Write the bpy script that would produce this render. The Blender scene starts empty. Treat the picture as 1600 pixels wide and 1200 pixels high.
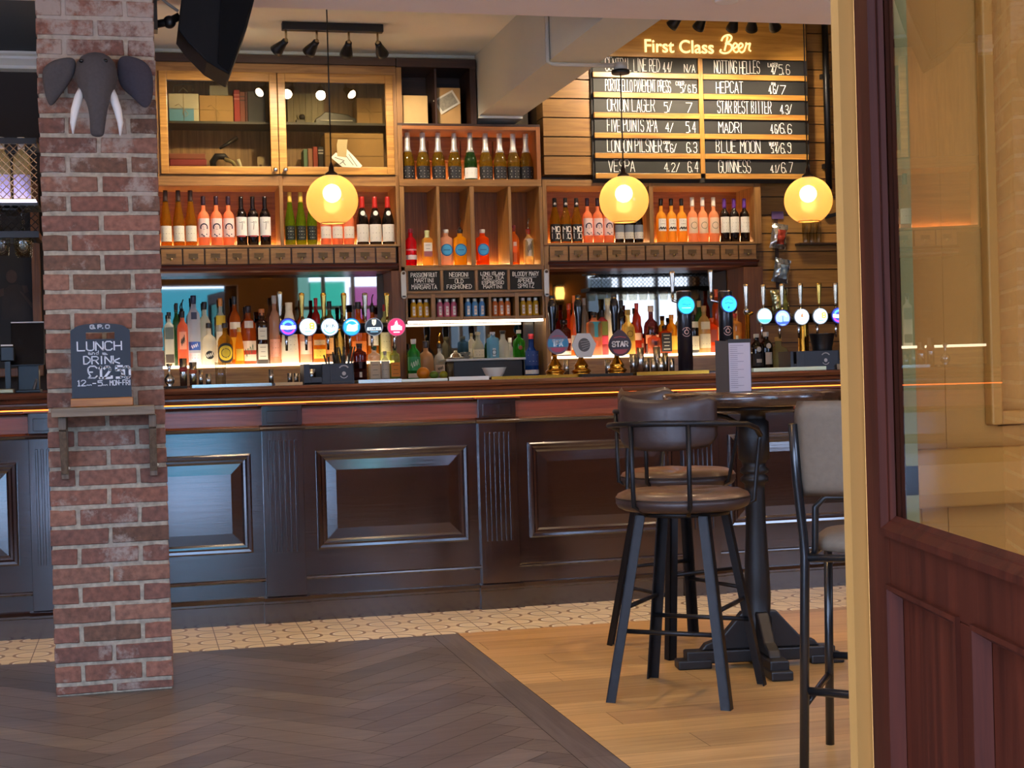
import bpy, bmesh, math, random
from mathutils import Vector, Matrix
random.seed(7)
SC = bpy.context.scene
COL = SC.collection
PI = math.pi
# ---------------------------------------------------------------- camera
F, TH, RHO, H, PIT = 2380.0, math.radians(13.8), 0.028, 1.18, math.atan(15 / 2380.0)
_r0 = Vector((math.cos(TH), -math.sin(TH), 0)); _f0 = Vector((math.sin(TH), math.cos(TH), 0)); _z = Vector((0, 0, 1))
FW = _f0 * math.cos(PIT) - _z * math.sin(PIT); _u0 = _z * math.cos(PIT) + _f0 * math.sin(PIT)
RT = _r0 * math.cos(RHO) - _u0 * math.sin(RHO); UP = _u0 * math.cos(RHO) + _r0 * math.sin(RHO)
EYE = Vector((0, 0, H))
cam_data = bpy.data.cameras.new('camera'); cam_data.sensor_width = 36; cam_data.lens = F / 1600 * 36; cam_data.clip_start = 0.05
cam = bpy.data.objects.new('camera', cam_data); COL.objects.link(cam)
cam.matrix_world = Matrix(((RT.x, UP.x, -FW.x, 0), (RT.y, UP.y, -FW.y, 0), (RT.z, UP.z, -FW.z, H), (0, 0, 0, 1)))
SC.camera = cam
def ray(px, py): return FW + RT * ((px - 800) / F) - UP * ((py - 600) / F)
def at(px, py, Y):
    d = ray(px, py); return EYE + d * (Y / d.y)
def atz(px, py, Z):
    d = ray(px, py); return EYE + d * ((Z - H) / d.z)
def ax(px, Y, py=400): return at(px, py, Y).x
def az(py, Y, px): return at(px, py, Y).z
# ---------------------------------------------------------------- world, exposure, big lights
SC.view_settings.view_transform = 'Standard'; SC.view_settings.look = 'None'
SC.view_settings.gamma = 1; SC.view_settings.use_curve_mapping = False
SC.view_settings.exposure = 1.55
W = bpy.data.worlds.new('world'); SC.world = W; W.use_nodes = True
_bg = W.node_tree.nodes['Background']; _bg.inputs[0].default_value = (0.52, 0.67, 1.0, 1); _bg.inputs[1].default_value = 5.0
SC.cycles.max_bounces = 8; SC.cycles.transparent_max_bounces = 16; SC.cycles.transmission_bounces = 8
SC.cycles.diffuse_bounces = 4; SC.cycles.glossy_bounces = 4
SC.cycles.sample_clamp_indirect = 4.0; SC.cycles.caustics_reflective = False; SC.cycles.caustics_refractive = False
def light(name, kind, loc, energy, color, size=0.05, target=None, angle=60, blend=0.5):
    d = bpy.data.lights.new(name, kind); d.energy = energy; d.color = color
    if kind == 'SPOT': d.spot_size = math.radians(angle); d.spot_blend = blend; d.shadow_soft_size = size
    elif kind == 'POINT': d.shadow_soft_size = size
    o = bpy.data.objects.new(name, d); COL.objects.link(o); o.location = loc
    if target is not None: o.rotation_euler = (Vector(target) - Vector(loc)).to_track_quat('-Z', 'Y').to_euler()
    return o
WARM = (1.0, 0.66, 0.34); SOFT = (1.0, 0.80, 0.58)
# fill globes added unseen above the frame to brighten the front room (their shades are built further down)
FILL_LAMPS = [(-1.7, 4.5), (0.75, 3.6), (2.75, 4.6), (4.6, 5.8), (-2.6, 6.0)]
ROOM_Z = 2.50
for i, (x, y) in enumerate(FILL_LAMPS):
    light('room_fill_light', 'POINT', (x, y, ROOM_Z + .035), 85, (1.0, 0.82, 0.66), 0.05)
# recessed downlights along the low ceiling in front of the bar (housings further down)
BAR_SPOTS = [(-1.5, 6.25), (0.55, 6.25), (1.55, 6.25), (2.55, 6.25), (3.6, 6.25)]
for x, y in BAR_SPOTS: light('downlight_light', 'SPOT', (x, y, 2.775), 25, (1, .74, .46), .03, (x, y + .25, 0), 95, .7)
# portals: they only help the sampler find the sky through the doorway and the windows
def portal(x0, x1, z0, z1, y):
    d = bpy.data.lights.new('portal', 'AREA'); d.shape = 'RECTANGLE'; d.size = x1 - x0; d.size_y = z1 - z0
    d.cycles.is_portal = True
    o = bpy.data.objects.new('portal', d); COL.objects.link(o); o.location = ((x0 + x1) / 2, y, (z0 + z1) / 2)
    o.rotation_euler = (math.radians(90), 0, 0)
    return o
# ---------------------------------------------------------------- materials
def lin(h, a=1.0):
    h = h.lstrip('#'); o = []
    for i in (0, 2, 4):
        c = int(h[i:i + 2], 16) / 255; o.append(c / 12.92 if c <= 0.04045 else ((c + 0.055) / 1.055) ** 2.4)
    return (o[0], o[1], o[2], a)
_M = {}
def new_mat(name):
    m = bpy.data.materials.new(name); m.use_nodes = True
    nt = m.node_tree; b = nt.nodes['Principled BSDF']; return m, nt, b
def P(col, rough=0.5, metal=0.0, spec=0.5, emit=0.0, ecol=None, coat=0.0, noise=0.0, nscale=30.0):
    key = ('P', col, rough, metal, spec, emit, ecol, coat, noise, nscale)
    if key in _M: return _M[key]
    m, nt, b = new_mat('paint_' + col.strip('#'))
    b.inputs['Base Color'].default_value = lin(col); b.inputs['Roughness'].default_value = rough
    b.inputs['Metallic'].default_value = metal; b.inputs['Specular IOR Level'].default_value = spec
    b.inputs['Coat Weight'].default_value = coat; b.inputs['Coat Roughness'].default_value = 0.08
    if emit:
        b.inputs['Emission Color'].default_value = lin(ecol or col); b.inputs['Emission Strength'].default_value = emit
    if noise:
        tc = nt.nodes.new('ShaderNodeTexCoord'); n = nt.nodes.new('ShaderNodeTexNoise'); n.inputs['Scale'].default_value = nscale
        n.inputs['Detail'].default_value = 6
        mx = nt.nodes.new('ShaderNodeMix'); mx.data_type = 'RGBA'
        c = lin(col); k = 1 - noise
        mx.inputs[6].default_value = (c[0] * k, c[1] * k, c[2] * k, 1); mx.inputs[7].default_value = tuple(min(1, v * (1 + noise)) for v in c[:3]) + (1,)
        nt.links.new(tc.outputs['Object'], n.inputs['Vector']); nt.links.new(n.outputs['Fac'], mx.inputs[0]); nt.links.new(mx.outputs[2], b.inputs['Base Color'])
        bp = nt.nodes.new('ShaderNodeBump'); bp.inputs['Strength'].default_value = 0.12; bp.inputs['Distance'].default_value = 0.01
        nt.links.new(n.outputs['Fac'], bp.inputs['Height']); nt.links.new(bp.outputs[0], b.inputs['Normal'])
    _M[key] = m; return m
def wood(name, c1, c2, axis='X', rough=0.45, scale=1.0, coat=0.0, contrast=(0.3, 0.72), spec=0.5, attr=False):
    key = ('W', name, axis)
    if key in _M: return _M[key]
    m, nt, b = new_mat(name + '_' + axis.lower())
    tc = nt.nodes.new('ShaderNodeTexCoord'); mp = nt.nodes.new('ShaderNodeMapping')
    s = {'X': (1.6, 30, 30), 'Y': (30, 1.6, 30), 'Z': (30, 30, 1.6)}[axis]
    mp.inputs['Scale'].default_value = tuple(v * scale for v in s)
    n = nt.nodes.new('ShaderNodeTexNoise'); n.inputs['Scale'].default_value = 1.6; n.inputs['Detail'].default_value = 8; n.inputs['Roughness'].default_value = 0.62; n.inputs['Distortion'].default_value = 0.9
    r = nt.nodes.new('ShaderNodeValToRGB'); r.color_ramp.elements[0].position = contrast[0]; r.color_ramp.elements[1].position = contrast[1]
    r.color_ramp.elements[0].color = lin(c1); r.color_ramp.elements[1].color = lin(c2)
    nt.links.new(tc.outputs['Object'], mp.inputs['Vector']); nt.links.new(mp.outputs[0], n.inputs['Vector']); nt.links.new(n.outputs['Fac'], r.inputs[0])
    out = r.outputs[0]
    if attr:
        at_ = nt.nodes.new('ShaderNodeAttribute'); at_.attribute_name = 'tone'
        mx = nt.nodes.new('ShaderNodeMix'); mx.data_type = 'RGBA'; mx.blend_type = 'MULTIPLY'; mx.inputs[0].default_value = 1
        nt.links.new(out, mx.inputs[6]); nt.links.new(at_.outputs['Color'], mx.inputs[7]); out = mx.outputs[2]
    nt.links.new(out, b.inputs['Base Color'])
    b.inputs['Roughness'].default_value = rough; b.inputs['Coat Weight'].default_value = coat; b.inputs['Coat Roughness'].default_value = 0.12
    b.inputs['Specular IOR Level'].default_value = spec
    bp = nt.nodes.new('ShaderNodeBump'); bp.inputs['Strength'].default_value = 0.08; bp.inputs['Distance'].default_value = 0.004
    nt.links.new(n.outputs['Fac'], bp.inputs['Height']); nt.links.new(bp.outputs[0], b.inputs['Normal'])
    _M[key] = m; return m
def bglass(col, clear=0.5, glow=0.35, rough=0.06):
    """bottle glass: part tinted see-through, part body colour that lets light from behind through"""
    key = ('G', col, clear, glow)
    if key in _M: return _M[key]
    m, nt, b = new_mat('glass_' + col.strip('#')); c = lin(col)
    b.inputs['Base Color'].default_value = c; b.inputs['Roughness'].default_value = rough; b.inputs['Coat Weight'].default_value = 0.6; b.inputs['Coat Roughness'].default_value = 0.04
    t = nt.nodes.new('ShaderNodeBsdfTranslucent'); t.inputs[0].default_value = c
    m1 = nt.nodes.new('ShaderNodeMixShader'); m1.inputs[0].default_value = glow
    tr = nt.nodes.new('ShaderNodeBsdfTransparent'); k = max(c[:3]) or 1
    tr.inputs[0].default_value = tuple(0.35 * (v / k) + 0.65 * (v / k) ** 0.5 for v in c[:3]) + (1,)
    m2 = nt.nodes.new('ShaderNodeMixShader'); m2.inputs[0].default_value = clear
    nt.links.new(b.outputs[0], m1.inputs[1]); nt.links.new(t.outputs[0], m1.inputs[2])
    nt.links.new(m1.outputs[0], m2.inputs[1]); nt.links.new(tr.outputs[0], m2.inputs[2])
    nt.links.new(m2.outputs[0], nt.nodes['Material Output'].inputs[0])
    _M[key] = m; return m
def pane_glass(name, tint='#ffffff', refl=0.12):
    key = ('PG', name)
    if key in _M: return _M[key]
    m, nt, b = new_mat(name); nt.nodes.remove(b)
    tr = nt.nodes.new('ShaderNodeBsdfTransparent'); tr.inputs[0].default_value = lin(tint)
    g = nt.nodes.new('ShaderNodeBsdfGlossy'); g.inputs['Roughness'].default_value = 0.0
    fr = nt.nodes.new('ShaderNodeFresnel'); fr.inputs[0].default_value = 1.5
    mt = nt.nodes.new('ShaderNodeMath'); mt.operation = 'MULTIPLY_ADD'; mt.inputs[1].default_value = 1.0; mt.inputs[2].default_value = refl - 0.04; mt.use_clamp = True
    mx = nt.nodes.new('ShaderNodeMixShader')
    ge = nt.nodes.new('ShaderNodeNewGeometry'); fb = nt.nodes.new('ShaderNodeMath'); fb.operation = 'SUBTRACT'; fb.inputs[0].default_value = 1; nt.links.new(ge.outputs['Backfacing'], fb.inputs[1])
    ml = nt.nodes.new('ShaderNodeMath'); ml.operation = 'MULTIPLY'; nt.links.new(mt.outputs[0], ml.inputs[0]); nt.links.new(fb.outputs[0], ml.inputs[1])
    nt.links.new(fr.outputs[0], mt.inputs[0]); nt.links.new(ml.outputs[0], mx.inputs[0]); nt.links.new(tr.outputs[0], mx.inputs[1]); nt.links.new(g.outputs[0], mx.inputs[2])
    nt.links.new(mx.outputs[0], nt.nodes['Material Output'].inputs[0])
    _M[key] = m; return m
def glow(col, strength):
    key = ('E', col, strength)
    if key in _M: return _M[key]
    m, nt, b = new_mat('light_' + col.strip('#'))
    b.inputs['Base Color'].default_value = lin(col); b.inputs['Emission Color'].default_value = lin(col); b.inputs['Emission Strength'].default_value = strength
    _M[key] = m; return m
BRASS = P('#c79a3c', 0.22, 1.0); STEEL = P('#c9c5bb', 0.25, 1.0); CHROME = P('#dedede', 0.1, 1.0); BLACK = P('#0d0d0f', 0.4); BLACKMAT = P('#101011', 0.75)
IRON = P('#2c2b2c', 0.42, 0.7, noise=0.2); WHITE = P('#e9e4da', 0.5); CHALK = P('#efece4', 0.8)
OAK = dict(c1='#9c6422', c2='#d49a3e', rough=0.4, coat=0.15)
OAKD = dict(c1='#5e3a1c', c2='#9a6a35', rough=0.45, coat=0.1)
def oak(axis='X'): return wood('oak_honey', '#8a5c22', '#c69344', axis, 0.38, coat=0.15)
def oakm(axis='X'): return wood('oak_brown', '#6c471f', '#a67a42', axis, 0.42, coat=0.1)
def oakr(axis='X'): return wood('oak_red', '#7c431b', '#ae6f36', axis, 0.42, coat=0.1)
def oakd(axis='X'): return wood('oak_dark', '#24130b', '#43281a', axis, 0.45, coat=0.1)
def mahog(axis='X'): return wood('mahogany_bar', '#190c0a', '#2f1913', axis, 0.15, coat=1.0, spec=0.9, contrast=(0.25, 0.8))
def mahogr(axis='X'): return wood('mahogany_frieze', '#5e2e18', '#905232', axis, 0.28, coat=0.4, contrast=(0.25, 0.8))
def mahogt(axis='X'): return wood('mahogany_top', '#3a1c10', '#74402a', axis, 0.24, coat=0.5, contrast=(0.25, 0.8))
# ---------------------------------------------------------------- mesh builder
class MB:
    def __init__(s): s.v = []; s.f = []; s.tone = []; s.sm = []
    def add(s, vs, fs, tone=None, smooth=False):
        n = len(s.v); s.v += [tuple(p) for p in vs]
        for q in fs: s.f.append([i + n for i in q]); s.tone.append(tone); s.sm.append(smooth)
        return s
    def box(s, x0, x1, y0, y1, z0, z1, tone=None):
        return s.add([(x0, y0, z0), (x1, y0, z0), (x1, y1, z0), (x0, y1, z0), (x0, y0, z1), (x1, y0, z1), (x1, y1, z1), (x0, y1, z1)],
                     [(0, 3, 2, 1), (4, 5, 6, 7), (0, 1, 5, 4), (1, 2, 6, 5), (2, 3, 7, 6), (3, 0, 4, 7)], tone)
    def obox(s, c, size, mat, tone=None):
        hx, hy, hz = (k / 2 for k in size); vs = []
        for z in (-hz, hz):
            for x, y in ((-hx, -hy), (hx, -hy), (hx, hy), (-hx, hy)): vs.append(Vector(c) + mat @ Vector((x, y, z)))
        return s.add(vs, [(0, 3, 2, 1), (4, 5, 6, 7), (0, 1, 5, 4), (1, 2, 6, 5), (2, 3, 7, 6), (3, 0, 4, 7)], tone)
    def beam(s, a, b, w, d, up=(0, 0, 1)):
        a = Vector(a); b = Vector(b); t = (b - a); L = t.length; t.normalize(); u = Vector(up)
        x = t.cross(u)
        if x.length < 1e-4: x = t.cross(Vector((0, 1, 0)))
        x.normalize(); y = x.cross(t)
        m = Matrix((x, y, t)).transposed(); return s.obox((a + b) / 2, (w, d, L), m)
    def tube(s, pts, r, n=10, cap=True):
        pts = [Vector(p) for p in pts]; rs = r if isinstance(r, (list, tuple)) else [r] * len(pts)
        vs = []; fs = []; prev = None
        for i, p in enumerate(pts):
            t = (pts[min(i + 1, len(pts) - 1)] - pts[max(i - 1, 0)]).normalized()
            if prev is None:
                a = Vector((0, 0, 1)) if abs(t.z) < 0.9 else Vector((1, 0, 0)); x = t.cross(a).normalized()
            else: x = (prev - t * prev.dot(t)).normalized()
            prev = x; y = t.cross(x)
            for k in range(n):
                q = 2 * PI * k / n; vs.append(p + (x * math.cos(q) + y * math.sin(q)) * rs[i])
        for i in range(len(pts) - 1):
            for k in range(n):
                k2 = (k + 1) % n; fs.append((i * n + k, i * n + k2, (i + 1) * n + k2, (i + 1) * n + k))
        s.add(vs, fs, smooth=True)
        if cap:
            s.add(vs[:n], [tuple(range(n))[::-1]]); s.add(vs[-n:], [tuple(range(n))])
        return s
    def lathe(s, prof, c=(0, 0, 0), n=20, sq=0.0, sx=1.0, sy=1.0, rot=None, smooth=True):
        """prof: (r, z); sq 0 round .. 1 square section"""
        vs = []; fs = []; c = Vector(c)
        for r, z in prof:
            for k in range(n):
                q = 2 * PI * (k + 0.5) / n; x, y = math.cos(q), math.sin(q)
                if sq:
                    e = 1 / max(abs(x), abs(y)); e = 1 + (min(e, 1.32) - 1) * sq; x *= e; y *= e
                p = Vector((x * r * sx, y * r * sy, z)); p = rot @ p if rot else p; vs.append(c + p)
        for i in range(len(prof) - 1):
            for k in range(n):
                k2 = (k + 1) % n; fs.append((i * n + k, i * n + k2, (i + 1) * n + k2, (i + 1) * n + k))
        s.add(vs, fs, smooth=smooth)
        if prof[0][0] > 1e-5: s.add(vs[:n], [tuple(range(n))[::-1]])
        if prof[-1][0] > 1e-5: s.add(vs[-n:], [tuple(range(n))])
        return s
    def sphere(s, c, r, n=16, m=10, sc=(1, 1, 1)):
        vs = []; fs = []
        for i in range(m + 1):
            t = PI * i / m
            for k in range(n):
                q = 2 * PI * k / n
                vs.append((c[0] + r * sc[0] * math.sin(t) * math.cos(q), c[1] + r * sc[1] * math.sin(t) * math.sin(q), c[2] + r * sc[2] * math.cos(t)))
        for i in range(m):
            for k in range(n):
                k2 = (k + 1) % n; fs.append((i * n + k, (i + 1) * n + k, (i + 1) * n + k2, i * n + k2))
        return s.add(vs, fs, smooth=True)
    def prism(s, poly, y0, y1):
        """poly in (x, z), extruded in Y"""
        n = len(poly); vs = [(x, y0, z) for x, z in poly] + [(x, y1, z) for x, z in poly]
        fs = [tuple(range(n)), tuple(range(2 * n - 1, n - 1, -1))] + [(i, i + n, (i + 1) % n + n, (i + 1) % n) for i in range(n)]
        return s.add(vs, fs)
    def prof_x(s, prof, x0, x1):
        """moulding profile (y, z) run along X"""
        n = len(prof); vs = [(x0, y, z) for y, z in prof] + [(x1, y, z) for y, z in prof]
        return s.add(vs, [tuple(range(n)), tuple(range(2 * n - 1, n - 1, -1))] + [(i, i + n, (i + 1) % n + n, (i + 1) % n) for i in range(n)])
    def disc(s, c, r, n=24, y=None, sx=1, sz=1):
        """disc facing -Y"""
        return s.add([(c[0] + r * sx * math.cos(2 * PI * k / n), c[1], c[2] + r * sz * math.sin(2 * PI * k / n)) for k in range(n)], [tuple(range(n))[::-1]])
    def cyl_y(s, c, r, y0, y1, n=24):
        return s.tube([(c[0], y0, c[1]), (c[0], y1, c[1])], r, n)
    def stroke(s, pts, w, fn):
        """flat ribbon along 2-D points, carried onto a surface by fn(u, v)"""
        for (a, b) in zip(pts[:-1], pts[1:]):
            dx, dy = b[0] - a[0], b[1] - a[1]; L = math.hypot(dx, dy)
            if L < 1e-7: continue
            ux, uy = dx / L * w / 2, dy / L * w / 2; nx, ny = -uy, ux
            q = [(a[0] - ux * .6 + nx, a[1] - uy * .6 + ny), (a[0] - ux * .6 - nx, a[1] - uy * .6 - ny), (b[0] + ux * .6 - nx, b[1] + uy * .6 - ny), (b[0] + ux * .6 + nx, b[1] + uy * .6 + ny)]
            s.add([fn(*p) for p in q], [(0, 1, 2, 3)])
        return s
    def poly2(s, pts, fn): return s.add([fn(*p) for p in pts], [tuple(range(len(pts)))])
    def build(s, name, m, parent=None, bevel=0.0, fix=True, seg=2):
        off = Vector(parent['_w']) if parent is not None else Vector((0, 0, 0))
        me = bpy.data.meshes.new(name); me.from_pydata([tuple(Vector(p) - off) for p in s.v], [], s.f)
        if any(t is not None for t in s.tone):
            ca = me.color_attributes.new('tone', 'FLOAT_COLOR', 'CORNER')
            for p in me.polygons:
                t = s.tone[p.index] or (1, 1, 1)
                for li in p.loop_indices: ca.data[li].color = (t[0], t[1], t[2], 1)
        for p in me.polygons: p.use_smooth = s.sm[p.index]
        me.materials.append(m); o = bpy.data.objects.new(name, me); COL.objects.link(o)
        if parent is not None: o.parent = parent; o['_w'] = tuple(off)
        else: o['_w'] = (0, 0, 0)
        if fix:
            bm = bmesh.new(); bm.from_mesh(me); bmesh.ops.remove_doubles(bm, verts=bm.verts, dist=1e-5)
            bmesh.ops.recalc_face_normals(bm, faces=bm.faces); bm.to_mesh(me); bm.free()
        if bevel:
            b = o.modifiers.new('bevel', 'BEVEL'); b.width = bevel; b.segments = seg; b.limit_method = 'ANGLE'; b.angle_limit = math.radians(50)
        return o
def thing(name, label, cat, loc=(0, 0, 0), group=None, kind=None):
    o = bpy.data.objects.new(name, None); COL.objects.link(o); o.location = loc; o['_w'] = tuple(loc); o.empty_display_size = 0.05
    return tag(o, label, cat, group, kind)
def tag(o, label, cat, group=None, kind=None):
    if label: o['label'] = label
    if cat: o['category'] = cat
    if group: o['group'] = group
    if kind: o['kind'] = kind
    return o
def struct(o, label, cat='structure'): return tag(o, label, cat, None, 'structure')
def dup(root, loc, label=None, rotz=None, group=None):
    r = root.copy(); COL.objects.link(r); r.location = loc
    if label: r['label'] = label
    if group: r['group'] = group
    if rotz is not None: r.rotation_euler = (0, 0, rotz)
    for ch in list(root.children):
        c = ch.copy(); COL.objects.link(c); c.parent = r
        for g in list(ch.children):
            d = g.copy(); COL.objects.link(d); d.parent = c
    return r
ORD = ['first', 'second', 'third', 'fourth', 'fifth', 'sixth', 'seventh', 'eighth', 'ninth', 'tenth', 'eleventh']
# ---------------------------------------------------------------- stroke lettering
GL = {'A': '00 26 40|12 32', 'B': '00 06 26 35 34 23 03|23 32 31 20 00', 'C': '45 36 16 05 01 10 30 41', 'D': '00 06 26 44 42 20 00', 'E': '40 00 06 46|03 33',
      'F': '00 06 46|03 33', 'G': '45 36 16 05 01 10 30 41 43 23', 'H': '00 06|40 46|03 43', 'I': '20 26', 'J': '01 10 30 41 46', 'K': '00 06|46 03 40',
      'L': '06 00 40', 'M': '00 06 23 46 40', 'N': '00 06 40 46', 'O': '10 01 05 16 36 45 41 30 10', 'P': '00 06 36 45 44 33 03', 'Q': '10 01 05 16 36 45 41 30 10|22 40',
      'R': '00 06 36 45 44 33 03|23 40', 'S': '01 10 30 41 42 33 13 04 05 16 36 45', 'T': '20 26|06 46', 'U': '06 01 10 30 41 46', 'V': '06 20 46', 'W': '06 10 23 30 46',
      'X': '00 46|06 40', 'Y': '06 23 46|23 20', 'Z': '06 46 00 40', '0': '10 01 05 16 36 45 41 30 10', '1': '15 26 20|10 30', '2': '05 16 36 45 44 00 40',
      '3': '05 16 36 45 44 33 13|33 42 41 30 10 01', '4': '30 36 02 42', '5': '46 06 04 34 43 41 30 00', '6': '45 36 16 05 01 10 30 41 42 33 03', '7': '06 46 10',
      '8': '13 04 05 16 36 45 44 33 13 02 01 10 30 41 42 33', '9': '42 34 14 05 16 36 45 41 30 10 01', '/': '00 46', '.': '10 11', '-': '03 33', '%': '00 46|05 15|31 41',
      '&': '40 04 16 25 02 10 20 42', 'a': '03 23 32 30 10 01 12 32|30 40', 'n': '00 03|02 13 23 32 30', 'd': '31 20 10 01 02 13 33|36 30', 'm': '00 03|02 13 20|13 20|22 33 43 40', 'k': '00 06|44 02 40',
      '\u00a3': '45 36 16 05 03 11 00 10 20 30 41|03 23', "'": '16 15'}
def glyphs(text, u0, v0, w, h, jit=0.0):
    """polylines of text in a box u0..u0+w wide, v0..v0+h tall"""
    out = []; n = sum(1.0 if c not in " .I'1" else 0.6 for c in text); cw = w / max(n - 0.18, 0.5); u = u0
    for c in text:
        adv = (1.0 if c not in " .I'1" else 0.6) * cw; g = GL.get(c)
        if g:
            dx = 0 if adv >= cw * 0.99 else -0.22 * cw
            jy = random.uniform(-1, 1) * jit * h; js = 1 + random.uniform(-1, 1) * jit
            for st in g.split('|'):
                out.append([(u + dx + int(p[0]) / 4 * cw * 0.78, v0 + jy + int(p[1]) / 6 * h * js) for p in st.split()])
        u += adv
    return out
def write(mb, text, u0, v0, w, h, sw, fn, jit=0.0):
    for st in glyphs(text, u0, v0, w, h, jit): mb.stroke(st, sw, fn)
    return mb
# ================================================================ THE ROOM
YB, YF, ZT = 7.53, 9.30, 1.157          # bar front plane, back bar front plane, bar top height
DARKWALL = P('#2a2320', 0.7); MUSTARD = P('#b27c40', 0.5, noise=0.08, nscale=14); PLASTER = P('#b6ad9c', 0.85, noise=0.03, nscale=6); SOFFIT = P('#ece0d6', 0.85, noise=0.03, nscale=6)
CEILW = P('#ebe6d2', 0.85, noise=0.03, nscale=6)
def parquet():
    mb = MB(); w, L = 0.125, 0.625; n = int(round(L / w)); r2 = math.sqrt(0.5)
    x0, x1, y0, y1 = -4.0, 1.27, 2.2, 6.84
    rot = math.radians(45); ca, sa = math.cos(rot), math.sin(rot)
    planks = []
    for i in range(-60, 60):
        for j in range(-14, 14):
            bx, by = i * w + j * L, i * w - j * L
            planks.append((bx, by, bx + L, by + w)); planks.append((bx + L - 0 * w, by + w - L, bx + L + w, by + w)) if False else planks.append((bx - w + w, by + w, bx + w, by + w + L))
    for (a, b, c, d) in planks:
        pts = [(a + .001, b + .001), (c - .001, b + .001), (c - .001, d - .001), (a + .001, d - .001)]
        pts = [(p[0] * ca - p[1] * sa - 1.0, p[0] * sa + p[1] * ca + 4.5) for p in pts]
        if max(p[0] for p in pts) < x0 or min(p[0] for p in pts) > x1 or max(p[1] for p in pts) < y0 or min(p[1] for p in pts) > y1: continue
        pts = clip(pts, x0, x1, y0, y1)
        if len(pts) < 3: continue
        k = random.uniform(0.72, 1.2); mb.add([(p[0], p[1], 0) for p in pts], [tuple(range(len(pts)))], (k, k * random.uniform(.97, 1.02), k * random.uniform(.95, 1.03)))
    return mb
def clip(poly, x0, x1, y0, y1):
    for ax_, lim, sgn in ((0, x0, 1), (0, x1, -1), (1, y0, 1), (1, y1, -1)):
        out = []
        for i in range(len(poly)):
            p, q = poly[i], poly[(i + 1) % len(poly)]; a = (p[ax_] - lim) * sgn; b = (q[ax_] - lim) * sgn
            if a >= 0: out.append(p)
            if a * b < 0: t = a / (a - b); out.append((p[0] + (q[0] - p[0]) * t, p[1] + (q[1] - p[1]) * t))
        poly = out
        if len(poly) < 3: return []
    return poly
FLOORW = wood('parquet_grey_brown', '#4c4038', '#7a6a5c', 'X', 0.34, 0.8, contrast=(0.2, 0.8), attr=True)
fl = parquet().build('floor_parquet', FLOORW, fix=False); struct(fl, 'dark grey brown herringbone parquet floor around the brick pillar', 'floor')
mb = MB(); y = 2.2
while y < 6.84:
    e = min(y + random.uniform(1.0, 1.4), 6.84); k = random.uniform(.8, 1.15); mb.add([(1.272, y + .001, 0), (1.39, y + .001, 0), (1.39, e, 0), (1.272, e, 0)], [(0, 1, 2, 3)], (k, k, k)); y = e
struct(mb.build('floor_border', wood('parquet_border', '#4a3f38', '#6f6257', 'Y', 0.34, 0.8, attr=True), fix=False), 'long dark border planks edging the herringbone floor', 'floor')
mb = MB(); y = 2.2; pw = 0.19
while y < 6.84:
    x = 1.39 - random.uniform(0, 1.4); e = min(y + pw, 6.84)
    while x < 6.5:
        x2 = x + random.uniform(1.1, 2.1); k = random.uniform(.80, 1.12)
        mb.add([(max(x, 1.392), y + .0012, 0), (min(x2, 6.5) - .0015, y + .0012, 0), (min(x2, 6.5) - .0015, e, 0), (max(x, 1.392), e, 0)], [(0, 1, 2, 3)], (k, k * random.uniform(.95, 1.02), k * random.uniform(.9, 1.03)))
        x = x2
    y += pw
struct(mb.build('floor_planks', wood('oak_floor', '#9c7340', '#cca468', 'X', 0.38, 0.55, contrast=(0.2, 0.8), attr=True), fix=False), 'honey oak plank floor under the bar stools and table', 'floor')
struct(MB().box(-5, 6.5, 2.0, 9.7, -0.1, -0.004).build('floor_base', P('#1a1512', 0.9)), 'dark sub floor showing in the joints between floorboards', 'floor')
# encaustic tiles along the bar
m, nt, b = new_mat('patterned_tile'); tc = nt.nodes.new('ShaderNodeTexCoord'); sep = nt.nodes.new('ShaderNodeSeparateXYZ'); nt.links.new(tc.outputs['Object'], sep.inputs[0])
def mth(op, a, c=None, d=None):
    n = nt.nodes.new('ShaderNodeMath'); n.operation = op
    for i, v in enumerate((a, c, d)):
        if v is None: continue
        if isinstance(v, (int, float)): n.inputs[i].default_value = v
        else: nt.links.new(v, n.inputs[i])
    return n.outputs[0]
u = mth('FRACT', mth('MULTIPLY_ADD', sep.outputs[0], 5, 0.43)); v = mth('FRACT', mth('MULTIPLY_ADD', sep.outputs[1], 5, 0.24))
def ring(cu, cv, r, w):
    du = mth('SUBTRACT', u, cu); dv = mth('SUBTRACT', v, cv); d = mth('SQRT', mth('ADD', mth('MULTIPLY', du, du), mth('MULTIPLY', dv, dv)))
    return mth('LESS_THAN', mth('ABSOLUTE', mth('SUBTRACT', d, r)), w)
rb = None; rw = None
for cu, cv in ((.06, .5), (.94, .5)):
    a = ring(cu, cv, .33, .035); rb = a if rb is None else mth('MAXIMUM', rb, a)
    a = ring(cu, cv, .27, .022); rw = a if rw is None else mth('MAXIMUM', rw, a)
line = mth('LESS_THAN', mth('ABSOLUTE', mth('SUBTRACT', v, 0.5)), 0.018); line = mth('MULTIPLY', line, mth('LESS_THAN', mth('ABSOLUTE', mth('SUBTRACT', u, 0.5)), 0.17))
rb = mth('MAXIMUM', rb, line)
gr = mth('MAXIMUM', mth('LESS_THAN', u, .022), mth('LESS_THAN', v, .02))
def mixc(f, c1, c2):
    n = nt.nodes.new('ShaderNodeMix'); n.data_type = 'RGBA'; nt.links.new(f, n.inputs[0])
    for i, c in ((6, c1), (7, c2)):
        if isinstance(c, tuple): n.inputs[i].default_value = c
        else: nt.links.new(c, n.inputs[i])
    return n.outputs[2]
nz = nt.nodes.new('ShaderNodeTexNoise'); nz.inputs['Scale'].default_value = 7; nt.links.new(tc.outputs['Object'], nz.inputs['Vector'])
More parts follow.
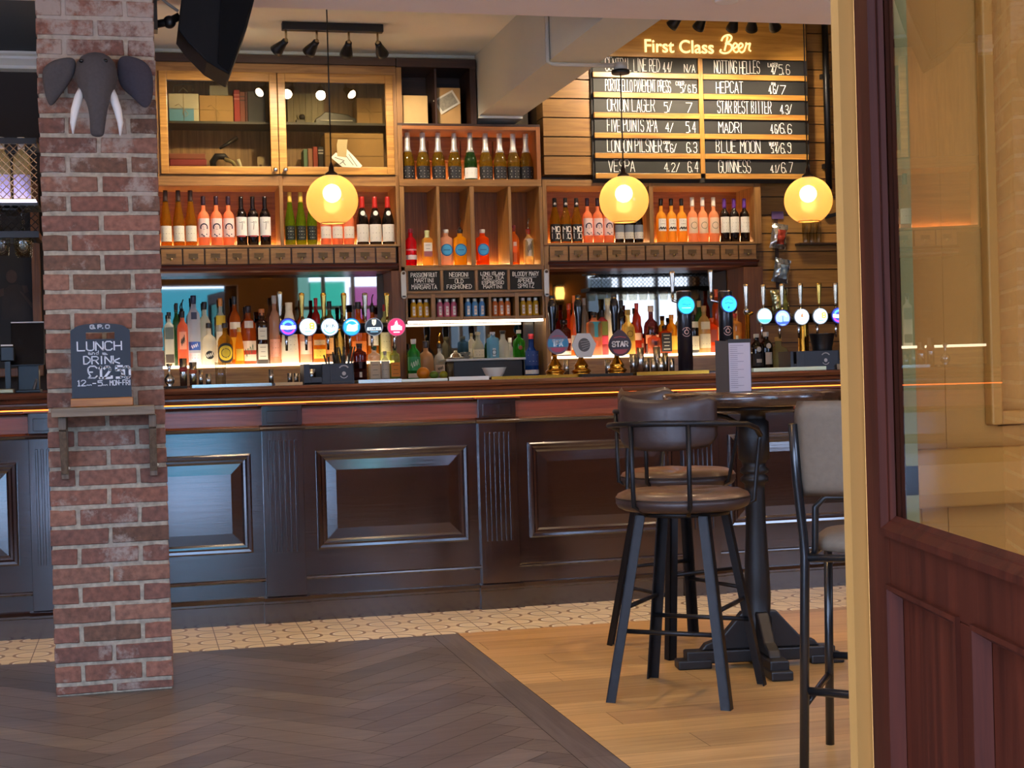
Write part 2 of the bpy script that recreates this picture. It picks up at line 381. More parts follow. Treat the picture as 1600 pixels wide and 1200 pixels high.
c = mixc(nz.outputs['Fac'], lin('#cdb48c'), lin('#e8d8b6')); c = mixc(rb, c, lin('#8a6a4a')); c = mixc(rw, c, lin('#e6dcc4')); c = mixc(gr, c, lin('#6e5338'))
nt.links.new(c, b.inputs['Base Color']); b.inputs['Roughness'].default_value = 0.4
struct(MB().box(-5, 6.5, 6.842, 8.9, -0.05, 0.0).build('floor_tiles', m), 'cream patterned encaustic tile strip along the foot of the bar', 'floor')
# walls, ceilings
struct(MB().box(-5, 6.5, 9.70, 9.8, 0, 4.0).build('wall_back', DARKWALL), 'dark wall behind the back bar shelving', 'wall')
struct(MB().box(-5.1, -5.0, 2.0, 9.8, 0, 4.0).build('wall_left', DARKWALL), 'dark side wall at the left end of the bar', 'wall')
struct(MB().box(6.5, 6.6, 2.0, 9.8, 0, 4.0).build('wall_right', DARKWALL), 'dark side wall at the right end of the bar', 'wall')
# front wall with doorway and windows
WY0, WY1 = 1.98, 2.18
OPEN = [(-4.6, -3.2, 0.8, 2.6), (-2.9, -1.4, 0.8, 2.6), (-0.75, 1.10, 0.0, 2.25), (1.72, 2.72, 0.9, 2.65), (3.45, 3.95, 1.45, 2.65), (5.1, 6.45, 1.3, 2.6)]
mb = MB(); xs = -5.0
for (x0, x1, z0, z1) in OPEN:
    mb.box(xs, x0, WY0, WY1, 0, 4.0); 
    if z0 > 0: mb.box(x0, x1, WY0, WY1, 0, z0)
    mb.box(x0, x1, WY0, WY1, z1, 4.0); xs = x1
    portal(x0, x1, z0, z1, WY0 - 0.02)
mb.box(xs, 6.5, WY0, WY1, 0, 4.0)
struct(mb.build('wall_front', MUSTARD), 'mustard painted front wall with the open doorway', 'wall')
for i, (x0, x1, z0, z1) in enumerate(OPEN):
    if z0 == 0: continue
    fr = MB(); t = 0.05
    fr.box(x0, x1, 2.04, 2.1, z0, z0 + t); fr.box(x0, x1, 2.04, 2.1, z1 - t, z1); fr.box(x0, x0 + t, 2.04, 2.1, z0, z1); fr.box(x1 - t, x1, 2.04, 2.1, z0, z1)
    for k in (1, 2): xx = x0 + (x1 - x0) * k / 3; fr.box(xx - .02, xx + .02, 2.04, 2.1, z0, z1)
    zz = z0 + (z1 - z0) * .62; fr.box(x0, x1, 2.04, 2.1, zz - .02, zz + .02)
    w = fr.build('window_%d' % (i + 1), P('#cfd2d2', 0.5)); struct(w, 'white framed front window facing the street, number %s from the wall' % ORD[i], 'window')
# street outside, seen only in the mirrors
struct(MB().box(-12, 14, -9, 1.98, -0.16, -0.06).build('floor_pavement', P('#c4c8d0', 0.7, noise=.1)), 'grey pavement outside the doorway', 'floor')
fac = thing('street_facade', 'painted shopfronts across the street, seen in the back bar mirror', 'building', (0, -9.2, 0), kind='structure')
for nm, x0, x1, z0, z1, c in (('teal_shopfront', 3.15, 3.8, -.1, 3.0, '#22a884'), ('magenta_door', 3.9, 4.6, -.1, 2.9, '#a3487c'), ('green_hedge_wall', 2.2, 3.13, -.1, 3.1, '#5f8f78'), ('teal_gate', -.6, 1.7, -.1, 2.9, '#2f8a92'), ('pale_upper_wall', -3, 9, 3.12, 6, '#b9cbd6'), ('dark_ground_floor', -9, -.7, -.1, 3.0, '#3a4448'), ('grey_ground_floor', 4.7, 9, -.1, 3.0, '#4a5458')):
    MB().box(x0, x1, -9.3, -9.1, z0, z1).build(nm, P(c, 0.6), fac)
struct(MB().box(0.12, 1.70, -1.0, 1.93, 2.62, 2.75).build('ceiling_sky_blocker', P('#8a7a5a', .8)), 'unseen soffit added above the picture to shade the doorway', 'ceiling')  # added out of view to keep the sky off the door and porch wall
struct(MB().box(1.6, 1.7, -1.2, 1.93, -.1, 2.62).build('wall_sky_blocker', MUSTARD), 'unseen side wall added at the right to shade the doorway', 'wall')  # unseen wall added beside the soffit to dim the door and jamb
# lowered front ceiling, downstand, high ceilings behind it, beam
struct(MB().box(-5, 6.5, 2.0, 6.63, 2.79, 2.95).build('ceiling_front', SOFFIT), 'low pinkish grey plaster ceiling of the front room', 'ceiling')
struct(MB().box(-5, 6.5, 6.54, 6.63, 2.95, 4.0).build('wall_downstand', SOFFIT), 'plaster downstand between low and high ceilings', 'wall')
struct(MB().box(-5, -.15, 6.63, 9.7, 3.19, 3.3).build('ceiling_left', P('#3a444c', .7)), 'dark blue grey ceiling at the far left behind the pillar', 'ceiling')
struct(MB().box(-.15, 2.14, 6.63, 9.7, 3.19, 3.3).build('ceiling_bar', CEILW), 'cream plaster ceiling over the left part of the bar', 'ceiling')
struct(MB().box(2.14, 6.5, 6.63, 9.7, 3.75, 3.85).build('ceiling_high', CEILW), 'higher plaster ceiling above the beer menu', 'ceiling')
bm_ = MB().box(2.118, 2.395, 6.63, 9.60, 2.80, 3.75); bm_ = bm_.build('ceiling_beam', P('#cccabb', 0.8, noise=.03, nscale=5)); struct(bm_, 'boxed plaster beam running from the low ceiling to the back bar', 'beam')
MB().prof_x([(9.60, 2.785), (9.28, 2.785), (9.28, 2.80), (9.60, 2.80)], 2.116, 2.397).build('beam_end_trim', P('#dedccf', .6), None).parent = bm_
wb = MB().box(2.39, 2.52, 9.62, 9.70, 2.75, 3.75); struct(wb.build('wall_nib', P('#c9b891', 0.8)), 'strip of cream plaster wall beside the beam end', 'wall')
# cornice: left above the dark recess and over the glazed cabinet
pr = [(9.70, 3.19), (9.52, 3.19), (9.52, 3.175), (9.55, 3.165), (9.55, 3.15), (9.60, 3.12), (9.60, 3.10), (9.70, 3.10)]
struct(MB().prof_x(pr, -5, -0.05).build('trim_1', P('#e7e9e0', 0.5)), 'white stepped cornice at the left of the pillar', 'trim')
struct(MB().prof_x([(9.70, 3.19), (9.36, 3.19), (9.36, 3.172), (9.40, 3.15), (9.70, 3.15)], 0.0, 2.116).build('trim_2', P('#c4c7ba', 0.6)), 'pale cornice line above the glazed cabinet', 'trim')
for i, (x, y) in enumerate(BAR_SPOTS):
    t = thing('ceiling_downlight', 'small recessed downlight in the low ceiling before the bar, %s from the left' % ORD[i], 'ceiling light', (x, y, 2.789), 'recessed downlights before the bar')
    MB().lathe([(.038, -.0005), (.052, -.0005), (.05, -.008), (.040, -.008)], (x, y, 2.79), 20).build('rim', WHITE, t); MB().lathe([(0, -.002), (.037, -.002), (.037, -.004), (0, -.004)], (x, y, 2.79), 20).build('lamp', glow('#ffe0b0', 12), t)
# ---------------------------------------------------------------- brick pillar
m, nt, b = new_mat('old_brick')
tc = nt.nodes.new('ShaderNodeTexCoord'); a = nt.nodes.new('ShaderNodeAttribute'); a.attribute_name = 'tone'
n1 = nt.nodes.new('ShaderNodeTexNoise'); n1.inputs['Scale'].default_value = 45; n1.inputs['Detail'].default_value = 8
n2 = nt.nodes.new('ShaderNodeTexNoise'); n2.inputs['Scale'].default_value = 7.0; n2.inputs['Detail'].default_value = 10; n2.inputs['Roughness'].default_value = .7
for n in (n1, n2): nt.links.new(tc.outputs['Object'], n.inputs['Vector'])
r1 = nt.nodes.new('ShaderNodeValToRGB'); r1.color_ramp.elements[0].position = .3; r1.color_ramp.elements[0].color = (.6, .6, .6, 1); r1.color_ramp.elements[1].position = .75; r1.color_ramp.elements[1].color = (1.25, 1.2, 1.15, 1)
nt.links.new(n1.outputs['Fac'], r1.inputs[0])
mx = nt.nodes.new('ShaderNodeMix'); mx.data_type = 'RGBA'; mx.blend_type = 'MULTIPLY'; mx.inputs[0].default_value = 1
nt.links.new(a.outputs['Color'], mx.inputs[6]); nt.links.new(r1.outputs[0], mx.inputs[7])
sp = nt.nodes.new('ShaderNodeSeparateXYZ'); nt.links.new(tc.outputs['Object'], sp.inputs[0])
zr = nt.nodes.new('ShaderNodeMapRange'); zr.inputs[1].default_value = 1.75; zr.inputs[2].default_value = 2.35; zr.inputs[3].default_value = 0.0; zr.inputs[4].default_value = 0.13; nt.links.new(sp.outputs[2], zr.inputs[0])
ad = nt.nodes.new('ShaderNodeMath'); ad.operation = 'ADD'; nt.links.new(n2.outputs['Fac'], ad.inputs[0]); nt.links.new(zr.outputs[0], ad.inputs[1])
r2_ = nt.nodes.new('ShaderNodeValToRGB'); r2_.color_ramp.elements[0].position = .575; r2_.color_ramp.elements[0].color = (0, 0, 0, 1); r2_.color_ramp.elements[1].position = .68; r2_.color_ramp.elements[1].color = (.8, .8, .8, 1)
nt.links.new(ad.outputs[0], r2_.inputs[0])
mx2 = nt.nodes.new('ShaderNodeMix'); mx2.data_type = 'RGBA'; nt.links.new(r2_.outputs[0], mx2.inputs[0]); nt.links.new(mx.outputs[2], mx2.inputs[6]); mx2.inputs[7].default_value = lin('#a8988a')
nt.links.new(mx2.outputs[2], b.inputs['Base Color']); b.inputs['Roughness'].default_value = .85
bp = nt.nodes.new('ShaderNodeBump'); bp.inputs['Strength'].default_value = .5; bp.inputs['Distance'].default_value = .006; nt.links.new(n1.outputs['Fac'], bp.inputs['Height']); nt.links.new(bp.outputs[0], b.inputs['Normal'])
PX0, PX1, PY0, PY1 = -0.339, 0.103, 6.04, 6.482
mb = MB(); rnd = random.Random(3)
mb.box(PX0 + .006, PX1 - .006, PY0 + .006, PY1 - .006, 0, 2.79, lin('#aca08c')[:3])
def brick(x0, x1, y0, y1, z0, z1):
    c = lin(rnd.choice(['#8a5c4a', '#7e5344', '#926652', '#875d4b', '#7c5446', '#8e604e', '#72513f'])); k = rnd.uniform(.85, 1.12); j = lambda: rnd.uniform(-.0022, .0022)
    n0 = len(mb.v); g = .0078; yo = rnd.uniform(-.002, .002)
    x0 += g; x1 -= g; z0 += g; z1 -= g; f = y0 + yo
    # front face cut into a small grid so that the arrises wander
    mb.add([(x0 + j(), f, z0 + j()), ((x0 + x1) / 2, f, z0 + j()), (x1 + j(), f, z0 + j()), (x1 + j(), f, z1 + j()), ((x0 + x1) / 2, f, z1 + j()), (x0 + j(), f, z1 + j()),
            (x0, y1, z0), ((x0 + x1) / 2, y1, z0), (x1, y1, z0), (x1, y1, z1), ((x0 + x1) / 2, y1, z1), (x0, y1, z1)],
           [(0, 1, 4, 5), (1, 2, 3, 4), (0, 6, 7, 1), (1, 7, 8, 2), (2, 8, 9, 3), (3, 9, 10, 4), (4, 10, 11, 5), (5, 11, 6, 0), (6, 11, 10, 7), (7, 10, 9, 8)], tuple(v * k for v in c[:3]))
ch = 0.0748; z = -0.03; i = 0; Wd = PX1 - PX0
while z < 2.79:
    z1 = min(z + ch, 2.79); cuts = [0, .5, 1] if i % 2 == 0 else [0, .235, .75, 1]
    if z1 - max(z, 0) > .02:
        for a0, a1 in zip(cuts[:-1], cuts[1:]):
            e0 = -.0055 if a0 == 0 else 0; e1 = .0055 if a1 == 1 else 0
            brick(PX0 + Wd * a0 + e0, PX0 + Wd * a1 + e1, PY0, PY1, max(z, 0), z1)
    z = z1; i += 1
pl = mb.build('pillar', m, fix=False); pl.modifiers.new('bevel', 'BEVEL').width = .0025; struct(pl, 'square red brick pillar with pale mortar and plaster smears', 'pillar')
# ---------------------------------------------------------------- slatted timber wall at the right
mb = MB(); sl = 0.1215; z = 0.0
for i in range(31):
    z0, z1 = i * sl + .008, (i + 1) * sl
    k = random.uniform(.85, 1.1)
    mb.box(4.0, 6.5, 9.43, 9.46, z0, z1, (k, k, k))
    if z0 > 2.43: k = random.uniform(.9, 1.1); mb.box(2.535, 4.0, 9.302, 9.46, z0, z1, (k, k, k))
mb.box(2.535, 6.5, 9.455, 9.70, 2.40, 3.75, (.25, .2, .18)); mb.box(4.0, 6.5, 9.455, 9.70, 0, 2.40, (.25, .2, .18))
struct(mb.build('wall_slats', wood('slat_wall', '#76501f', '#a67a3c', 'X', 0.42, 0.8, attr=True), fix=False), 'horizontal timber boards with dark shadow gaps at the right of the back bar', 'wall')
# ---------------------------------------------------------------- mustard doorway jamb and the open door
d1 = thing('door_1', 'dark red brown half glazed panelled door standing open at the right', 'door', (0.985, 1.95, 0), kind='structure')
ang = math.radians(11.4); DV = Vector((-math.sin(ang), -math.cos(ang), 0)); DN = Vector((-math.cos(ang), math.sin(ang), 0))   # along the leaf to us; face normal
D0 = Vector((0.972, 1.925, 0))
RED = wood('door_varnish', '#200b06', '#37150b', 'Z', 0.45, 0.6, coat=0.0, spec=.04)
def dbox(mb, s0, s1, t0, t1, z0, z1):
    vs = []
    for zz in (z0, z1):
        for s_, t_ in ((s0, t0), (s1, t0), (s1, t1), (s0, t1)): p = D0 + DV * s_ + DN * t_; vs.append((p.x, p.y, zz))
    mb.add(vs, [(0, 3, 2, 1), (4, 5, 6, 7), (0, 1, 5, 4), (1, 2, 6, 5), (2, 3, 7, 6), (3, 0, 4, 7)])
def dframe(mb, s0, s1, z0, z1, w, t0, t1):
    """mitred moulding sloping from its outer edge (t1) to its inner edge (t0)"""
    o = [(s0, z0), (s1, z0), (s1, z1), (s0, z1)]; i_ = [(s0 + w, z0 + w), (s1 - w, z0 + w), (s1 - w, z1 - w), (s0 + w, z1 - w)]; h = w * .35
    m_ = [(s0 + h, z0 + h), (s1 - h, z0 + h), (s1 - h, z1 - h), (s0 + h, z1 - h)]
    def pt(q, t_): p = D0 + DV * q[0] + DN * t_; return (p.x, p.y, q[1])
    vs = [pt(q, 0) for q in o] + [pt(q, t1) for q in o] + [pt(q, t1) for q in m_] + [pt(q, t0) for q in i_]
    fs = []
    for a0 in (0, 4, 8): fs += [(a0 + k, a0 + (k + 1) % 4, a0 + 4 + (k + 1) % 4, a0 + 4 + k) for k in range(4)]
    mb.add(vs, fs)
LW = 0.80; T0 = -0.024
lf = MB(); dbox(lf, 0, .105, T0, 0, 0.01, 2.2); dbox(lf, LW - .105, LW, T0, 0, 0.01, 2.2); dbox(lf, .105, LW - .105, T0, 0, .885, .975); dbox(lf, .105, LW - .105, T0, 0, 2.08, 2.2); dbox(lf, .105, LW - .105, T0, 0, .01, .2); dbox(lf, .37, .43, T0, 0, .2, .885)
lf.build('leaf_frame', RED, d1, .002)
g = MB(); dbox(g, .105, LW - .105, -.013, -.009, .975, 2.08); g.build('glass_pane', pane_glass('door_glass', '#e9e6d8', .12), d1)
g = MB(); dframe(g, .085, LW - .085, .955, 2.10, .026, -.008, .008); g.build('glazing_bead', RED, d1)
for s0, s1 in ((.105, .37), (.43, LW - .105)):
    g = MB(); dbox(g, s0, s1, -.022, -.013, .2, .885); g.build('panel', RED, d1)
    g = MB(); dframe(g, s0 - .006, s1 + .006, .192, .891, .018, -.012, .006); g.build('panel_moulding', RED, d1)
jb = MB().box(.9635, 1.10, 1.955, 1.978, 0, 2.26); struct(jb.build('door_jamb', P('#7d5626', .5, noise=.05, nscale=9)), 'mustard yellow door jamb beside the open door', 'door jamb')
# panelled mustard wall of the porch, seen through the door glass
pw_ = MB()
pw_.box(1.10, 1.6, 1.93, 1.978, 0, 2.7); pw_.box(.985, 1.10, 1.93, 1.954, 0, 2.7)
pw_.prof_x([(1.93, .98), (1.895, .98), (1.885, 1.0), (1.885, 1.04), (1.90, 1.06), (1.93, 1.06)], .99, 1.6)
pw_.box(1.16, 1.178, 1.91, 1.93, 1.09, 2.6); pw_.box(1.178, 1.5, 1.915, 1.93, 1.09, 1.11); pw_.box(1.14, 1.5, 1.915, 1.93, .85, .87)
struct(pw_.build('wall_porch', MUSTARD, None, .003), 'mustard panelled porch wall with a dado rail seen through the door glass', 'wall')
struct(MB().box(.992, 1.03, 1.885, 1.93, 0, 2.7).build('trim_3', P('#8c8a64', .5)), 'grey green painted upright beside the porch panelling', 'trim')
# ================================================================ THE BAR
bar = thing('bar_counter', 'long dark mahogany bar counter with raised panels and fluted pilasters', 'bar counter', (0, YB, 0))
X0, X1 = -4.9, 6.4
MB().box(X0, X1, YB, 8.05, 0.0, 1.075).build('carcass', mahog('X'), bar)
MB().prof_x([(YB, 0), (7.497, 0), (7.497, .092), (7.492, .097), (7.492, .107), (7.506, .122), (YB, .126)], X0, X1).build('plinth', mahog('X'), bar)
MB().prof_x([(YB, .198), (7.517, .200), (7.513, .207), (7.515, .214), (YB, .218)], X0, X1).build('lower_moulding', mahog('X'), bar)
MB().box(X0, X1, 7.524, YB, .965, 1.045).build('frieze', mahogr('X'), bar)
MB().prof_x([(YB, .935), (7.508, .94), (7.502, .948), (7.505, .955), (7.52, .964), (YB, .966)], X0, X1).build('frieze_moulding', mahog('X'), bar)
MB().prof_x([(YB, 1.043), (7.512, 1.047), (7.51, 1.053), (7.52, 1.058), (YB, 1.06)], X0, X1).build('upper_moulding', mahog('X'), bar)
MB().box(X0, X1, 7.474, 7.495, 1.0705, 1.0762).build('light_strip', glow('#ff7428', 1.5), bar)
PIL = [-2.67 + 1.0, -0.41 - 0 * .1, 0.68, 1.76, 2.85, 3.93, 5.0]
PIL = [-2.58, -1.495, -0.41, 0.68, 1.76, 2.85, 3.93, 5.02]
for pc in PIL:
    mb = MB(); w = .098; mb.box(pc - w, pc + w, 7.503, YB, .126, 1.06)
    mb.box(pc - .075, pc + .075, 7.499, 7.504, .975, 1.035)
    for k in range(6): xx = pc - .062 + k * .0248; mb.box(xx - .0062, xx + .0062, 7.495, 7.504, .34, .89)
    mb.build('pilaster', mahog('Z'), bar, .002)
    pb = MB().prof_x([(YB, 0), (7.475, 0), (7.475, .093), (7.469, .098), (7.469, .108), (7.483, .122), (YB, .127)], pc - .112, pc + .112); pb.build('pilaster_block', mahog('X'), bar)
    MB().box(pc - .115, pc + .115, 7.47, YB, 1.06, 1.0685).build('pilaster_cap', mahogr('X'), bar, .002)
    MB().prof_x([(YB, .934), (7.49, .938), (7.486, .948), (7.49, .956), (7.505, .966), (YB, .968)], pc - .11, pc + .11).build('pilaster_collar', mahog('X'), bar)
def mitre(mb, x0, x1, z0, z1, prof):
    """prof: list of (inset, y): nested rectangles joined"""
    vs = []
    for ins, y in prof: vs += [(x0 + ins, y, z0 + ins), (x1 - ins, y, z0 + ins), (x1 - ins, y, z1 - ins), (x0 + ins, y, z1 - ins)]
    fs = []
    for a in range(len(prof) - 1): fs += [(a * 4 + k, a * 4 + (k + 1) % 4, a * 4 + 4 + (k + 1) % 4, a * 4 + 4 + k) for k in range(4)]
    return mb.add(vs, fs)
for a, c in zip(PIL[:-1], PIL[1:]):
    x0, x1, z0, z1 = a + .162, c - .155, .345, .83
    mitre(MB(), x0, x1, z0, z1, [(0, YB), (0, 7.518), (.008, 7.513), (.02, 7.515), (.028, 7.522), (.038, 7.523), (.048, 7.529)]).build('panel_moulding', mahog('X'), bar)
    mb = MB(); mitre(mb, x0 + .046, x1 - .046, z0 + .046, z1 - .046, [(0, 7.5292), (.052, 7.5255)])
    mb.add([(x0 + .098, 7.5255, z0 + .098), (x1 - .098, 7.5255, z0 + .098), (x1 - .098, 7.5255, z1 - .098), (x0 + .098, 7.5255, z1 - .098)], [(0, 1, 2, 3)])
    mb.build('raised_panel', mahog('X'), bar)
bt = thing('countertop', 'moulded dark brown bar top running the length of the counter', 'bar top', (0, 7.5, 1.0765))
MB().prof_x([(8.12, 1.0768), (7.47, 1.0768), (7.46, 1.083), (7.452, 1.095), (7.452, 1.103), (7.440, 1.108), (7.436, 1.117), (7.445, 1.124), (7.435, 1.130), (7.428, 1.143), (7.436, 1.155), (7.45, ZT), (8.12, ZT)], X0, X1).build('worktop', mahogt('X'), bt)
# ================================================================ BACK BAR JOINERY
YW = 9.62
for xa, xb, yb, nm in ((-4.9, 3.998, 9.69, 'low timber back counter under the mirrors'), (4.0, 6.4, 9.42, 'low timber back counter in front of the slatted wall')):
    bc = thing('back_counter', nm, 'counter', ((xa + xb) / 2, 9.2, 0)); MB().box(xa, xb, 8.92, yb, 0.0, 1.13).build('cupboard_fronts', oakd('X'), bc); MB().box(xa, xb, 8.88, yb, 1.13, 1.165).build('worktop', mahogt('X'), bc, .003)
def shelf_unit(name, label, x0, x1, z0, z1, wd, back, posts, shelves, y1=YW, thick=.03):
    """open wall unit: posts (x0, x1) and shelves (z0, z1) between y=YF and its back panel"""
    t = thing(name, label, 'shelving', ((x0 + x1) / 2, YF, z0))
    MB().box(x0, x1, y1 - .012, y1, z0, z1).build('back_panel', back, t)
    for (a, b_) in posts: MB().box(a, b_, YF, y1 - .012, z0, z1).build('upright', wd('Z'), t, .002)
    xs = sorted(posts)
    for (a, b_) in shelves:
        for (p, q) in zip(xs[:-1], xs[1:]):
            MB().box(p[1], q[0], YF + .002, y1 - .012, a, b_).build('shelf', wd('X'), t, .0015)
    return t
# left wing: wine shelf
wl = shelf_unit('wine_shelf', 'oak wine shelf under the glazed cabinet at the left', -0.25, 1.60, 1.99, 2.425, oakm, oakr('X'), [(-.25, -.225), (.866, .888), (1.58, 1.60)], [(1.99, 2.005), (2.362, 2.425)])
MB().box(-.225, 1.575, 9.585, 9.60, 2.006, 2.018).build('light_strip', glow('#ffc98a', 18), wl)
wr = shelf_unit('wine_shelf', 'oak wine shelf under the beer menu at the right', 2.517, 3.998, 1.99, 2.405, oakm, oakr('X'), [(2.517, 2.545), (3.226, 3.254), (3.95, 3.998)], [(1.99, 2.005), (2.365, 2.405)])
MB().box(2.556, 3.945, 9.585, 9.60, 2.006, 2.018).build('light_strip', glow('#ffc98a', 18), wr)
# card index drawers
def drawers(label, x0, x1, n):
    t = thing('drawer_unit', label, 'drawers', ((x0 + x1) / 2, YF, 1.885))
    MB().box(x0, x1, YF + .012, YW, 1.886, 1.989).build('carcass', oakd('X'), t)
    w = (x1 - x0) / n
    for i in range(n):
        a = x0 + i * w; b_ = a + w - .007; c_ = (a + b_) / 2
        d = MB().box(a + .002, b_, YF - .006, YF + .012, 1.889, 1.982).build('drawer', oakm('X'), t, .003)
        h = MB(); h.box(c_ - .027, c_ + .027, YF - .009, YF - .006, 1.932, 1.952); h.box(c_ - .029, c_ + .029, YF - .012, YF - .006, 1.951, 1.955); h.box(c_ - .029, c_ + .029, YF - .012, YF - .006, 1.928, 1.932)
        h.build('label_holder', P('#6b5638', .45, .6), d)
        k = MB(); k.lathe([(.004, 0), (.004, .008), (.009, .013), (.007, .019), (0, .021)], (c_, YF - .006, 1.919), 10, rot=Matrix.Rotation(PI / 2, 3, 'X')); k.build('knob', P('#a48a5c', .3, .9), d)
    MB().prof_x([(YW, 1.842), (YF + .03, 1.842), (YF + .012, 1.850), (YF + .016, 1.866), (YF - .01, 1.872), (YF - .014, 1.884), (YW, 1.8855)], x0 - .01, x1 + .01).build('under_moulding', wood('cherry_moulding', '#3d1a10', '#6b3018', 'X', .3, coat=.3), t)
drawers('row of small oak index card drawers at the left', -0.103, 1.575, 13)
drawers('row of small oak index card drawers at the right', 2.552, 3.96, 11)
# mirrors and side posts below the drawers
MIR = P('#6d6860', 0.02, 1.0)
for nm, x0, x1, z0, z1 in (('left', -0.25, 1.535, 1.29, 1.842), ('right', 2.56, 3.86, 1.29, 1.842)):
    t = thing('back_mirror', 'wide back bar mirror behind the spirits at the %s' % nm, 'mirror', ((x0 + x1) / 2, 9.6, z0)); MB().box(x0, x1, 9.60, 9.612, z0, z1).build('mirror_glass', MIR, t); MB().box(x0, x1, 9.612, 9.62, z0, z1).build('backing', BLACK, t)
    t = thing('spirit_stage', 'raised wooden step lit from beneath the spirits at the %s' % nm, 'stage', ((x0 + x1) / 2, 9.3, 1.165))
    MB().box(x0, x1, 9.27, 9.60, 1.166, 1.270).build('riser', oak('X'), t)
    MB().box(x0, x1, 9.265, 9.60, 1.271, 1.286).build('light_panel', glow('#ffe9c4', 1.6), t)
for x0, x1 in ((1.537, 1.62), (3.865, 4.0)):
    t = thing('wall_post', 'broad oak post between mirror and %s' % ('centre shelves' if x0 < 2 else 'slatted wall'), 'post', ((x0 + x1) / 2, 9.45, 1.165)); (MB().box(x0, x1, YF + .005, YW, 1.166, 1.841) if x0 > 2 else MB().box(x0, x1, YF + .005, YW, 1.166, 1.696).box(1.587, 1.602, YF + .003, YW, 1.696, 1.989).box(x0, 1.587, YF + .005, YW, 1.696, 1.841)).build('board', wood('post_brown', '#5a3014', '#85501f', 'Z', .42), t, .002)
# glazed cabinet
cb = thing('glazed_cabinet', 'honey oak wall cabinet with two glazed doors', 'cabinet', (.7, YF, 2.43))
MB().box(-.25, 1.60, YF - .02, YW, 3.10, 3.15).build('cornice', oakd('X'), cb, .004); MB().box(-.25, 1.60, YF, YW, 3.045, 3.10).build('head_rail', oakm('X'), cb, .002)
MB().box(-.25, 1.60, YW - .012, YW, 2.427, 3.045).build('back_panel', wood('cabinet_back', '#7d5c36', '#bd9764', 'Z', .5), cb); MB().box(1.578, 1.60, YF, YW - .012, 2.427, 3.045).build('side', oakm('Z'), cb)
MB().box(.17, 1.578, YF + .03, YW - .012, 2.427, 2.466).build('bottom_board', oakm('X'), cb); MB().box(.17, 1.578, YF + .05, YW - .012, 2.742, 2.757).build('inner_shelf', P('#4a4a44', .3), cb)
MB().box(-.25, .17, YF, YW - .012, 2.427, 3.045).build('side_panel', oakm('Z'), cb); MB().box(.862, .874, YF + .03, YW - .012, 2.466, 3.045).build('partition', oakd('Z'), cb)
for i, (a, c, kx) in enumerate(((.172, .868, .845), (.872, 1.577, .905))):
    fr = MB(); s = .046; fr.box(a, a + s, YF - .012, YF + .012, 2.431, 3.043); fr.box(c - s, c, YF - .012, YF + .012, 2.431, 3.043); fr.box(a + s, c - s, YF - .012, YF + .012, 2.431, 2.477); fr.box(a + s, c - s, YF - .012, YF + .012, 2.99, 3.043)
    d = fr.build('door', oak('X'), cb, .003); MB().box(a + s, c - s, YF - .002, YF + .002, 2.477, 2.99).build('glass_pane', pane_glass('cabinet_glass', '#e8e6dc', .10), d)
    MB().lathe([(.005, 0), (.005, .012), (.013, .018), (.014, .026), (.008, .031), (0, .032)], (kx, YF - .012, 2.455), 14, rot=Matrix.Rotation(PI / 2, 3, 'X')).build('knob', CHROME, d)
# centre column: cubby, champagne shelf, spirit bays, can pigeonholes
cu = thing('open_cubby', 'dark open cubby holding parcels above the sparkling wine', 'cubby', (1.85, YF, 2.75))
MB().box(1.602, 2.105, YF - .02, YW, 3.095, 3.15).build('top', oakd('X'), cu, .003); MB().box(1.602, 1.635, YF, YW, 2.752, 3.095).build('side', oakm('Z'), cu); MB().box(2.068, 2.105, YF, YW, 2.752, 3.095).build('side', oakd('Z'), cu)
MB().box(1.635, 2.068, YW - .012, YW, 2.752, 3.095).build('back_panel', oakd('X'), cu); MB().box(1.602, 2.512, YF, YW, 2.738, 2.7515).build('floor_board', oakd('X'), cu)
MB().box(1.847, 1.859, YF + .02, YW - .012, 2.752, 3.095).build('partition', oakd('Z'), cu)
cs = thing('champagne_shelf', 'oak shelf with drawer front backing holding sparkling wine', 'shelf', (2.06, YF, 2.36))
MB().box(1.602, 1.63, YF, YW, 2.405, 2.738).build('upright', oakm('Z'), cs); MB().box(2.486, 2.512, YF, YW, 2.405, 2.738).build('upright', oakr('Z'), cs); MB().box(1.602, 2.512, YF - .004, YW, 2.362, 2.405).build('shelf', oakm('X'), cs, .002)
MB().box(1.63, 2.486, YF, YW - .012, 2.714, 2.737).build('rail', oakr('X'), cs, .002); MB().box(1.63, 2.486, 9.585, 9.60, 2.406, 2.416).build('light_strip', glow('#ffc9a0', 14), cs)
MB().box(1.63, 2.486, YW - .012, YW, 2.405, 2.714).build('back_panel', oakr('X'), cs)
for i in range(4):
    a = 1.633 + i * .2135; d = MB().box(a, a + .208, YW - .03, YW - .012, 2.56, 2.69).build('drawer_front', oakr('X'), cs, .003)
    MB().box(a + .075, a + .135, YW - .034, YW - .03, 2.607, 2.627).build('label_holder', P('#a06a44', .4, .5), d)
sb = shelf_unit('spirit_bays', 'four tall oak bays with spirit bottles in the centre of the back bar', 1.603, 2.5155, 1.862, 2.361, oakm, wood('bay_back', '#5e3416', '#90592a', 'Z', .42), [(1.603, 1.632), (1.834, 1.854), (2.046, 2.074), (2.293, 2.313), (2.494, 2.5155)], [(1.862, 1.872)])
for (a, c) in ((1.632, 1.834), (1.854, 2.046), (2.074, 2.293), (2.313, 2.494)): MB().box(a, c, 9.585, 9.60, 1.873, 1.882).build('light_strip', glow('#ffcf8a', 26), sb)
cp = thing('cocktail_board_rail', 'oak rail framing four small cocktail chalkboards', 'rail', (2.07, YF, 1.70))
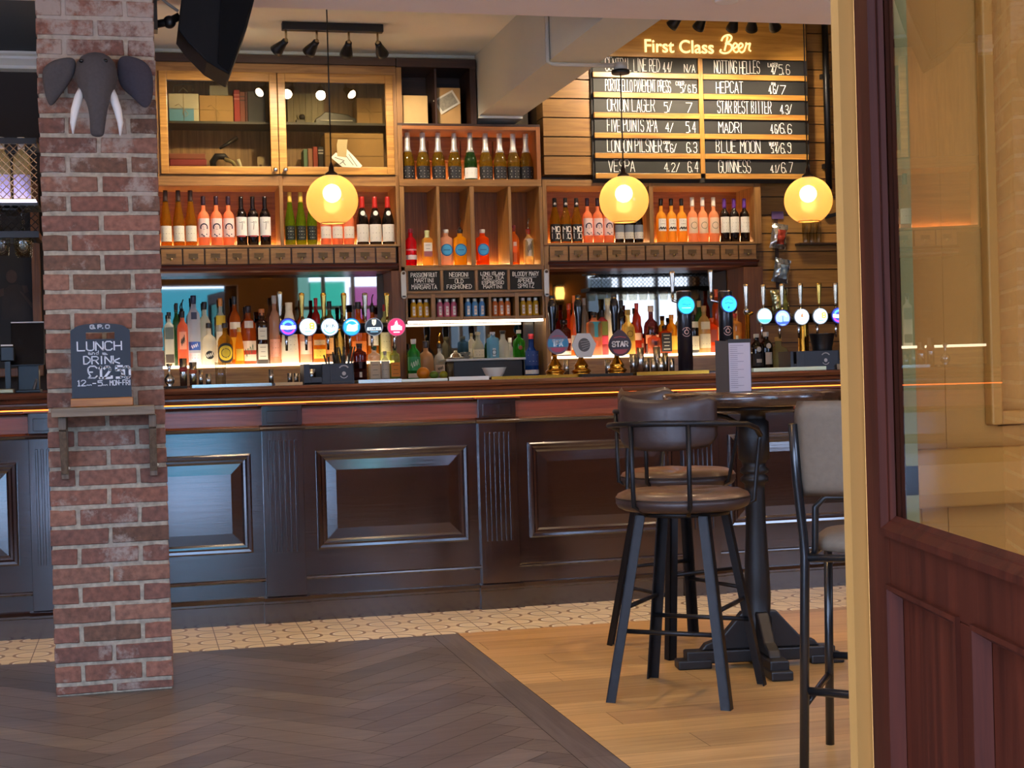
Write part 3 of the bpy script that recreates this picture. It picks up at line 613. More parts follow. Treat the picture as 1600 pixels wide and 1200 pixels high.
MB().box(1.622, 2.512, YF + .0085, YW, 1.700, 1.861).build('backing', oakm('X'), cp); MB().box(1.622, 2.512, YF - .004, YF + .008, 1.838, 1.861).build('top_rail', oakm('X'), cp, .002); MB().box(1.622, 2.512, YF - .004, YF + .008, 1.697, 1.712).build('bottom_rail', oakm('X'), cp, .002)
BX = [(1.642, 1.843), (1.865, 2.063), (2.086, 2.273), (2.290, 2.497)]
for a in (1.630, 1.853, 2.074, 2.281, 2.505): MB().box(a - .008, a + .008, YF - .003, YF + .008, 1.712, 1.838).build('divider', oakm('Z'), cp)
BT = [['PASSIONFRUIT', 'MARTINI', '-', 'MARGARITA'], ['NEGRONI', '-', 'OLD', 'FASHIONED'], ['LONG ISLAND', 'ICED TEA', '-', 'ESPRESSO', 'MARTINI'], ['BLOODY MARY', '-', 'APEROL', 'SPRITZ']]
for (a, c), T in zip(BX, BT):
    t = thing('cocktail_chalkboard', 'small chalkboard reading %s' % ' '.join(w.lower() for w in T if w != '-'), 'chalkboard', ((a + c) / 2, YF, 1.715))
    MB().box(a + .003, c - .003, YF + .001, YF + .008, 1.714, 1.836).build('slate', P('#15130f', .7), t)
    nz_ = sum(.25 if w == '-' else 1 for w in T); hh = .108 / nz_; zz = 1.828; fn = lambda u, v: (u, YF - .0005, v)
    for w in T:
        if w == '-': zz -= hh * .25; MB().stroke([(a + .035, zz + .003), (c - .035, zz + .003)], .002, fn).build('chalk_line', CHALK, t); continue
        zz -= hh; ww = min((c - a) * .82, len(w) * .0175); write(MB(), w, (a + c) / 2 - ww / 2, zz + hh * .12, ww, hh * .76, .0036, fn, .05).build('lettering', CHALK, t)
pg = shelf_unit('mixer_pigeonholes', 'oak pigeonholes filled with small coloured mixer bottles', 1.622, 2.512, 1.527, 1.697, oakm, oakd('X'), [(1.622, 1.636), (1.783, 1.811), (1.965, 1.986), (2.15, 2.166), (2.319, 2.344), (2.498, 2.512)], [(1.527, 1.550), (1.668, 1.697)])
MB().box(1.636, 2.50, YF + .004, YF + .02, 1.512, 1.526).build('light_strip', glow('#fff1dc', 5), pg)
t = thing('back_mirror', 'small back bar mirror behind the centre bottles', 'mirror', (2.07, 9.6, 1.2)); MB().box(1.622, 2.512, 9.60, 9.612, 1.166, 1.52).build('mirror_glass', MIR, t)
t = thing('wall_post', 'oak post between centre bottles and right mirror', 'post', (2.53, 9.45, 1.165)); MB().box(2.517, 2.550, YF + .005, YW, 1.166, 1.9895).build('board', oakm('Z'), t, .002)
# wall bottle openers on the posts
for x, lab in ((ax(630, YF, 440), 'left'), (ax(853, YF, 440), 'right')):
    t = thing('wall_bottle_opener', 'long rounded steel bottle opener plate at the %s of the cocktail boards' % lab, 'bottle opener', (x, YF, 1.77))
    mb = MB(); n = 10; poly = [(x + .016 * math.cos(PI * k / n), 1.822 + .016 * math.sin(PI * k / n)) for k in range(n + 1)] + [(x - .016 * math.cos(PI * k / n), 1.68 - .016 * math.sin(PI * k / n)) for k in range(n + 1)]
    mb.prism(poly, YF - .018, YF - .004); mb.build('plate', P('#b9b2a4', .35, .6), t, .002); MB().cyl_y((x, 1.822), .009, YF - .028, YF - .019, 14).build('opener', P('#4a3a2a', .4, .7), t); MB().box(x - .01, x + .01, YF - .022, YF - .019, 1.674, 1.684).build('magnet', BLACK, t)
# ================================================================ BOTTLES
PROF = {
 'bordeaux': [(.9, 0), (1, .015), (1, .60), (.97, .64), (.8, .69), (.5, .735), (.38, .77), (.36, .98), (.36, 1)],
 'rose': [(.9, 0), (1, .015), (1, .54), (.98, .58), (.88, .63), (.66, .675), (.42, .70), (.35, .74), (.35, .98), (.35, 1)],
 'burgundy': [(.92, 0), (1, .015), (1, .45), (.92, .54), (.7, .64), (.5, .73), (.38, .82), (.36, .98), (.36, 1)],
 'hock': [(.9, 0), (1, .015), (1, .40), (.9, .50), (.68, .62), (.5, .74), (.40, .85), (.38, .98), (.38, 1)],
 'champagne': [(.9, 0), (1, .015), (1, .36), (.94, .44), (.76, .54), (.5, .63), (.38, .70), (.34, .88), (.40, .90), (.36, 1)],
 'round': [(.92, 0), (1, .02), (1, .62), (.93, .69), (.6, .76), (.38, .79), (.36, .90), (.40, .91), (.40, .94)],
 'tall': [(.92, 0), (1, .02), (1, .68), (.92, .74), (.5, .80), (.40, .83), (.38, .93), (.42, .94), (.42, .97)],
 'cone': [(1, 0), (1.02, .02), (.98, .30), (.86, .52), (.62, .72), (.42, .84), (.38, .95), (.40, .97)],
 'dome': [(.92, 0), (1, .02), (1, .50), (.95, .58), (.78, .66), (.45, .71), (.32, .74), (.30, .93), (.34, .94)],
 'flask': [(.92, 0), (1, .02), (1, .70), (.95, .76), (.55, .80), (.40, .82), (.38, .92), (.42, .93)],
 'bell': [(.9, 0), (1, .03), (1.03, .30), (.95, .50), (.65, .62), (.40, .70), (.36, .92), (.42, .93)],
 'mixer': [(.9, 0), (1, .03), (1, .66), (.92, .75), (.62, .83), (.60, .9)],
}
def bottle(name, label, cat, loc, h, r, shape, glass, cap=None, capz=(.88, 1.0), lab=None, labz=(.12, .45), laba=65, sq=0.0, sx=1.0, sy=1.0, pourer=None, group=None, marks=None, mark_col='#3a332c', foil_r=.40, band=None, n=20):
    """marks: function(mb, fn, u0, u1, z0, z1) drawing on the label"""
    x, y, z = loc; t = thing(name, label, cat, loc, group)
    pr = [(0.0, .004)] + [(a * r, b_ * h) for a, b_ in PROF[shape]]
    pr[0] = (pr[1][0] * .5, .003)
    MB().lathe([(0, 0.003)] + pr[1:] , loc, n, sq, sx, sy).build('glass', glass, t)
    def rad(zz):
        q = zz / h; P_ = PROF[shape]
        for (a, b_), (c, d) in zip(P_[:-1], P_[1:]):
            if b_ <= q <= d: return r * (a + (c - a) * ((q - b_) / (d - b_) if d > b_ else 0))
        return r * P_[-1][0]
    if cap:
        mb = MB(); z0, z1 = capz[0] * h, capz[1] * h; k = 6
        prf = [(max(rad(min(z0 + (z1 - z0) * i / k, h)), foil_r * r * .9) + .0012, z0 + (z1 - z0) * i / k) for i in range(k + 1)]
        prf += [(prf[-1][0] * .9, z1 + .001), (0, z1 + .0015)]
        MB().lathe([(prf[0][0] * .6, z0)] + prf, loc, 14).build('cap', cap, t)
    if pourer:
        zt = (capz[1] if cap else PROF[shape][-1][1]) * h
        mb = MB(); mb.lathe([(.009, 0), (.009, .012), (.005, .018)], (x, y, z + zt), 10); mb.tube([(x, y, z + zt + .012), (x, y, z + zt + .045), (x + .008, y - .004, z + zt + .07)], .0035, 8); mb.build('pourer', pourer, t)
    flat = sq > .6
    def fn_for(rr, dz=0.0):
        if flat: return lambda u, v: (x + u, y - rr * sy * 1.003 - .0006 - dz, z + v)
        return lambda u, v: (x + (rr + .0008 + dz) * sx * math.sin(u / rr), y - (rr + .0008 + dz) * sy * math.cos(u / rr), z + v)
    def patch(z0, z1, half, mat_, nm='label', parent=t, dz=0.0, disc=False):
        rr = max(rad(z0), rad(z1)) if not flat else r; fn = fn_for(rr, dz); mb = MB()
        if disc:
            zc, R = (z0 + z1) / 2, (z1 - z0) / 2; k = 8
            for i in range(-k, k):
                a, b_ = R * i / k, R * (i + 1) / k; ha, hb = math.sqrt(max(R * R - a * a, 0)), math.sqrt(max(R * R - b_ * b_, 0))
                mb.add([fn(a, zc - ha), fn(b_, zc - hb), fn(b_, zc + hb), fn(a, zc + ha)], [(0, 1, 2, 3)])
        else:
            k = 1 if flat else 8
            for i in range(k):
                a, b_ = -half + 2 * half * i / k, -half + 2 * half * (i + 1) / k
                mb.add([fn(a, z0), fn(b_, z0), fn(b_, z1), fn(a, z1)], [(0, 1, 2, 3)])
        return mb.build(nm, mat_, parent, fix=True), fn, half
    if lab:
        for item in (lab if isinstance(lab, list) else [dict(col=lab, z=labz, a=laba)]):
            half = r * (.92 if flat else math.radians(item.get('a', laba))) * (item.get('a', laba) / 65 if flat else 1)
            z0, z1 = item['z'][0] * h, item['z'][1] * h
            lo, fn, half = patch(z0, z1, half, P(item['col'], .55), dz=item.get('dz', 0), disc=item.get('disc', False))
            mk = item.get('marks', marks)
            if mk:
                mb = MB(); fn2 = fn_for(max(rad(z0), rad(z1)) if not flat else r, item.get('dz', 0) + .0006); mk(mb, fn2, -half, half, z0, z1)
                if mb.v: mb.build('print', P(item.get('ink', mark_col), .6), lo)
    return t
def lines(k=3, w=.0022, wf=.6):
    def f(mb, fn, u0, u1, z0, z1):
        for i in range(k):
            zz = z1 - (z1 - z0) * (i + .7) / (k + .4); q = (u1 - u0) * wf * (1 - .25 * (i % 2)) / 2; mb.stroke([(-q, zz), (0, zz), (q, zz)], w, fn)
    return f
def words(*rows, sw=.0026, top=.9, bot=.12, wf=.8, jit=.03):
    def f(mb, fn, u0, u1, z0, z1):
        k = len(rows); Hh = (z1 - z0) * (top - bot) / k
        for i, w in enumerate(rows):
            ww = (u1 - u0) * wf; write(mb, w, -ww / 2, z0 + (z1 - z0) * top - (i + .88) * Hh, ww, Hh * .76, sw, fn, jit)
    return f
def face(mb, fn, u0, u1, z0, z1):
    zc = z0 + (z1 - z0) * .52; R = (u1 - u0) * .24
    mb.stroke([(R * 1.0 * math.cos(q), zc + R * 1.05 * math.sin(q)) for q in [math.radians(a) for a in range(-20, 201, 22)]], .0075, fn)
    mb.stroke([(-R * .5, zc + .004), (-R * .25, zc + .004)], .002, fn); mb.stroke([(R * .25, zc + .004), (R * .5, zc + .004)], .002, fn)
    mb.stroke([(0, zc), (0, zc - R * .35)], .0015, fn); mb.stroke([(-R * .25, zc - R * .6), (R * .25, zc - R * .6)], .002, fn)
    mb.stroke([(-R * 1.7, z0 + .006), (-R * .7, z0 + .017), (0, z0 + .007), (R * .7, z0 + .017), (R * 1.7, z0 + .006)], .008, fn)
    for i in range(2): zz = z1 - .008 - i * .007; mb.stroke([((u0 * .7), zz), (u1 * .7, zz)], .004, fn)
def seven(mb, fn, u0, u1, z0, z1):
    zc = z0 + (z1 - z0) * .72; mb.stroke([(-.016, zc), (-.004, zc - .002), (.004, zc + .003)], .0022, fn); mb.stroke([(.004, zc + .003), (.003, zc - .02), (.000, zc - .045)], .0026, fn)
    mb.stroke([(.014 + .004 * math.cos(q), zc + .006 * math.sin(q)) for q in [PI * k / 5 for k in range(11)]], .0016, fn)
def script(mb, fn, u0, u1, z0, z1):
    pts = [(u0 * .5 + (u1 - u0) * .5 * k / 14, z0 + (z1 - z0) * (.35 + .3 * k / 14) + (z1 - z0) * .22 * math.sin(k * 1.7)) for k in range(15)]; mb.stroke(pts, .003, fn)
def arch(mb, fn, u0, u1, z0, z1):
    zc = (z0 + z1) / 2; R = (u1 - u0) * .27; mb.stroke([(R * math.cos(q), zc + R * math.sin(q)) for q in [math.radians(a) for a in range(0, 361, 30)]], .004, fn)
def scene_mark(mb, fn, u0, u1, z0, z1):
    q = [(u0 * .85 + (u1 - u0) * .85 * k / 9, z0 + (z1 - z0) * (.18 + .06 * (k % 3))) for k in range(10)]; mb.stroke(q, .009, fn); lines(2)(mb, fn, u0, u1, z0 + (z1 - z0) * .4, z1)
ZW = 2.0055
def row(xs, ylist, z, make, names, group, base_py=None):
    """first bottle built by make(loc, label), the others copied from it"""
    first = None
    for (x, lab) in zip(xs, names):
        loc = (x, ylist, z)
        if first is None: first = make(loc, lab)
        else: dup(first, loc, lab)
    return first
def trio(pxs, py, what, where, **kw):
    Yr = 9.37; xs = [ax(p, Yr, py) for p in pxs]; n = len(xs)
    kw['r'] = min(kw['r'], min(b - a for a, b in zip(xs[:-1], xs[1:])) / 2 - .0012)
    pos = ['left one', 'middle one', 'right one'] if n == 3 else ORD
    names = ['%s, %s of three, %s' % (what, pos[i].split()[0], where) for i in range(n)]
    grp = '%s on the %s' % (what, where); cat = 'wine bottle'
    def mk(loc, lab): return bottle('wine_bottle', lab, cat, loc, group=grp, **kw)
    return row(xs, Yr, ZW, mk, names, grp)
L_ = 'left wine shelf'; R_ = 'right wine shelf'
DARK = bglass('#120b09', 0.05, .05); GREEN = bglass('#5f7a17', .35, .5); HONEY = bglass('#8a6418', .4, .4); ROSE = bglass('#f7a878', .22, .45); GOLD = bglass('#f2c04a', .28, .45); PEACH = bglass('#f6b884', .22, .45); CLEAR = bglass('#e6e4da', .6, .35); AMBER = bglass('#c06a24', .3, .5); OLIVE = bglass('#7c5c12', .35, .45)
trio([259, 279, 298], 340, 'slender amber hock bottle with cream label', L_, h=.335, r=.0385, shape='hock', glass=HONEY, cap=P('#3c2a22', .4), capz=(.80, 1.0), lab='#e6e0cc', labz=(.08, .36), marks=lines(3))
trio([318, 338, 357], 340, 'pink rose bottle with a line drawn face label', L_, h=.30, r=.0385, shape='rose', glass=ROSE, cap=P('#2c1626', .35), capz=(.82, 1.0), lab='#f3d3c8', labz=(.17, .55), laba=68, marks=face, mark_col='#2c2a44')
trio([377, 395, 414], 340, 'black red wine bottle with white seven label', L_, h=.298, r=.0375, shape='bordeaux', glass=DARK, cap=P('#130a0c', .25), capz=(.72, 1.0), lab=[dict(col='#e9e7de', z=(.20, .58), a=72, marks=seven), dict(col='#b04a4a', z=(.175, .205), a=40, marks=None)])
trio([453, 470, 487], 340, 'green hock bottle with dark label and yellow capsule', L_, h=.325, r=.0385, shape='hock', glass=GREEN, cap=P('#d8b748', .35), capz=(.81, 1.0), lab='#1d231c', labz=(.10, .36), marks=lines(4, .003, .5), mark_col='#b9bda0')
trio([509, 527, 545], 360, 'orange rose bottle behind the left globe lamp', L_, h=.27, r=.037, shape='rose', glass=ROSE, cap=P('#d9c7a6', .35), capz=(.82, 1.0), lab='#f4ead6', labz=(.15, .42), marks=lines(2))
trio([566, 586, 606], 340, 'dark burgundy bottle with red capsule and pale label', L_, h=.298, r=.0395, shape='burgundy', glass=DARK, cap=P('#b3261e', .35), capz=(.76, 1.0), lab=[dict(col='#e4e0d4', z=(.06, .42), a=70, marks=lines(3)), dict(col='#efece4', z=(.60, .70), a=48, marks=None, disc=True)])
trio([867, 884, 901], 345, 'yellow white wine bottle with bold black MOKO label', R_, h=.29, r=.0385, shape='burgundy', glass=OLIVE, cap=P('#16110d', .35), capz=(.80, 1.0), lab=[dict(col='#1a1a16', z=(.04, .42), a=75, marks=words('MO', 'KO', sw=.006, wf=.62), ink='#f2efe2'), dict(col='#efe9da', z=(.83, .90), a=60, marks=None, disc=True)])
trio([918, 934, 950], 345, 'pink face labelled rose bottle beside the middle globe', R_, h=.29, r=.0375, shape='rose', glass=ROSE, cap=P('#2c1626', .35), capz=(.82, 1.0), lab='#f3d3c8', labz=(.17, .55), laba=68, marks=face, mark_col='#2c2a44')
trio([967, 982, 997], 345, 'dark red wine bottle with grey and white label', R_, h=.29, r=.036, shape='burgundy', glass=DARK, cap=P('#20161a', .35), capz=(.78, 1.0), lab=[dict(col='#7f8790', z=(.24, .40), a=70, marks=None), dict(col='#dcd8ca', z=(.09, .24), a=70, marks=lines(2))])
trio([1033, 1049, 1065], 340, 'golden wine bottle with village scene label and black cap', R_, h=.287, r=.0365, shape='rose', glass=GOLD, cap=P('#191310', .35), capz=(.84, 1.0), lab='#e7e4d6', labz=(.26, .54), laba=48, marks=scene_mark)
trio([1082, 1098, 1115], 340, 'peach rose bottle with white capsule and arched label', R_, h=.295, r=.0365, shape='rose', glass=PEACH, cap=P('#e6dfcf', .35), capz=(.80, 1.0), lab='#e6c9a6', labz=(.20, .55), laba=66, marks=arch, mark_col='#8d8570')
trio([1132, 1147, 1163], 340, 'dark red wine bottle with purple capsule', R_, h=.287, r=.0355, shape='bordeaux', glass=DARK, cap=P('#5b2f8a', .35), capz=(.78, 1.0), lab='#e3dfd2', labz=(.22, .58), laba=70, marks=lines(4))
# sparkling wine
xs = [ax(p, 9.40, 250) for p in (637, 661, 685, 710, 735, 759, 781, 802, 822)]
first = None
for i, x in enumerate(xs):
    loc = (x, 9.40, 2.4055)
    if i == 4:
        bottle('sparkling_wine_bottle', 'green sparkling wine bottle with white label among the dark labelled ones', 'sparkling wine bottle', loc, .304, .0425, 'champagne', bglass('#1d3a16', .2, .3), P('#cfd0c8', .3, .5), (.60, 1.0), '#e8e6de', (.05, .27), 70, marks=lines(1)); continue
    k = i if i < 4 else i - 1
    lab = 'olive sparkling wine bottle with silver foil, %s dark labelled one from the left' % ORD[k]
    if first is None: first = bottle('sparkling_wine_bottle', lab, 'sparkling wine bottle', loc, .302, .043, 'champagne', bglass('#6e5612', .25, .3), P('#dcdcd6', .3, .5), (.60, 1.0), '#17171a', (.04, .30), 78, group='sparkling wine on the top shelf', marks=lines(4, .004, .55), mark_col='#b9b7b0')
    else: dup(first, loc, lab)
# spirits in the four bays
ZB = 1.8725
def spirit(px, py, z, Y, label, name='spirit_bottle', **kw): return bottle(name, label, 'spirit bottle', (ax(px, Y, py), Y, z), **kw)
RED_G = bglass('#c4122a', .25, .5)
spirit(642, 390, ZB, 9.42, 'crimson pink spirit bottle with white band in the first bay', h=.235, r=.037, shape='round', glass=RED_G, cap=P('#7a1424', .3), capz=(.90, 1.0), lab=[dict(col='#e9dcdc', z=(.18, .30), a=75, marks=None), dict(col='#e2a0a8', z=(.42, .46), a=60, marks=None)])
spirit(668, 390, ZB, 9.42, 'clear flask bottle with cream label and pale green stopper', h=.225, r=.036, shape='flask', glass=bglass('#e8c468', .6, .5), cap=P('#cdd39a', .4), capz=(.80, 1.0), lab=[dict(col='#ebe5d6', z=(.42, .66), a=52, marks=lines(2)), dict(col='#a8656a', z=(.27, .42), a=52, marks=None)], sq=.7, sy=.6)
BLUE = '#3f9fd0'
def bluebot(px, col, label, cap, pour=None):
    return spirit(px, 390, ZB, 9.37, label, h=.225, r=.041, shape='flask', glass=bglass(col, .45, .6), cap=cap, capz=(.90, 1.0), lab=[dict(col='#1f6aa0', z=(.26, .60), disc=True, marks=None), dict(col=BLUE, z=(.29, .57), disc=True, dz=.0005, marks=lines(1, .004, .5), ink='#1d4e86')], pourer=pour, sq=.7, sy=.6)
bluebot(697, '#f0cdb8', 'pale pink bottle with blue round label in the second bay', P('#dcd6c8', .4))
bluebot(719, '#f4c22a', 'yellow bottle with blue round label and black pourer', P('#2a1e18', .4), P('#2a1812', .3))
bluebot(754, '#ef6a1a', 'orange bottle with blue round label in the third bay', P('#dcd6c8', .4))
spirit(803, 390, ZB, 9.42, 'orange spirit bottle with ornate red neck in the fourth bay', h=.255, r=.034, shape='round', glass=bglass('#e08a3a', .5, .6), cap=P('#7c2326', .35), capz=(.85, 1.0), lab=[dict(col='#e06a1c', z=(.08, .32), a=60, marks=None), dict(col='#d9c9b0', z=(.48, .58), a=60, marks=lines(1))], sq=.5)
spirit(826, 390, ZB, 9.42, 'clear spirit bottle with drawn label and red capped pourer', h=.235, r=.033, shape='round', glass=bglass('#efe2b4', .6, .6), cap=P('#c33a22', .35), capz=(.84, .98), lab=[dict(col='#ded8c6', z=(.24, .72), a=58, marks=script)], pourer=STEEL, sq=.5)
# mixers in the pigeonholes
CANS = [((646, 656, 666), '#e0a51c', 'yellow'), ((687, 698, 709), '#d9708a', 'pink'), ((731, 742, 753), '#5f9fd6', 'blue'), ((773, 783, 793), '#e07a38', 'orange'), ((817, 827, 837), '#cf9f22', 'ochre')]
for pxs, c, nm in CANS:
    first = None
    for i, p in enumerate(pxs):
        loc = (ax(p, 9.36, 480), 9.36, 1.5505); lab = 'small %s mixer bottle with pale cap, %s of three in its pigeonhole' % (nm, ['left', 'middle', 'right'][i])
        if first is None: first = bottle('mixer_bottle', lab, 'mixer bottle', loc, .112, .0205, 'mixer', P(c, .35), P('#d9d2c4', .3, .3), (.84, 1.0), lab=[dict(col='#f0e2d4', z=(.1, .6), a=24, marks=lines(2, .004), ink=c)], group='%s mixers in the pigeonholes' % nm, foil_r=.62, n=16)
        else: dup(first, loc, lab)
# spirits on the left lit step
ZS, ZC = 1.2865, 1.1655
PLACED = []
def S(px, top, w0, label, shape, glass, cap=None, lab=None, base=None, Y=9.40, z=ZS, **kw):
    for kf, dy in [(a, b) for a in (1, .93, .86, .79, .72, .65) for b in (0, .03, -.03, .05, -.05, .07, .09, -.08, .12, -.1, .15, .18, -.13, .21)]:
        wpx = w0 * kf; Yn = Y + dy; x = ax(px, Yn, 540); rr = wpx / 2 / F * Yn * 1.04 * (1.32 if kw.get('sq') else 1.03) + .001
        lim = (9.30 + rr * .8, 9.595 - rr) if z == ZS else ((9.03, 9.27) if z != ZC else (9.0, 9.255 if px < 630 else 9.585 - rr))
        if lim[0] <= Yn <= lim[1] and all(abs(z - q[3]) > .05 or math.hypot(x - q[0], Yn - q[1]) > rr + q[2] for q in PLACED): break
    else: Yn = Y; print('no room for', label)
    Y = Yn; x = ax(px, Y, 540); PLACED.append((x, Y, rr, z)); sc = (at(px + 10, 540, Y).x - at(px, 540, Y).x) / 10; zt = az(top, Y, px)
    pour = kw.get('pourer'); h = zt - z - (.07 if pour else 0)
    return bottle('spirit_bottle', label, 'spirit bottle', (x, Y, z), h=h, r=wpx * sc / 2, shape=shape, glass=glass, cap=P(cap, .35) if isinstance(cap, str) else cap, lab=lab, n=16, **kw)
def lb(col, z0, z1, a=62, marks=None, ink='#3a332c', **k): return dict(col=col, z=(z0, z1), a=a, marks=marks, ink=ink, **k)
PB = P('#141212', .35)
S(265, 488, 15, 'clear square gin bottle with dark label next to the pillar', 'flask', CLEAR, '#1a1512', [lb('#5c6a64', .50, .72), lb('#4a4038', .06, .22)], sq=.7)
S(277, 474, 11, 'dark slim liqueur bottle behind the coral vodka bottle', 'tall', bglass('#3a5a3a', .4, .4), '#16130f', None, Y=9.52)
S(286, 468, 17, 'tall coral vodka bottle with sideways script', 'tall', bglass('#f08c68', .3, .5), PB, [lb('#e4572e', .06, .16, 70), lb('#f0a080', .30, .62, 40, script)], pourer=PB)
S(304, 462, 20, 'tall frosted vodka bottle with blue lettering', 'tall', bglass('#d9dff0', .35, .7), '#2a3350', [lb('#3a62c0', .22, .34, 62, script, '#e9eefc'), lb('#2b3450', .66, .76, 26), lb('#dfe3ef', .08, .18, 60, lines(2))])
S(321, 472, 19, 'clear rum bottle standing behind the black oval label', 'round', CLEAR, '#15120f', None, Y=9.52)
S(327, 505, 24, 'squat clear bottle with black oval label', 'dome', CLEAR, '#15120f', [lb('#16181a', .14, .34, 50, script, '#d7d7cf', disc=True)])
S(346, 466, 16, 'clear bottle with yellow neck label and orange cap', 'round', CLEAR, '#d98a3a', [lb('#e3c33a', .60, .74, 62), lb('#cfc9ba', .30, .5, 60, lines(3))], Y=9.50)
S(352, 505, 24, 'squat rum bottle with round yellow and black label', 'dome', bglass('#8a6a20', .5, .5), '#2a1d12', [lb('#191713', .04, .52, disc=True), lb('#e0c22e', .10, .46, disc=True, dz=.0005, marks=arch)])
S(368, 463, 18, 'amber whisky bottle with yellow base label', 'round', AMBER, '#1c1412', [lb('#e9b52a', .08, .40, 60), lb('#e5ddc4', .52, .62, 60)], Y=9.46)
S(374, 512, 15, 'small golden bottle with tapered neck', 'cone', bglass('#e0a52c', .4, .6), '#c9a24a', [lb('#e8bd3a', .10, .42, 50)], Y=9.34)
S(389, 478, 24, 'amber rum bottle with white label and red band', 'round', AMBER, '#2a1814', [lb('#e9e4d4', .06, .40, 70, script, '#2a6a4a'), lb('#c23c34', .17, .24, 62, dz=.0006), lb('#d9d2c2', .62, .74, 34)])
S(410, 483, 20, 'dark square bottle with copper neck and two cream labels', 'flask', bglass('#2a130a', .15, .3), '#b0662a', [lb('#d8d2c0', .08, .36, 52, lines(3)), lb('#cfc8b4', .44, .66, 48, lines(2))], sq=.75)
S(430, 462, 17, 'tall steel capped bottle with pink label', 'round', bglass('#d8b7a0', .5, .5), '#b9b4a8', [lb('#e2a48e', .10, .36, 66, lines(3))], Y=9.46)
S(433, 515, 20, 'square amber cordial bottle with pink paper label', 'flask', AMBER, '#1c1412', [lb('#e7b49c', .12, .62, 62, lines(4))], sq=.7)
S(453, 473, 27, 'cream conical liqueur bottle behind the first tap lens', 'cone', P('#ddd3ba', .4), '#d8ceb4', [lb('#d9d1bb', .18, .42, 60, lines(3))], Y=9.46)
S(455, 512, 22, 'square almond liqueur bottle with cream label', 'flask', bglass('#8a3a12', .35, .5), '#2a1a12', [lb('#d9d0b8', .10, .58, 60, lines(4))], sq=.7, Y=9.34)
S(473, 468, 22, 'orange round shouldered bottle behind the second tap lens', 'dome', bglass('#e8841c', .4, .6), '#d07a1e', None, Y=9.48)
S(478, 500, 19, 'pale pink gin bottle on the lit step', 'round', bglass('#efd2bc', .45, .7), '#d9c9b0', [lb('#eedcc8', .2, .5, 66)])
S(495, 466, 13, 'slim red bitters bottle with red cap', 'tall', bglass('#a3201c', .3, .5), '#b3231f', [lb('#7c1614', .3, .5, 60)], Y=9.46)
S(499, 506, 20, 'golden whisky bottle with yellow label', 'round', bglass('#d08a1c', .4, .6), '#2a2018', [lb('#ecc94a', .10, .34, 66, lines(2)), lb('#d4b07a', .45, .58, 60, lines(1))])
S(516, 471, 17, 'smoky brown liqueur bottle with black cap', 'round', bglass('#6a4426', .4, .4), '#14110f', [lb('#c8985a', .14, .4, 60, lines(2))], Y=9.46)
S(536, 478, 15, 'black bottle behind the fourth tap handle', 'round', DARK, '#171414', None, Y=9.48)
S(561, 472, 24, 'orange brandy bottle with wide shoulders and black cap', 'dome', AMBER, '#191412', [lb('#d9772c', .12, .34, 66, lines(2))])
S(583, 460, 18, 'whisky bottle with black pourer behind the harp lens', 'round', bglass('#a36a1c', .45, .5), '#1b1714', [lb('#e9e2cc', .28, .50, 60, lines(3)), lb('#d9a23a', .60, .70, 50)], pourer=PB)
S(603, 476, 18, 'pale green bottle with cream label next to the post', 'round', bglass('#c6cf96', .5, .6), '#8a1d1a', [lb('#d6d3a0', .16, .52, 62, lines(3))])
# front row on the back counter, left
S(561, 537, 22, 'dark cordial bottle with narrow cream label on the counter', 'flask', bglass('#2a1210', .2, .3), '#4a2a1a', [lb('#e4d9c4', .10, .24, 62, lines(1)), lb('#4a3a44', .34, .52, 62)], Y=9.1, z=ZC, sq=.6)
S(584, 541, 19, 'clear miniature crate bottle with green neck seal', 'flask', CLEAR, '#2f5a36', [lb('#e2d3ba', .06, .56, 58, lines(3))], Y=9.1, z=ZC, sq=.7)
S(601, 549, 13, 'slim clear bottle with grey paper label on the counter', 'round', CLEAR, '#d4cdbd', [lb('#cfcabc', .08, .66, 72, lines(3))], Y=9.1, z=ZC)
S(616, 541, 15, 'narrow green bottle with orange square label on the counter', 'flask', bglass('#a9b06a', .5, .5), '#15120f', [lb('#e08a24', .10, .52, 66, lines(3))], Y=9.1, z=ZC, sq=.7)
# centre bottles
S(647, 545, 17, 'clear and white topped bottle behind the green label bottle', 'round', CLEAR, '#e6ddd0', None, Y=9.45, z=ZC)
S(646, 530, 20, 'green gin bottle with emerald label at the left of the centre', 'round', bglass('#3f9a4a', .4, .6), '#e9e2d6', [lb('#2f9a58', .22, .56, 74, script, '#dff0dc'), lb('#d9d4c4', .04, .15, 74)], Y=9.2, z=ZC)
S(665, 533, 24, 'frosted apricot liqueur bottle with dark cap', 'dome', bglass('#e0b98a', .35, .6), '#33261e', None, Y=9.25, z=ZC, capz=(.82, 1.0))
S(686, 520, 17, 'clear gin bottle with pourer behind the limes', 'dome', CLEAR, '#2c2722', [lb('#d8c6ba', .2, .4, 55, script)], Y=9.37, z=ZC, pourer=BRASS)
ZM = 1.284
S(737, 521, 10, 'small cream shaker bottle on the white topped box', 'round', P('#d8cfae', .4), '#b9ab78', [lb('#f0ead4', .1, .4)], Y=9.18, z=ZM)
S(747, 519, 18, 'clear tequila bottle with cream square label', 'bell', bglass('#d9d6c4', .6, .5), '#cbbf9a', [lb('#e2d7b4', .04, .34, 66, lines(2))], Y=9.14, z=ZM)
S(770, 519, 18, 'pale blue gin bottle with arched label', 'flask', bglass('#8fc0dc', .45, .6), '#c9d6dc', [lb('#e6ebea', .06, .38, 40, arch, '#3a444c')], Y=9.16, z=ZM, sq=.6)
S(786, 517, 20, 'clear bell shaped bottle with dark stopper', 'bell', CLEAR, '#2a241d', None, Y=9.16, z=ZM)
S(797, 528, 14, 'clear bottle with cream neck behind the bell bottle', 'round', CLEAR, '#d8d2c0', None, Y=9.45, z=ZC)
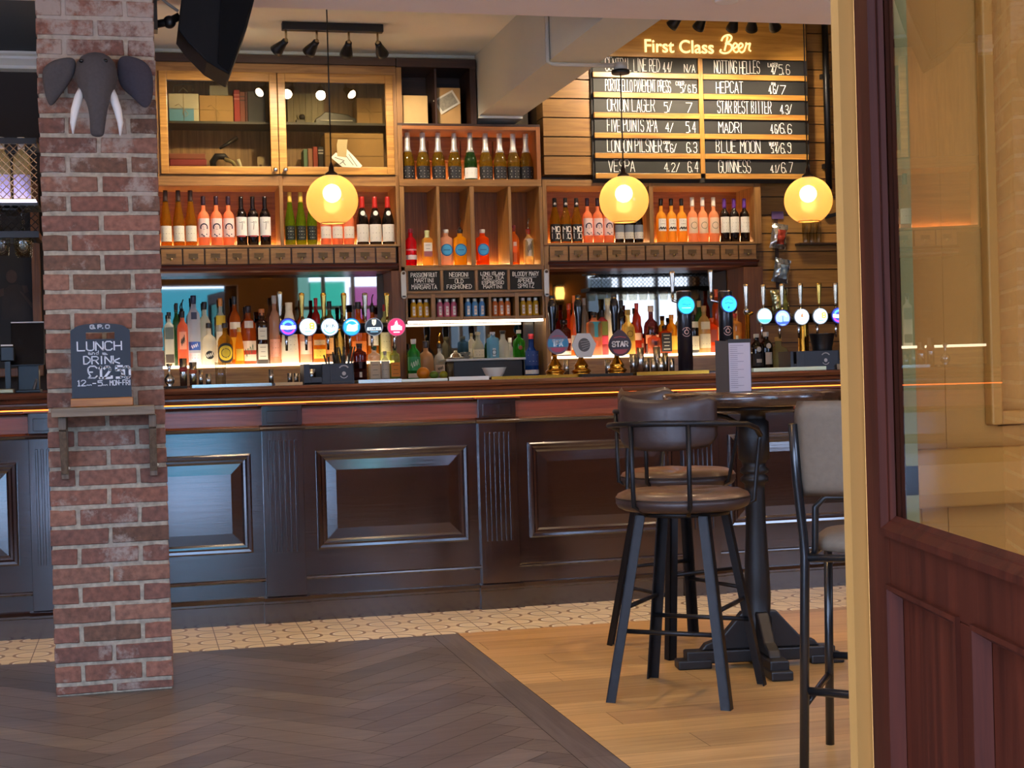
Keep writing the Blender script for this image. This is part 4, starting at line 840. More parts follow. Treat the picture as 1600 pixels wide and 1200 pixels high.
S(811, 516, 19, 'green spirit bottle with red oval label', 'dome', bglass('#3f8a2a', .45, .6), '#dcd6c4', [lb('#8a3a24', .28, .44, disc=True)], Y=9.2, z=ZM)
S(830, 522, 21, 'deep blue gin bottle with white base label', 'bell', bglass('#1f4fa8', .25, .5), '#b8323a', [lb('#d9dce0', .05, .15, 80), lb('#24448a', .25, .6, 70, lines(2), '#dfe6f4')], Y=9.40, z=ZC)
# right lit step
S(882, 500, 26, 'black and white labelled rum bottle behind the first pump', 'round', bglass('#2a1a16', .25, .3), '#191512', [lb('#e4dccb', .36, .48, 70, lines(1)), lb('#e4dccb', .04, .14, 70)], Y=9.40)
S(890, 474, 17, 'orange capped bottle behind the tall orange bottle', 'dome', bglass('#e2571c', .3, .6), '#e2571c', None, Y=9.50)
S(898, 462, 15, 'tall orange bottle fading to white with long neck', 'dome', bglass('#ea8a3a', .3, .7), '#e87a24', [lb('#f0dcc0', .10, .34, 74)], Y=9.42)
S(914, 466, 13, 'grey slim bottle behind the second pump handle', 'tall', bglass('#8d8a84', .4, .5), '#8a8680', None, Y=9.50)
S(929, 488, 22, 'square bottle with teal and orange label between two pumps', 'flask', bglass('#d9a07a', .4, .6), '#1d1815', [lb('#3f8f9c', .42, .78, 56), lb('#d0613c', .20, .34, 56)], sq=.6)
S(942, 484, 17, 'jam coloured bottle with black cap and green label', 'flask', bglass('#bb5a60', .3, .5), '#171312', [lb('#6a7a3a', .44, .74, 64), lb('#d94a62', .24, .42, 64)], capz=(.84, 1.0))
S(951, 466, 26, 'white coconut rum bottle leaning behind the third pump', 'round', P('#e2e2c8', .35), '#dfe3b8', None, Y=9.48)
S(972, 470, 14, 'dark long necked bottle behind the brass crest bottle', 'tall', DARK, '#1a1512', None, Y=9.50)
S(982, 484, 21, 'ornate clear bottle with gold crest and cork', 'dome', bglass('#e4c878', .5, .6), '#a88a34', [lb('#c9a23c', .30, .62, 44, arch, '#6b4a16')], Y=9.36)
S(996, 474, 13, 'slim red aperitif bottle with red neck', 'tall', bglass('#b8442e', .3, .5), '#c03a2a', [lb('#d9b79c', .28, .42, 64)], Y=9.46)
S(1001, 522, 19, 'square orange aperitif bottle with cream label', 'flask', bglass('#dd7444', .3, .5), '#b8402a', [lb('#e8c7a4', .14, .54, 62, lines(3), '#a03a24')], sq=.6, Y=9.34)
S(1018, 478, 22, 'dark maroon liqueur bottle with rounded shoulders', 'dome', bglass('#3a1412', .2, .3), '#c9b9a8', [lb('#e2a078', .22, .40, 66, lines(1))], Y=9.44)
S(1022, 520, 19, 'square bottle with maroon and cream label', 'flask', bglass('#cc7450', .3, .5), '#2a1716', [lb('#4a1f2a', .40, .60, 62), lb('#e8d2b4', .10, .36, 62)], sq=.6, Y=9.34)
S(1039, 509, 17, 'square whiskey bottle with black label and white lettering', 'flask', bglass('#a8501a', .35, .6), '#171312', [lb('#171514', .08, .74, 66, lines(5, .003), '#e0dccf')], sq=.7, Y=9.34)
S(1050, 492, 16, 'amber yellow bottle beside the first black tap column', 'round', bglass('#e8a22a', .4, .7), '#e08a2a', [lb('#e8bb3c', .1, .46, 66)], Y=9.44)
S(1084, 492, 16, 'dark bottle with cream labels between the tap columns', 'round', bglass('#1d1512', .15, .3), '#1a1512', [lb('#e0d4b4', .08, .44, 70, lines(2)), lb('#ddd2b2', .66, .82, 50)], Y=9.36)
S(1094, 470, 15, 'green whisky bottle with cork behind the cream labels', 'round', bglass('#2f5a24', .3, .4), '#b99a62', None, Y=9.48)
S(1101, 478, 18, 'whisky bottle with broad cream label', 'round', bglass('#c9b27a', .4, .5), '#b08a52', [lb('#dccfae', .10, .40, 72, lines(2)), lb('#dccfae', .50, .66, 50)], Y=9.38)
S(1113, 497, 16, 'orange box shaped bottle with red portrait label', 'flask', bglass('#e2662a', .3, .6), '#d9602c', [lb('#8a3a2c', .30, .66, 42)], sq=.7, Y=9.36)
S(1121, 452, 13, 'tall orange bottle behind the second tap column', 'tall', bglass('#e06a24', .35, .6), '#e25a1c', [lb('#ecc48a', .2, .4)], Y=9.50)
S(1148, 490, 20, 'rum bottle with pale square label by the right post', 'flask', bglass('#c9a060', .4, .5), '#c4402c', [lb('#d8d4c0', .08, .42, 62, lines(1))], sq=.6, Y=9.36)
S(1156, 449, 15, 'tall purple brown bottle with pale cork and oval label', 'round', bglass('#3a2430', .25, .4), '#c9b08a', [lb('#dcc9a4', .46, .66, 60, script, disc=True)], Y=9.46)
S(1182, 522, 19, 'black liqueur bottle with white round seal by the menu card', 'round', DARK, '#e3ddd2', [lb('#d8d4c8', .50, .64, disc=True), lb('#1d1b1a', .1, .45), lb('#cfcabc', .2, .3, 24, dz=.0006)], Y=9.1, z=ZC, capz=(.9, 1.0))
S(1197, 519, 20, 'black liqueur bottle with white seal and tall white strip label', 'round', DARK, '#e3ddd2', [lb('#e4e0d4', .56, .70, disc=True), lb('#d9d3c2', .14, .46, 30)], Y=9.1, z=ZC, capz=(.88, 1.0))
S(1216, 527, 27, 'squat clear tequila bottle with round cork stopper', 'dome', bglass('#c8c79a', .55, .5), '#c79a4a', [lb('#cfcba8', .12, .42, 52, lines(2))], Y=9.1, z=ZC, sq=.5)
# ================================================================ CABINET CONTENTS
KRAFT = P('#b08a54', .8, noise=.08, nscale=20); STRING = P('#a58a5a', .9)
def pxbox(px0, px1, py0, Y0, Y1, zb, top_px=None):
    x0, x1 = ax(px0, Y0, py0), ax(px1, Y0, py0); return x0, x1, Y0, Y1, zb, az(py0, Y0, (px0 + px1) / 2)
def parcel(label, px0, px1, py0, zb, col, Y0=9.38, Y1=9.56, string=True, lower=None):
    x0, x1, y0, y1, z0, z1 = pxbox(px0, px1, py0, Y0, Y1, zb); t = thing('parcel', label, 'parcel', ((x0 + x1) / 2, (y0 + y1) / 2, z0))
    MB().box(x0, x1, y0, y1, z0, z1).build('wrapping', col, t, .004)
    if lower: MB().box(x0 + .002, x1 - .03, y0 - .001, y0, z0 + .004, z0 + (z1 - z0) * .48).build('label', lower, t)
    if string:
        s = MB(); xc, zc = (x0 + x1) / 2, z0 + (z1 - z0) * .45; r = .0016
        s.tube([(x0 - r, y0 - r, zc), (x1 + r, y0 - r, zc)], r, 6); s.tube([(xc, y0 - r, z0), (xc, y0 - r, z1 + r), (xc, y1, z1 + r)], r, 6)
        s.tube([(xc, y0 - .003, zc), (xc - .03, y0 - .006, zc + .03), (xc - .05, y0 - .005, zc + .018)], r, 6); s.tube([(xc, y0 - .003, zc), (xc + .025, y0 - .006, zc - .03), (xc + .01, y0 - .006, zc - .05), (xc - .008, y0 - .005, zc - .03), (xc, y0 - .003, zc)], r, 6)
        s.build('string', STRING, t)
    return t
ZC1, ZC0 = 2.7575, 2.4665
parcel('white and blue parcel tied with string in the glazed cabinet', 263, 310, 146, ZC1, P('#cfc6a8', .8), lower=P('#6aa6c4', .8))
parcel('kraft paper parcel with a looped string bow in the left cabinet door', 311, 364, 149, ZC1, KRAFT)
b0 = az(149, 9.38, 340) + .001
parcel('small grey box lying on top of the kraft parcel', 327, 356, 133, b0, P('#8f8a78', .8), string=False, Y0=9.40)
def book(label, px0, px1, py0, zb, col, Y0=9.40, Y1=9.54, bands=None):
    x0, x1, y0, y1, z0, z1 = pxbox(px0, px1, py0, Y0, Y1, zb); t = thing('book', label, 'book', ((x0 + x1) / 2, (y0 + y1) / 2, z0), 'books in the cabinet')
    MB().box(x0, x1, y0, y1, z0, z1).build('cover', P(col, .6), t, .003); MB().box(x0 + .003, x1 - .003, y0 + .005, y1 + .001, z0 + .003, z1 + .0005).build('pages', P('#d8cba8', .8), t)
    if bands: m_ = MB(); [m_.box(x0 - .0005, x1 + .0005, y0 - .001, y0 + .004, z0 + (z1 - z0) * q, z0 + (z1 - z0) * q + .008) for q in (.82, .7)]; m_.build('spine_bands', P(bands, .5), t)
    return t
book('tall bright red book standing beside the kraft parcel', 365, 374, 140, ZC1, '#a32a28', bands='#c98a7a')
book('brownish red book with dark title next to the bright red one', 374.3, 382, 143, ZC1, '#8a4a38', bands='#3a1c18')
book('thin dark red book third in the upper cabinet row', 382.3, 386, 144, ZC1, '#5a2420')
book('broad dark navy book at the end of the upper cabinet row', 386.5, 414, 142, ZC1, '#2c3038')
for i, (p0, p1, dz, c, nm) in enumerate(((264, 322, .024, '#4a3034', 'dark bottom'), (265, 323, .040, '#a03a3c', 'red middle'), (264, 321, .034, '#9a5440', 'brown top'))):
    x0, x1 = ax(p0, 9.38, 245), ax(p1, 9.38, 245); zb = ZC0 + (0, .0245, .065)[i]
    t = thing('book', '%s book of the pile lying flat in the cabinet' % nm, 'book', ((x0 + x1) / 2, 9.45, zb), 'books in the cabinet'); MB().box(x0, x1, 9.38, 9.54, zb, zb + dz).build('cover', P(c, .6), t, .004); MB().box(x0 + .01, x1 + .001, 9.385, 9.541, zb + .004, zb + dz - .004).build('pages', P('#d8cba8', .8), t)
t = thing('hole_punch', 'old black lever embosser with a long handle in the cabinet', 'desk tool', (ax(350, 9.40, 255), 9.40, ZC0))
c = at(345, 245, 9.40); MB().box(ax(328, 9.4, 255), ax(372, 9.4, 255), 9.37, 9.43, ZC0, ZC0 + .014).build('base', BLACK, t, .003)
mb = MB(); mb.tube([(c.x - .045, 9.40, ZC0 + .015), (c.x - .05, 9.40, ZC0 + .05), (c.x - .025, 9.40, ZC0 + .085), (c.x + .02, 9.40, ZC0 + .085), (c.x + .045, 9.40, ZC0 + .06)], [.018, .02, .022, .02, .014], 12); mb.build('body', BLACK, t)
a, b_ = at(343, 232, 9.39), at(371, 215, 9.39); MB().tube([a, a.lerp(b_, .3), b_], [.008, .011, .013], 10).build('handle', P('#15120f', .3), t)
MB().tube([(c.x + .02, 9.39, ZC0 + .07), (c.x + .07, 9.39, ZC0 + .05), (c.x + .09, 9.39, ZC0 + .016)], .012, 10).build('spring_arm', P('#b8ac7c', .3, .7), t)
t = thing('candle', 'short cream candle leaning in the lower cabinet', 'candle', (ax(375, 9.39, 255), 9.39, ZC0)); a, b_ = Vector((ax(377, 9.39, 255), 9.39, ZC0 + .010)), at(372, 249, 9.39); MB().tube([a, b_], .010, 12).build('wax', P('#d9d0ac', .5), t)
x0, x1 = ax(402, 9.42, 250), ax(414, 9.42, 250); t = thing('small_card', 'small beige card propped at the right of the lower cabinet', 'card', (x0, 9.42, ZC0)); MB().box(x0, x1, 9.42, 9.426, ZC0, az(245, 9.42, 408)).build('card', P('#b8a47c', .8), t); MB().box(x0 + .012, x1 - .02, 9.418, 9.42, ZC0 + .015, ZC0 + .04).build('print', P('#5a4030', .8), t)
# spectacles-like wire frame on the white parcel
t = thing('wire_stand', 'bent wire stand on top of the white and blue parcel', 'stand', (ax(286, 9.42, 140), 9.42, az(146, 9.38, 286))); zt = az(146, 9.38, 286) + .004
pts = [(271, 143), (272, 134), (286, 131), (302, 132), (301, 142)]; MB().tube([(at(p, q, 9.42).x, 9.42, max(at(p, q, 9.42).z, zt)) for p, q in pts], .004, 8).build('wire', P('#8a7a5c', .5), t); MB().tube([(at(p, q, 9.42).x, 9.42, max(at(p, q, 9.42).z, zt)) for p, q in [(279, 144), (286, 136), (293, 144)]], .004, 8).build('loop', P('#8a7a5c', .5), t)
# right door
t = thing('wooden_crate', 'pale grey wooden crate behind the right cabinet door', 'crate', (ax(478, 9.5, 160), 9.5, ZC1)); mb = MB(); xa, xb = ax(449, 9.48, 160), ax(506, 9.48, 160); zt = az(146, 9.48, 478); k = 6
for i in range(k): w_ = (xb - xa) / k; mb.box(xa + i * w_, xa + (i + 1) * w_ - .002, 9.48, 9.49, ZC1, zt)
mb.box(xa, xb, 9.49, 9.58, ZC1, zt); mb.build('boards', wood('crate_grey', '#8f8364', '#b8ab86', 'Z', .7), t)
t = thing('small_camera', 'small dark figurine like gadget on the upper cabinet shelf', 'ornament', (ax(470, 9.40, 185), 9.40, ZC1)); MB().box(ax(462, 9.4, 185), ax(476, 9.4, 185), 9.38, 9.42, ZC1, ZC1 + .022).build('base', P('#4a4434', .5), t, .004); c = at(472, 181, 9.40); MB().sphere((c.x, 9.40, ZC1 + .038), .02).build('head', P('#1f1c17', .4), t); MB().tube([(c.x - .02, 9.40, ZC1 + .022), (c.x - .03, 9.40, ZC1 + .05)], .007, 8).build('arm', P('#7a7058', .4), t)
t = thing('typewriter_case', 'flat black case with a pale trim line on the upper cabinet shelf', 'case', (ax(525, 9.42, 185), 9.42, ZC1)); xa, xb = ax(493, 9.40, 185), ax(556, 9.40, 185)
MB().prism([(xa, ZC1), (xb, ZC1), (xb, ZC1 + .035), (xb - .05, ZC1 + .06), (xa + .06, ZC1 + .075), (xa + .03, ZC1 + .045), (xa, ZC1 + .03)], 9.40, 9.475).build('shell', P('#26261f', .35), t, .004); MB().box(xa + .03, xb - .02, 9.396, 9.40, ZC1 + .018, ZC1 + .024).build('trim_line', P('#cfcab8', .4), t)
parcel('kraft parcel with loose string at the right of the upper cabinet', 557, 597, 153, ZC1, KRAFT)
for px0, px1, py0, c, nm in ((474, 480, 233, '#6a8a6c', 'pale green'), (481, 488, 232, '#b07a5c', 'faded pink'), (489, 496, 229, '#b04a38', 'brick red'), (497, 505, 229, '#262422', 'black with white bands')):
    book('small %s book standing in the lower right cabinet' % nm, px0, px1, py0, ZC0, c, bands='#d9d4c6' if 'black' in nm else None)
x0, x1, y0, y1, z0, z1 = pxbox(507, 599, 208, 9.36, 9.58, ZC0); t = thing('cardboard_box', 'large kraft cardboard box filling the lower right cabinet', 'box', ((x0 + x1) / 2, 9.45, z0)); MB().box(x0, x1, y0, y1, z0, z1).build('carton', KRAFT, t, .004); MB().box(x0, x1, y0 - .002, y0, z0 + .085, z0 + .089).build('seam', P('#7a5a30', .8), t); MB().box(x0, x1, y0 - .002, y0, z0 + .195, z0 + .198).build('seam', P('#7a5a30', .8), t)
t = thing('paper_cutout', 'torn printed paper stuck on the right cabinet door glass', 'paper', (ax(540, 9.28, 245), 9.285, 2.45)); fn = lambda u, v: (u, 9.2865, v)
def pp(*q): return [(at(a, b, 9.2865).x, at(a, b, 9.2865).z) for a, b in q]
MB().poly2(pp((517, 246), (525, 238), (532, 245), (541, 232), (552, 243), (566, 259), (563, 262), (535, 261)), fn).build('paper', P('#d6d3b8', .7), t); fn2 = lambda u, v: (u, 9.2858, v)
MB().poly2(pp((526, 226), (528, 218), (543, 218), (541, 246), (527, 244)), fn2).build('tag', P('#a89460', .8), t); mb = MB()
for q in (((523, 246), (538, 251)), ((541, 244), (552, 258)), ((545, 241), (558, 260)), ((535, 252), (540, 258)), ((531, 256), (537, 252))): mb.stroke(pp(*q), .004, lambda u, v: (u, 9.2852, v))
mb.build('print', P('#5a5a44', .8), t)
# centre cubby parcels
x0, x1, y0, y1, z0, z1 = pxbox(627, 668, 149, 9.36, 9.56, 2.7525); x0 = max(x0, 1.638)
t = thing('parcel', 'plain kraft box at the left of the open cubby', 'parcel', ((x0 + x1) / 2, 9.45, z0)); MB().box(x0, x1, y0, y1, z0, z1).build('wrapping', P('#c0a068', .8, noise=.05), t, .004); MB().box(x0, x1, y0 - .0015, y0, z0, z0 + .012).build('edge_tape', P('#dcc79a', .8), t)
x0, x1, y0, y1, z0, z1 = pxbox(682, 719, 137, 9.36, 9.56, 2.7525); t = thing('parcel', 'taller kraft box at the right of the open cubby', 'parcel', ((x0 + x1) / 2, 9.45, z0)); MB().box(x0, x1, y0, y1, z0, z1).build('wrapping', KRAFT, t, .004)
t = thing('postcard', 'tilted old postcard stuck on the taller cubby box', 'postcard', (ax(701, 9.352, 157), 9.354, at(701, 157, 9.354).z)); fn = lambda u, v: (u, 9.354, v); MB().poly2(pp((680, 154), (710, 137), (723, 158), (693, 176)), fn).build('card', P('#cfc8b2', .7), t); MB().poly2(pp((684, 155), (709, 141), (719, 157), (695, 171)), lambda u, v: (u, 9.3532, v)).build('picture', P('#8d8672', .7, noise=.5, nscale=60), t)
# ================================================================ BEER MENU BOARD
mbd = thing('beer_menu_board', 'large oak beer menu board with twelve chalkboard strips and a lit heading', 'menu board', (3.6, 9.3, 2.41))
MB().box(2.85, 4.345, 9.288, 9.2995, 2.385, 3.60).build('backing', P('#171009', .7), mbd)
MB().box(2.862, 4.330, 9.268, 9.288, 3.188, 3.56).build('heading_panel', wood('oak_gold', '#8f6222', '#cd9a48', 'X', .34, .5, coat=.2), mbd, .002)
MB().box(3.573, 3.604, 9.268, 9.288, 2.443, 3.188).build('stile', oak('Z'), mbd, .002)
PITCH = .1288
for k in range(6):
    zb = 2.443 + PITCH * k
    for a, c in ((2.862, 3.573), (3.604, 4.330)): MB().box(a, c, 9.265, 9.288, zb - .034, zb).build('ledge', oak('X'), mbd, .002)
ROWS = [[('CENTRAL LINE RED', 946, 1031, 1), ('4.4/', 1036, 1050, .8), ('N/A', 1069, 1086, .62)], [('PORTOBELLO PAVEMENT PRESS', 946, 1048, .92), ('CIDER', 1056, 1069, .3, .62), ('5/', 1063, 1072, .62), ('6.15', 1075, 1088, .62)],
        [('ORION LAGER', 949, 1023, 1), ('5/', 1038, 1050, .8), ('7', 1072, 1082, .78)], [('FIVE POINTS XPA', 949, 1027, 1), ('4/', 1040, 1052, .72), ('5.4', 1072, 1087, .85)],
        [('LONDON PILSNER', 949, 1034, 1), ('CIDER', 1037, 1047, .22, .74), ('4.6/', 1039, 1057, .66), ('6.3', 1073, 1089, .82)], [('VESPA', 951, 992, .9), ('4.2/', 1038, 1062, .72), ('6.4', 1075, 1091, .82)]]
ROWS2 = [[('NOTTING HELLES', 1116, 1187, 1), ('LAGER', 1200, 1215, .3, .66), ('4/', 1205, 1213, .6), ('5.6', 1217, 1234, .78)], [('HEPCAT', 1119, 1161, .9), ('IPA', 1205, 1212, .2, .8), ('4.6/', 1201, 1216, .68), ('7', 1219, 1228, .72)],
         [('STAR BEST BITTER', 1121, 1205, 1), ('4.3/', 1219, 1237, .74)], [('MADRI', 1123, 1160, .84), ('4.6/', 1204, 1218, .7), ('6.6', 1219, 1237, .78)], [('BLUE MOON', 1119, 1188, .96), ('WHEAT', 1202, 1216, .28, .66), ('5.4/', 1205, 1218, .55), ('6.9', 1220, 1236, .82)], [('GUINNESS', 1123, 1173, .96), ('4.1/', 1204, 1218, .6), ('6.7', 1221, 1239, .84)]]
for side, rows_, a, c in ((0, ROWS, 2.866, 3.570), (1, ROWS2, 3.607, 4.316)):
    for r_, items in enumerate(rows_):
        zb = 2.445 + PITCH * (5 - r_); hh = .088
        st = MB().box(a, c, 9.281, 9.288, zb, zb + .0935).build('chalk_strip', P('#24251f' if side == 0 else '#1b1a17', .62), mbd)  # left strips paler: the spotlight's brightness is put into their colour
        fn = lambda u, v: (u, 9.2802, v)
        for it in items:
            tx, p0, p1, hs = it[:4]; v0 = it[4] if len(it) > 4 else .06; py = 105 + 31.3 * r_
            u0, u1 = ax(p0, 9.281, py), ax(p1, 9.281, py); write(MB(), tx, u0, zb + .004 + v0 * hh * .9, u1 - u0, hs * hh * .92, .0040 if hs > .5 else .003, fn, .045).build('lettering', CHALK, st)
def text_obj(txt, name, x, y, z, width, height, mat_, parent, shear=0.0, bold=.012, ext=.006):
    cu = bpy.data.curves.new(name, 'FONT'); cu.body = txt; cu.size = 1; cu.shear = shear; cu.offset = bold; cu.extrude = 0
    o = bpy.data.objects.new(name, cu); COL.objects.link(o); bpy.context.view_layer.update()
    dg = bpy.context.evaluated_depsgraph_get(); me = bpy.data.meshes.new_from_object(o.evaluated_get(dg)); bpy.data.objects.remove(o)
    xs = [v.co.x for v in me.vertices]; ys = [v.co.y for v in me.vertices]; sx = width / (max(xs) - min(xs)); sy = height / (max(ys) - min(ys))
    mb = MB(); vs = [(x + (v.co.x - min(xs)) * sx, y, z + (v.co.y - min(ys)) * sy) for v in me.vertices]; mb.add(vs, [tuple(p.vertices) for p in me.polygons])
    o = mb.build(name, mat_, parent); m_ = o.modifiers.new('solid', 'SOLIDIFY'); m_.thickness = ext; m_.offset = 0; return o
SIGN = P('#fff0c4', .4, emit=.45, ecol='#ffdf90')
x0, x1 = ax(1007, 9.26, 75), ax(1115, 9.26, 75); text_obj('First Class', 'heading_first_class', x0, 9.258, az(83, 9.26, 1060), x1 - x0, .085, SIGN, mbd)
mb = MB(); bx0, bx1 = ax(1124, 9.27, 75), ax(1172, 9.27, 75); bz = az(82.5, 9.27, 1148); bw = bx1 - bx0
def bz_(pts): return [(bx0 + bw * a, 9.256, bz + .10 * c_) for a, c_ in pts]
def smooth(pts, k=5):
    out = []
    for i in range(len(pts) - 1):
        p0, p1, p2, p3 = pts[max(i - 1, 0)], pts[i], pts[i + 1], pts[min(i + 2, len(pts) - 1)]
        for j in range(k):
            t_ = j / k; out.append(tuple(.5 * ((2 * p1[d]) + (-p0[d] + p2[d]) * t_ + (2 * p0[d] - 5 * p1[d] + 4 * p2[d] - p3[d]) * t_ ** 2 + (-p0[d] + 3 * p1[d] - 3 * p2[d] + p3[d]) * t_ ** 3) for d in (0, 1)))
    return out + [pts[-1]]
mb.tube(bz_(smooth([(.14, .1), (.2, .55), (.25, 1.0)])), .0065, 8)
mb.tube(bz_(smooth([(.05, .72), (.12, .98), (.28, 1.12), (.38, .98), (.32, .72), (.18, .56), (.34, .5), (.38, .25), (.28, .0), (.12, -.08), (.0, .02), (.03, .16)])), .0065, 8)
for o_ in (.42, .6): mb.tube(bz_(smooth([(o_ - .02, .22), (o_ + .1, .34), (o_ + .14, .5), (o_ + .07, .6), (o_ + .0, .42), (o_ + .02, .12), (o_ + .1, .0), (o_ + .19, .14)])), .006, 8)
mb.tube(bz_(smooth([(.79, .16), (.85, .52), (.84, .62), (.9, .56), (.98, .6), (.95, .4), (.94, .2), (1.0, .1)])), .006, 8)
mb.build('heading_beer', SIGN, mbd)
# ================================================================ LAMPS
def globe(label, x, y, z, cordtop, r=.128, lit=True, grp='ribbed amber globe pendants over the bar'):
    t = thing('globe_pendant', label, 'pendant lamp', (x, y, z), grp)
    if 'shade' not in _M:
        m_, nt_, b_ = new_mat('amber_shade'); nt_.nodes.remove(b_)
        tr = nt_.nodes.new('ShaderNodeBsdfTransparent'); tr.inputs[0].default_value = lin('#ffe2a4'); tl = nt_.nodes.new('ShaderNodeBsdfTranslucent'); tl.inputs[0].default_value = lin('#ffe6b8'); df = nt_.nodes.new('ShaderNodeBsdfDiffuse'); df.inputs[0].default_value = lin('#d9b068')
        gl = nt_.nodes.new('ShaderNodeBsdfGlossy'); gl.inputs['Roughness'].default_value = .08
        wv = nt_.nodes.new('ShaderNodeTexCoord'); 
        m1 = nt_.nodes.new('ShaderNodeMixShader'); m1.inputs[0].default_value = .16; nt_.links.new(df.outputs[0], m1.inputs[1]); nt_.links.new(tl.outputs[0], m1.inputs[2])
        a1 = nt_.nodes.new('ShaderNodeMixShader'); a1.inputs[0].default_value = .42; nt_.links.new(m1.outputs[0], a1.inputs[1]); nt_.links.new(tr.outputs[0], a1.inputs[2])
        m2 = nt_.nodes.new('ShaderNodeMixShader'); m2.inputs[0].default_value = .06; nt_.links.new(a1.outputs[0], m2.inputs[1]); nt_.links.new(gl.outputs[0], m2.inputs[2]); nt_.links.new(m2.outputs[0], nt_.nodes['Material Output'].inputs[0]); _M['shade'] = m_
    pr = []; n = 96
    for k in range(2, 23):
        a = PI * k / 26; pr.append((r * math.sin(a), r * math.cos(a)))
    mb = MB(); vs = []; fs = []
    for i, (rr, zz) in enumerate(pr):
        for k in range(n):
            q = 2 * PI * k / n; rb_ = rr * (1 + (.010 if k % 2 else -.010)); vs.append((x + rb_ * math.cos(q), y + rb_ * math.sin(q), z + zz))
    for i in range(len(pr) - 1):
        for k in range(n): k2 = (k + 1) % n; fs.append((i * n + k, i * n + k2, (i + 1) * n + k2, (i + 1) * n + k))
    mb.add(vs, fs, smooth=True); mb.build('globe_shade', _M['shade'], t)
    rr, zz = pr[-1]; mb = MB(); mb.tube([(x + rr * math.cos(2 * PI * k / 32), y + rr * math.sin(2 * PI * k / 32), z + zz) for k in range(33)], .0035, 8); mb.build('bottom_ring', P('#e0b060', .3), t)
    MB().sphere((x, y, z + .035), .046).build('bulb', glow('#ffe6b0', 14), t)
    MB().lathe([(.004, .19), (.012, .165), (.014, .145), (.03, .135), (.033, .122), (.014, .12), (.012, .075)], (x, y, z), 16).build('lamp_holder', P('#2a1710', .35), t)
    MB().tube([(x, y, z + .188), (x, y, cordtop)], .0035, 8).build('cord', BLACK, t)
    if lit: light('globe_light', 'POINT', (x, y, z + .035), 14, (1, .74, .42), .042)
    return t
G1 = [at(519, 313, 7.6), at(975, 313, 7.6), at(1263, 313, 7.6)]
globe('ribbed amber globe pendant hanging in front of the glazed cabinet', G1[0].x, 7.6, G1[0].z, 3.19)
globe('ribbed amber globe pendant hanging below the beam conduit', G1[1].x, 7.6, G1[1].z, 2.735)
globe('ribbed amber globe pendant hanging at the right edge of the beer menu', G1[2].x, 7.6, G1[2].z, 3.75)
for i, (x, y) in enumerate(FILL_LAMPS): globe('amber fill globe added above the picture to brighten the room, %s from the door' % ORD[i], x, y, ROOM_Z, 2.79, lit=False, grp='fill globes added in the front room')
# conduit on the beam carrying the middle pendant
t = thing('beam_conduit', 'grey conduit running round the beam to the middle pendant', 'conduit', (2.3, 7.6, 2.79)); cx = G1[1].x
MB().tube([(2.105, 7.6, 3.72), (2.105, 7.6, 2.79), (2.13, 7.6, 2.778), (cx + .03, 7.6, 2.778)], .012, 10).build('pipe', P('#b2ad9f', .6), t); MB().lathe([(0, 0), (.035, 0), (.035, .035), (0, .035)], (cx, 7.6, 2.757), 20).build('junction_box', P('#b2ad9f', .6), t)
t = thing('pendant_ceiling_rose', 'black round ceiling rose above the middle globe pendant', 'ceiling rose', (cx, 7.6, 2.735)); MB().lathe([(.045, 0), (.048, .004), (.048, .019), (.02, .0215), (0, .0215)], (cx, 7.6, 2.735), 24).build('rose', BLACK, t)
# track lights
def track(label, x0, x1, y, zc, heads, tgt_y, tz, power, grp):
    t = thing('track_light', label, 'track light', ((x0 + x1) / 2, y, zc)); MB().box(x0, x1, y - .025, y + .025, zc - .045, zc).build('track_bar', BLACK, t, .004)
    for i, (hx, tx) in enumerate(heads):
        p = Vector((hx, y, zc - .045)); k = p + Vector((0, 0, -.055)); d = (Vector((tx, tgt_y, tz)) - k).normalized()
        h = MB().tube([p, k], .006, 8); h.sphere(k, .012, 10, 8); h = h.build('spot_stem', P('#c0a878', .3, .9), t)
        q = d.to_track_quat('Z', 'Y').to_matrix(); sh = MB().lathe([(.018, 0), (.02, .02), (.034, .07), (.038, .092), (.035, .092), (.03, .066), (0, .05)], k + d * .005, 18, rot=q); sh.build('spot_shade', BLACK, t)
        lp = MB().lathe([(0, 0), (.03, .001)], k + d * .085, 16, rot=q); lp.build('spot_lamp', glow('#ffdca8', 22), t)
        light('spot_light', 'SPOT', k + d * .1, power, SOFT, .03, k + d * 2, 70, .8)
xs = [ax(p, 8.6, 60) for p in (447, 495, 545, 590)]
track('black four headed spotlight bar on the ceiling above the glazed cabinet', ax(440, 8.6, 40), ax(598, 8.6, 40), 8.6, 3.19, [(xs[0], .30), (xs[1], .62), (xs[2], 1.15), (xs[3], 1.75)], 9.3, 2.55, 17, 'l')
xs = [ax(p, 8.6, 40) for p in (1066, 1102, 1150, 1176, 1205)]
t0 = track('black spotlight bar partly hidden by the low ceiling above the beer menu', xs[0] - .06, xs[4] + .1, 8.6, 3.40, [(xs[0], 2.75), (xs[1], 3.2), (xs[2], 3.6), (xs[3], 3.9), (xs[4], 4.4)], 9.3, 2.75, 19, 'r')
MB().tube([(3.5, 8.6, 3.40), (3.5, 8.6, 3.75)], .01, 8).build('track_hanger', BLACK, bpy.data.objects['track_light.001'])
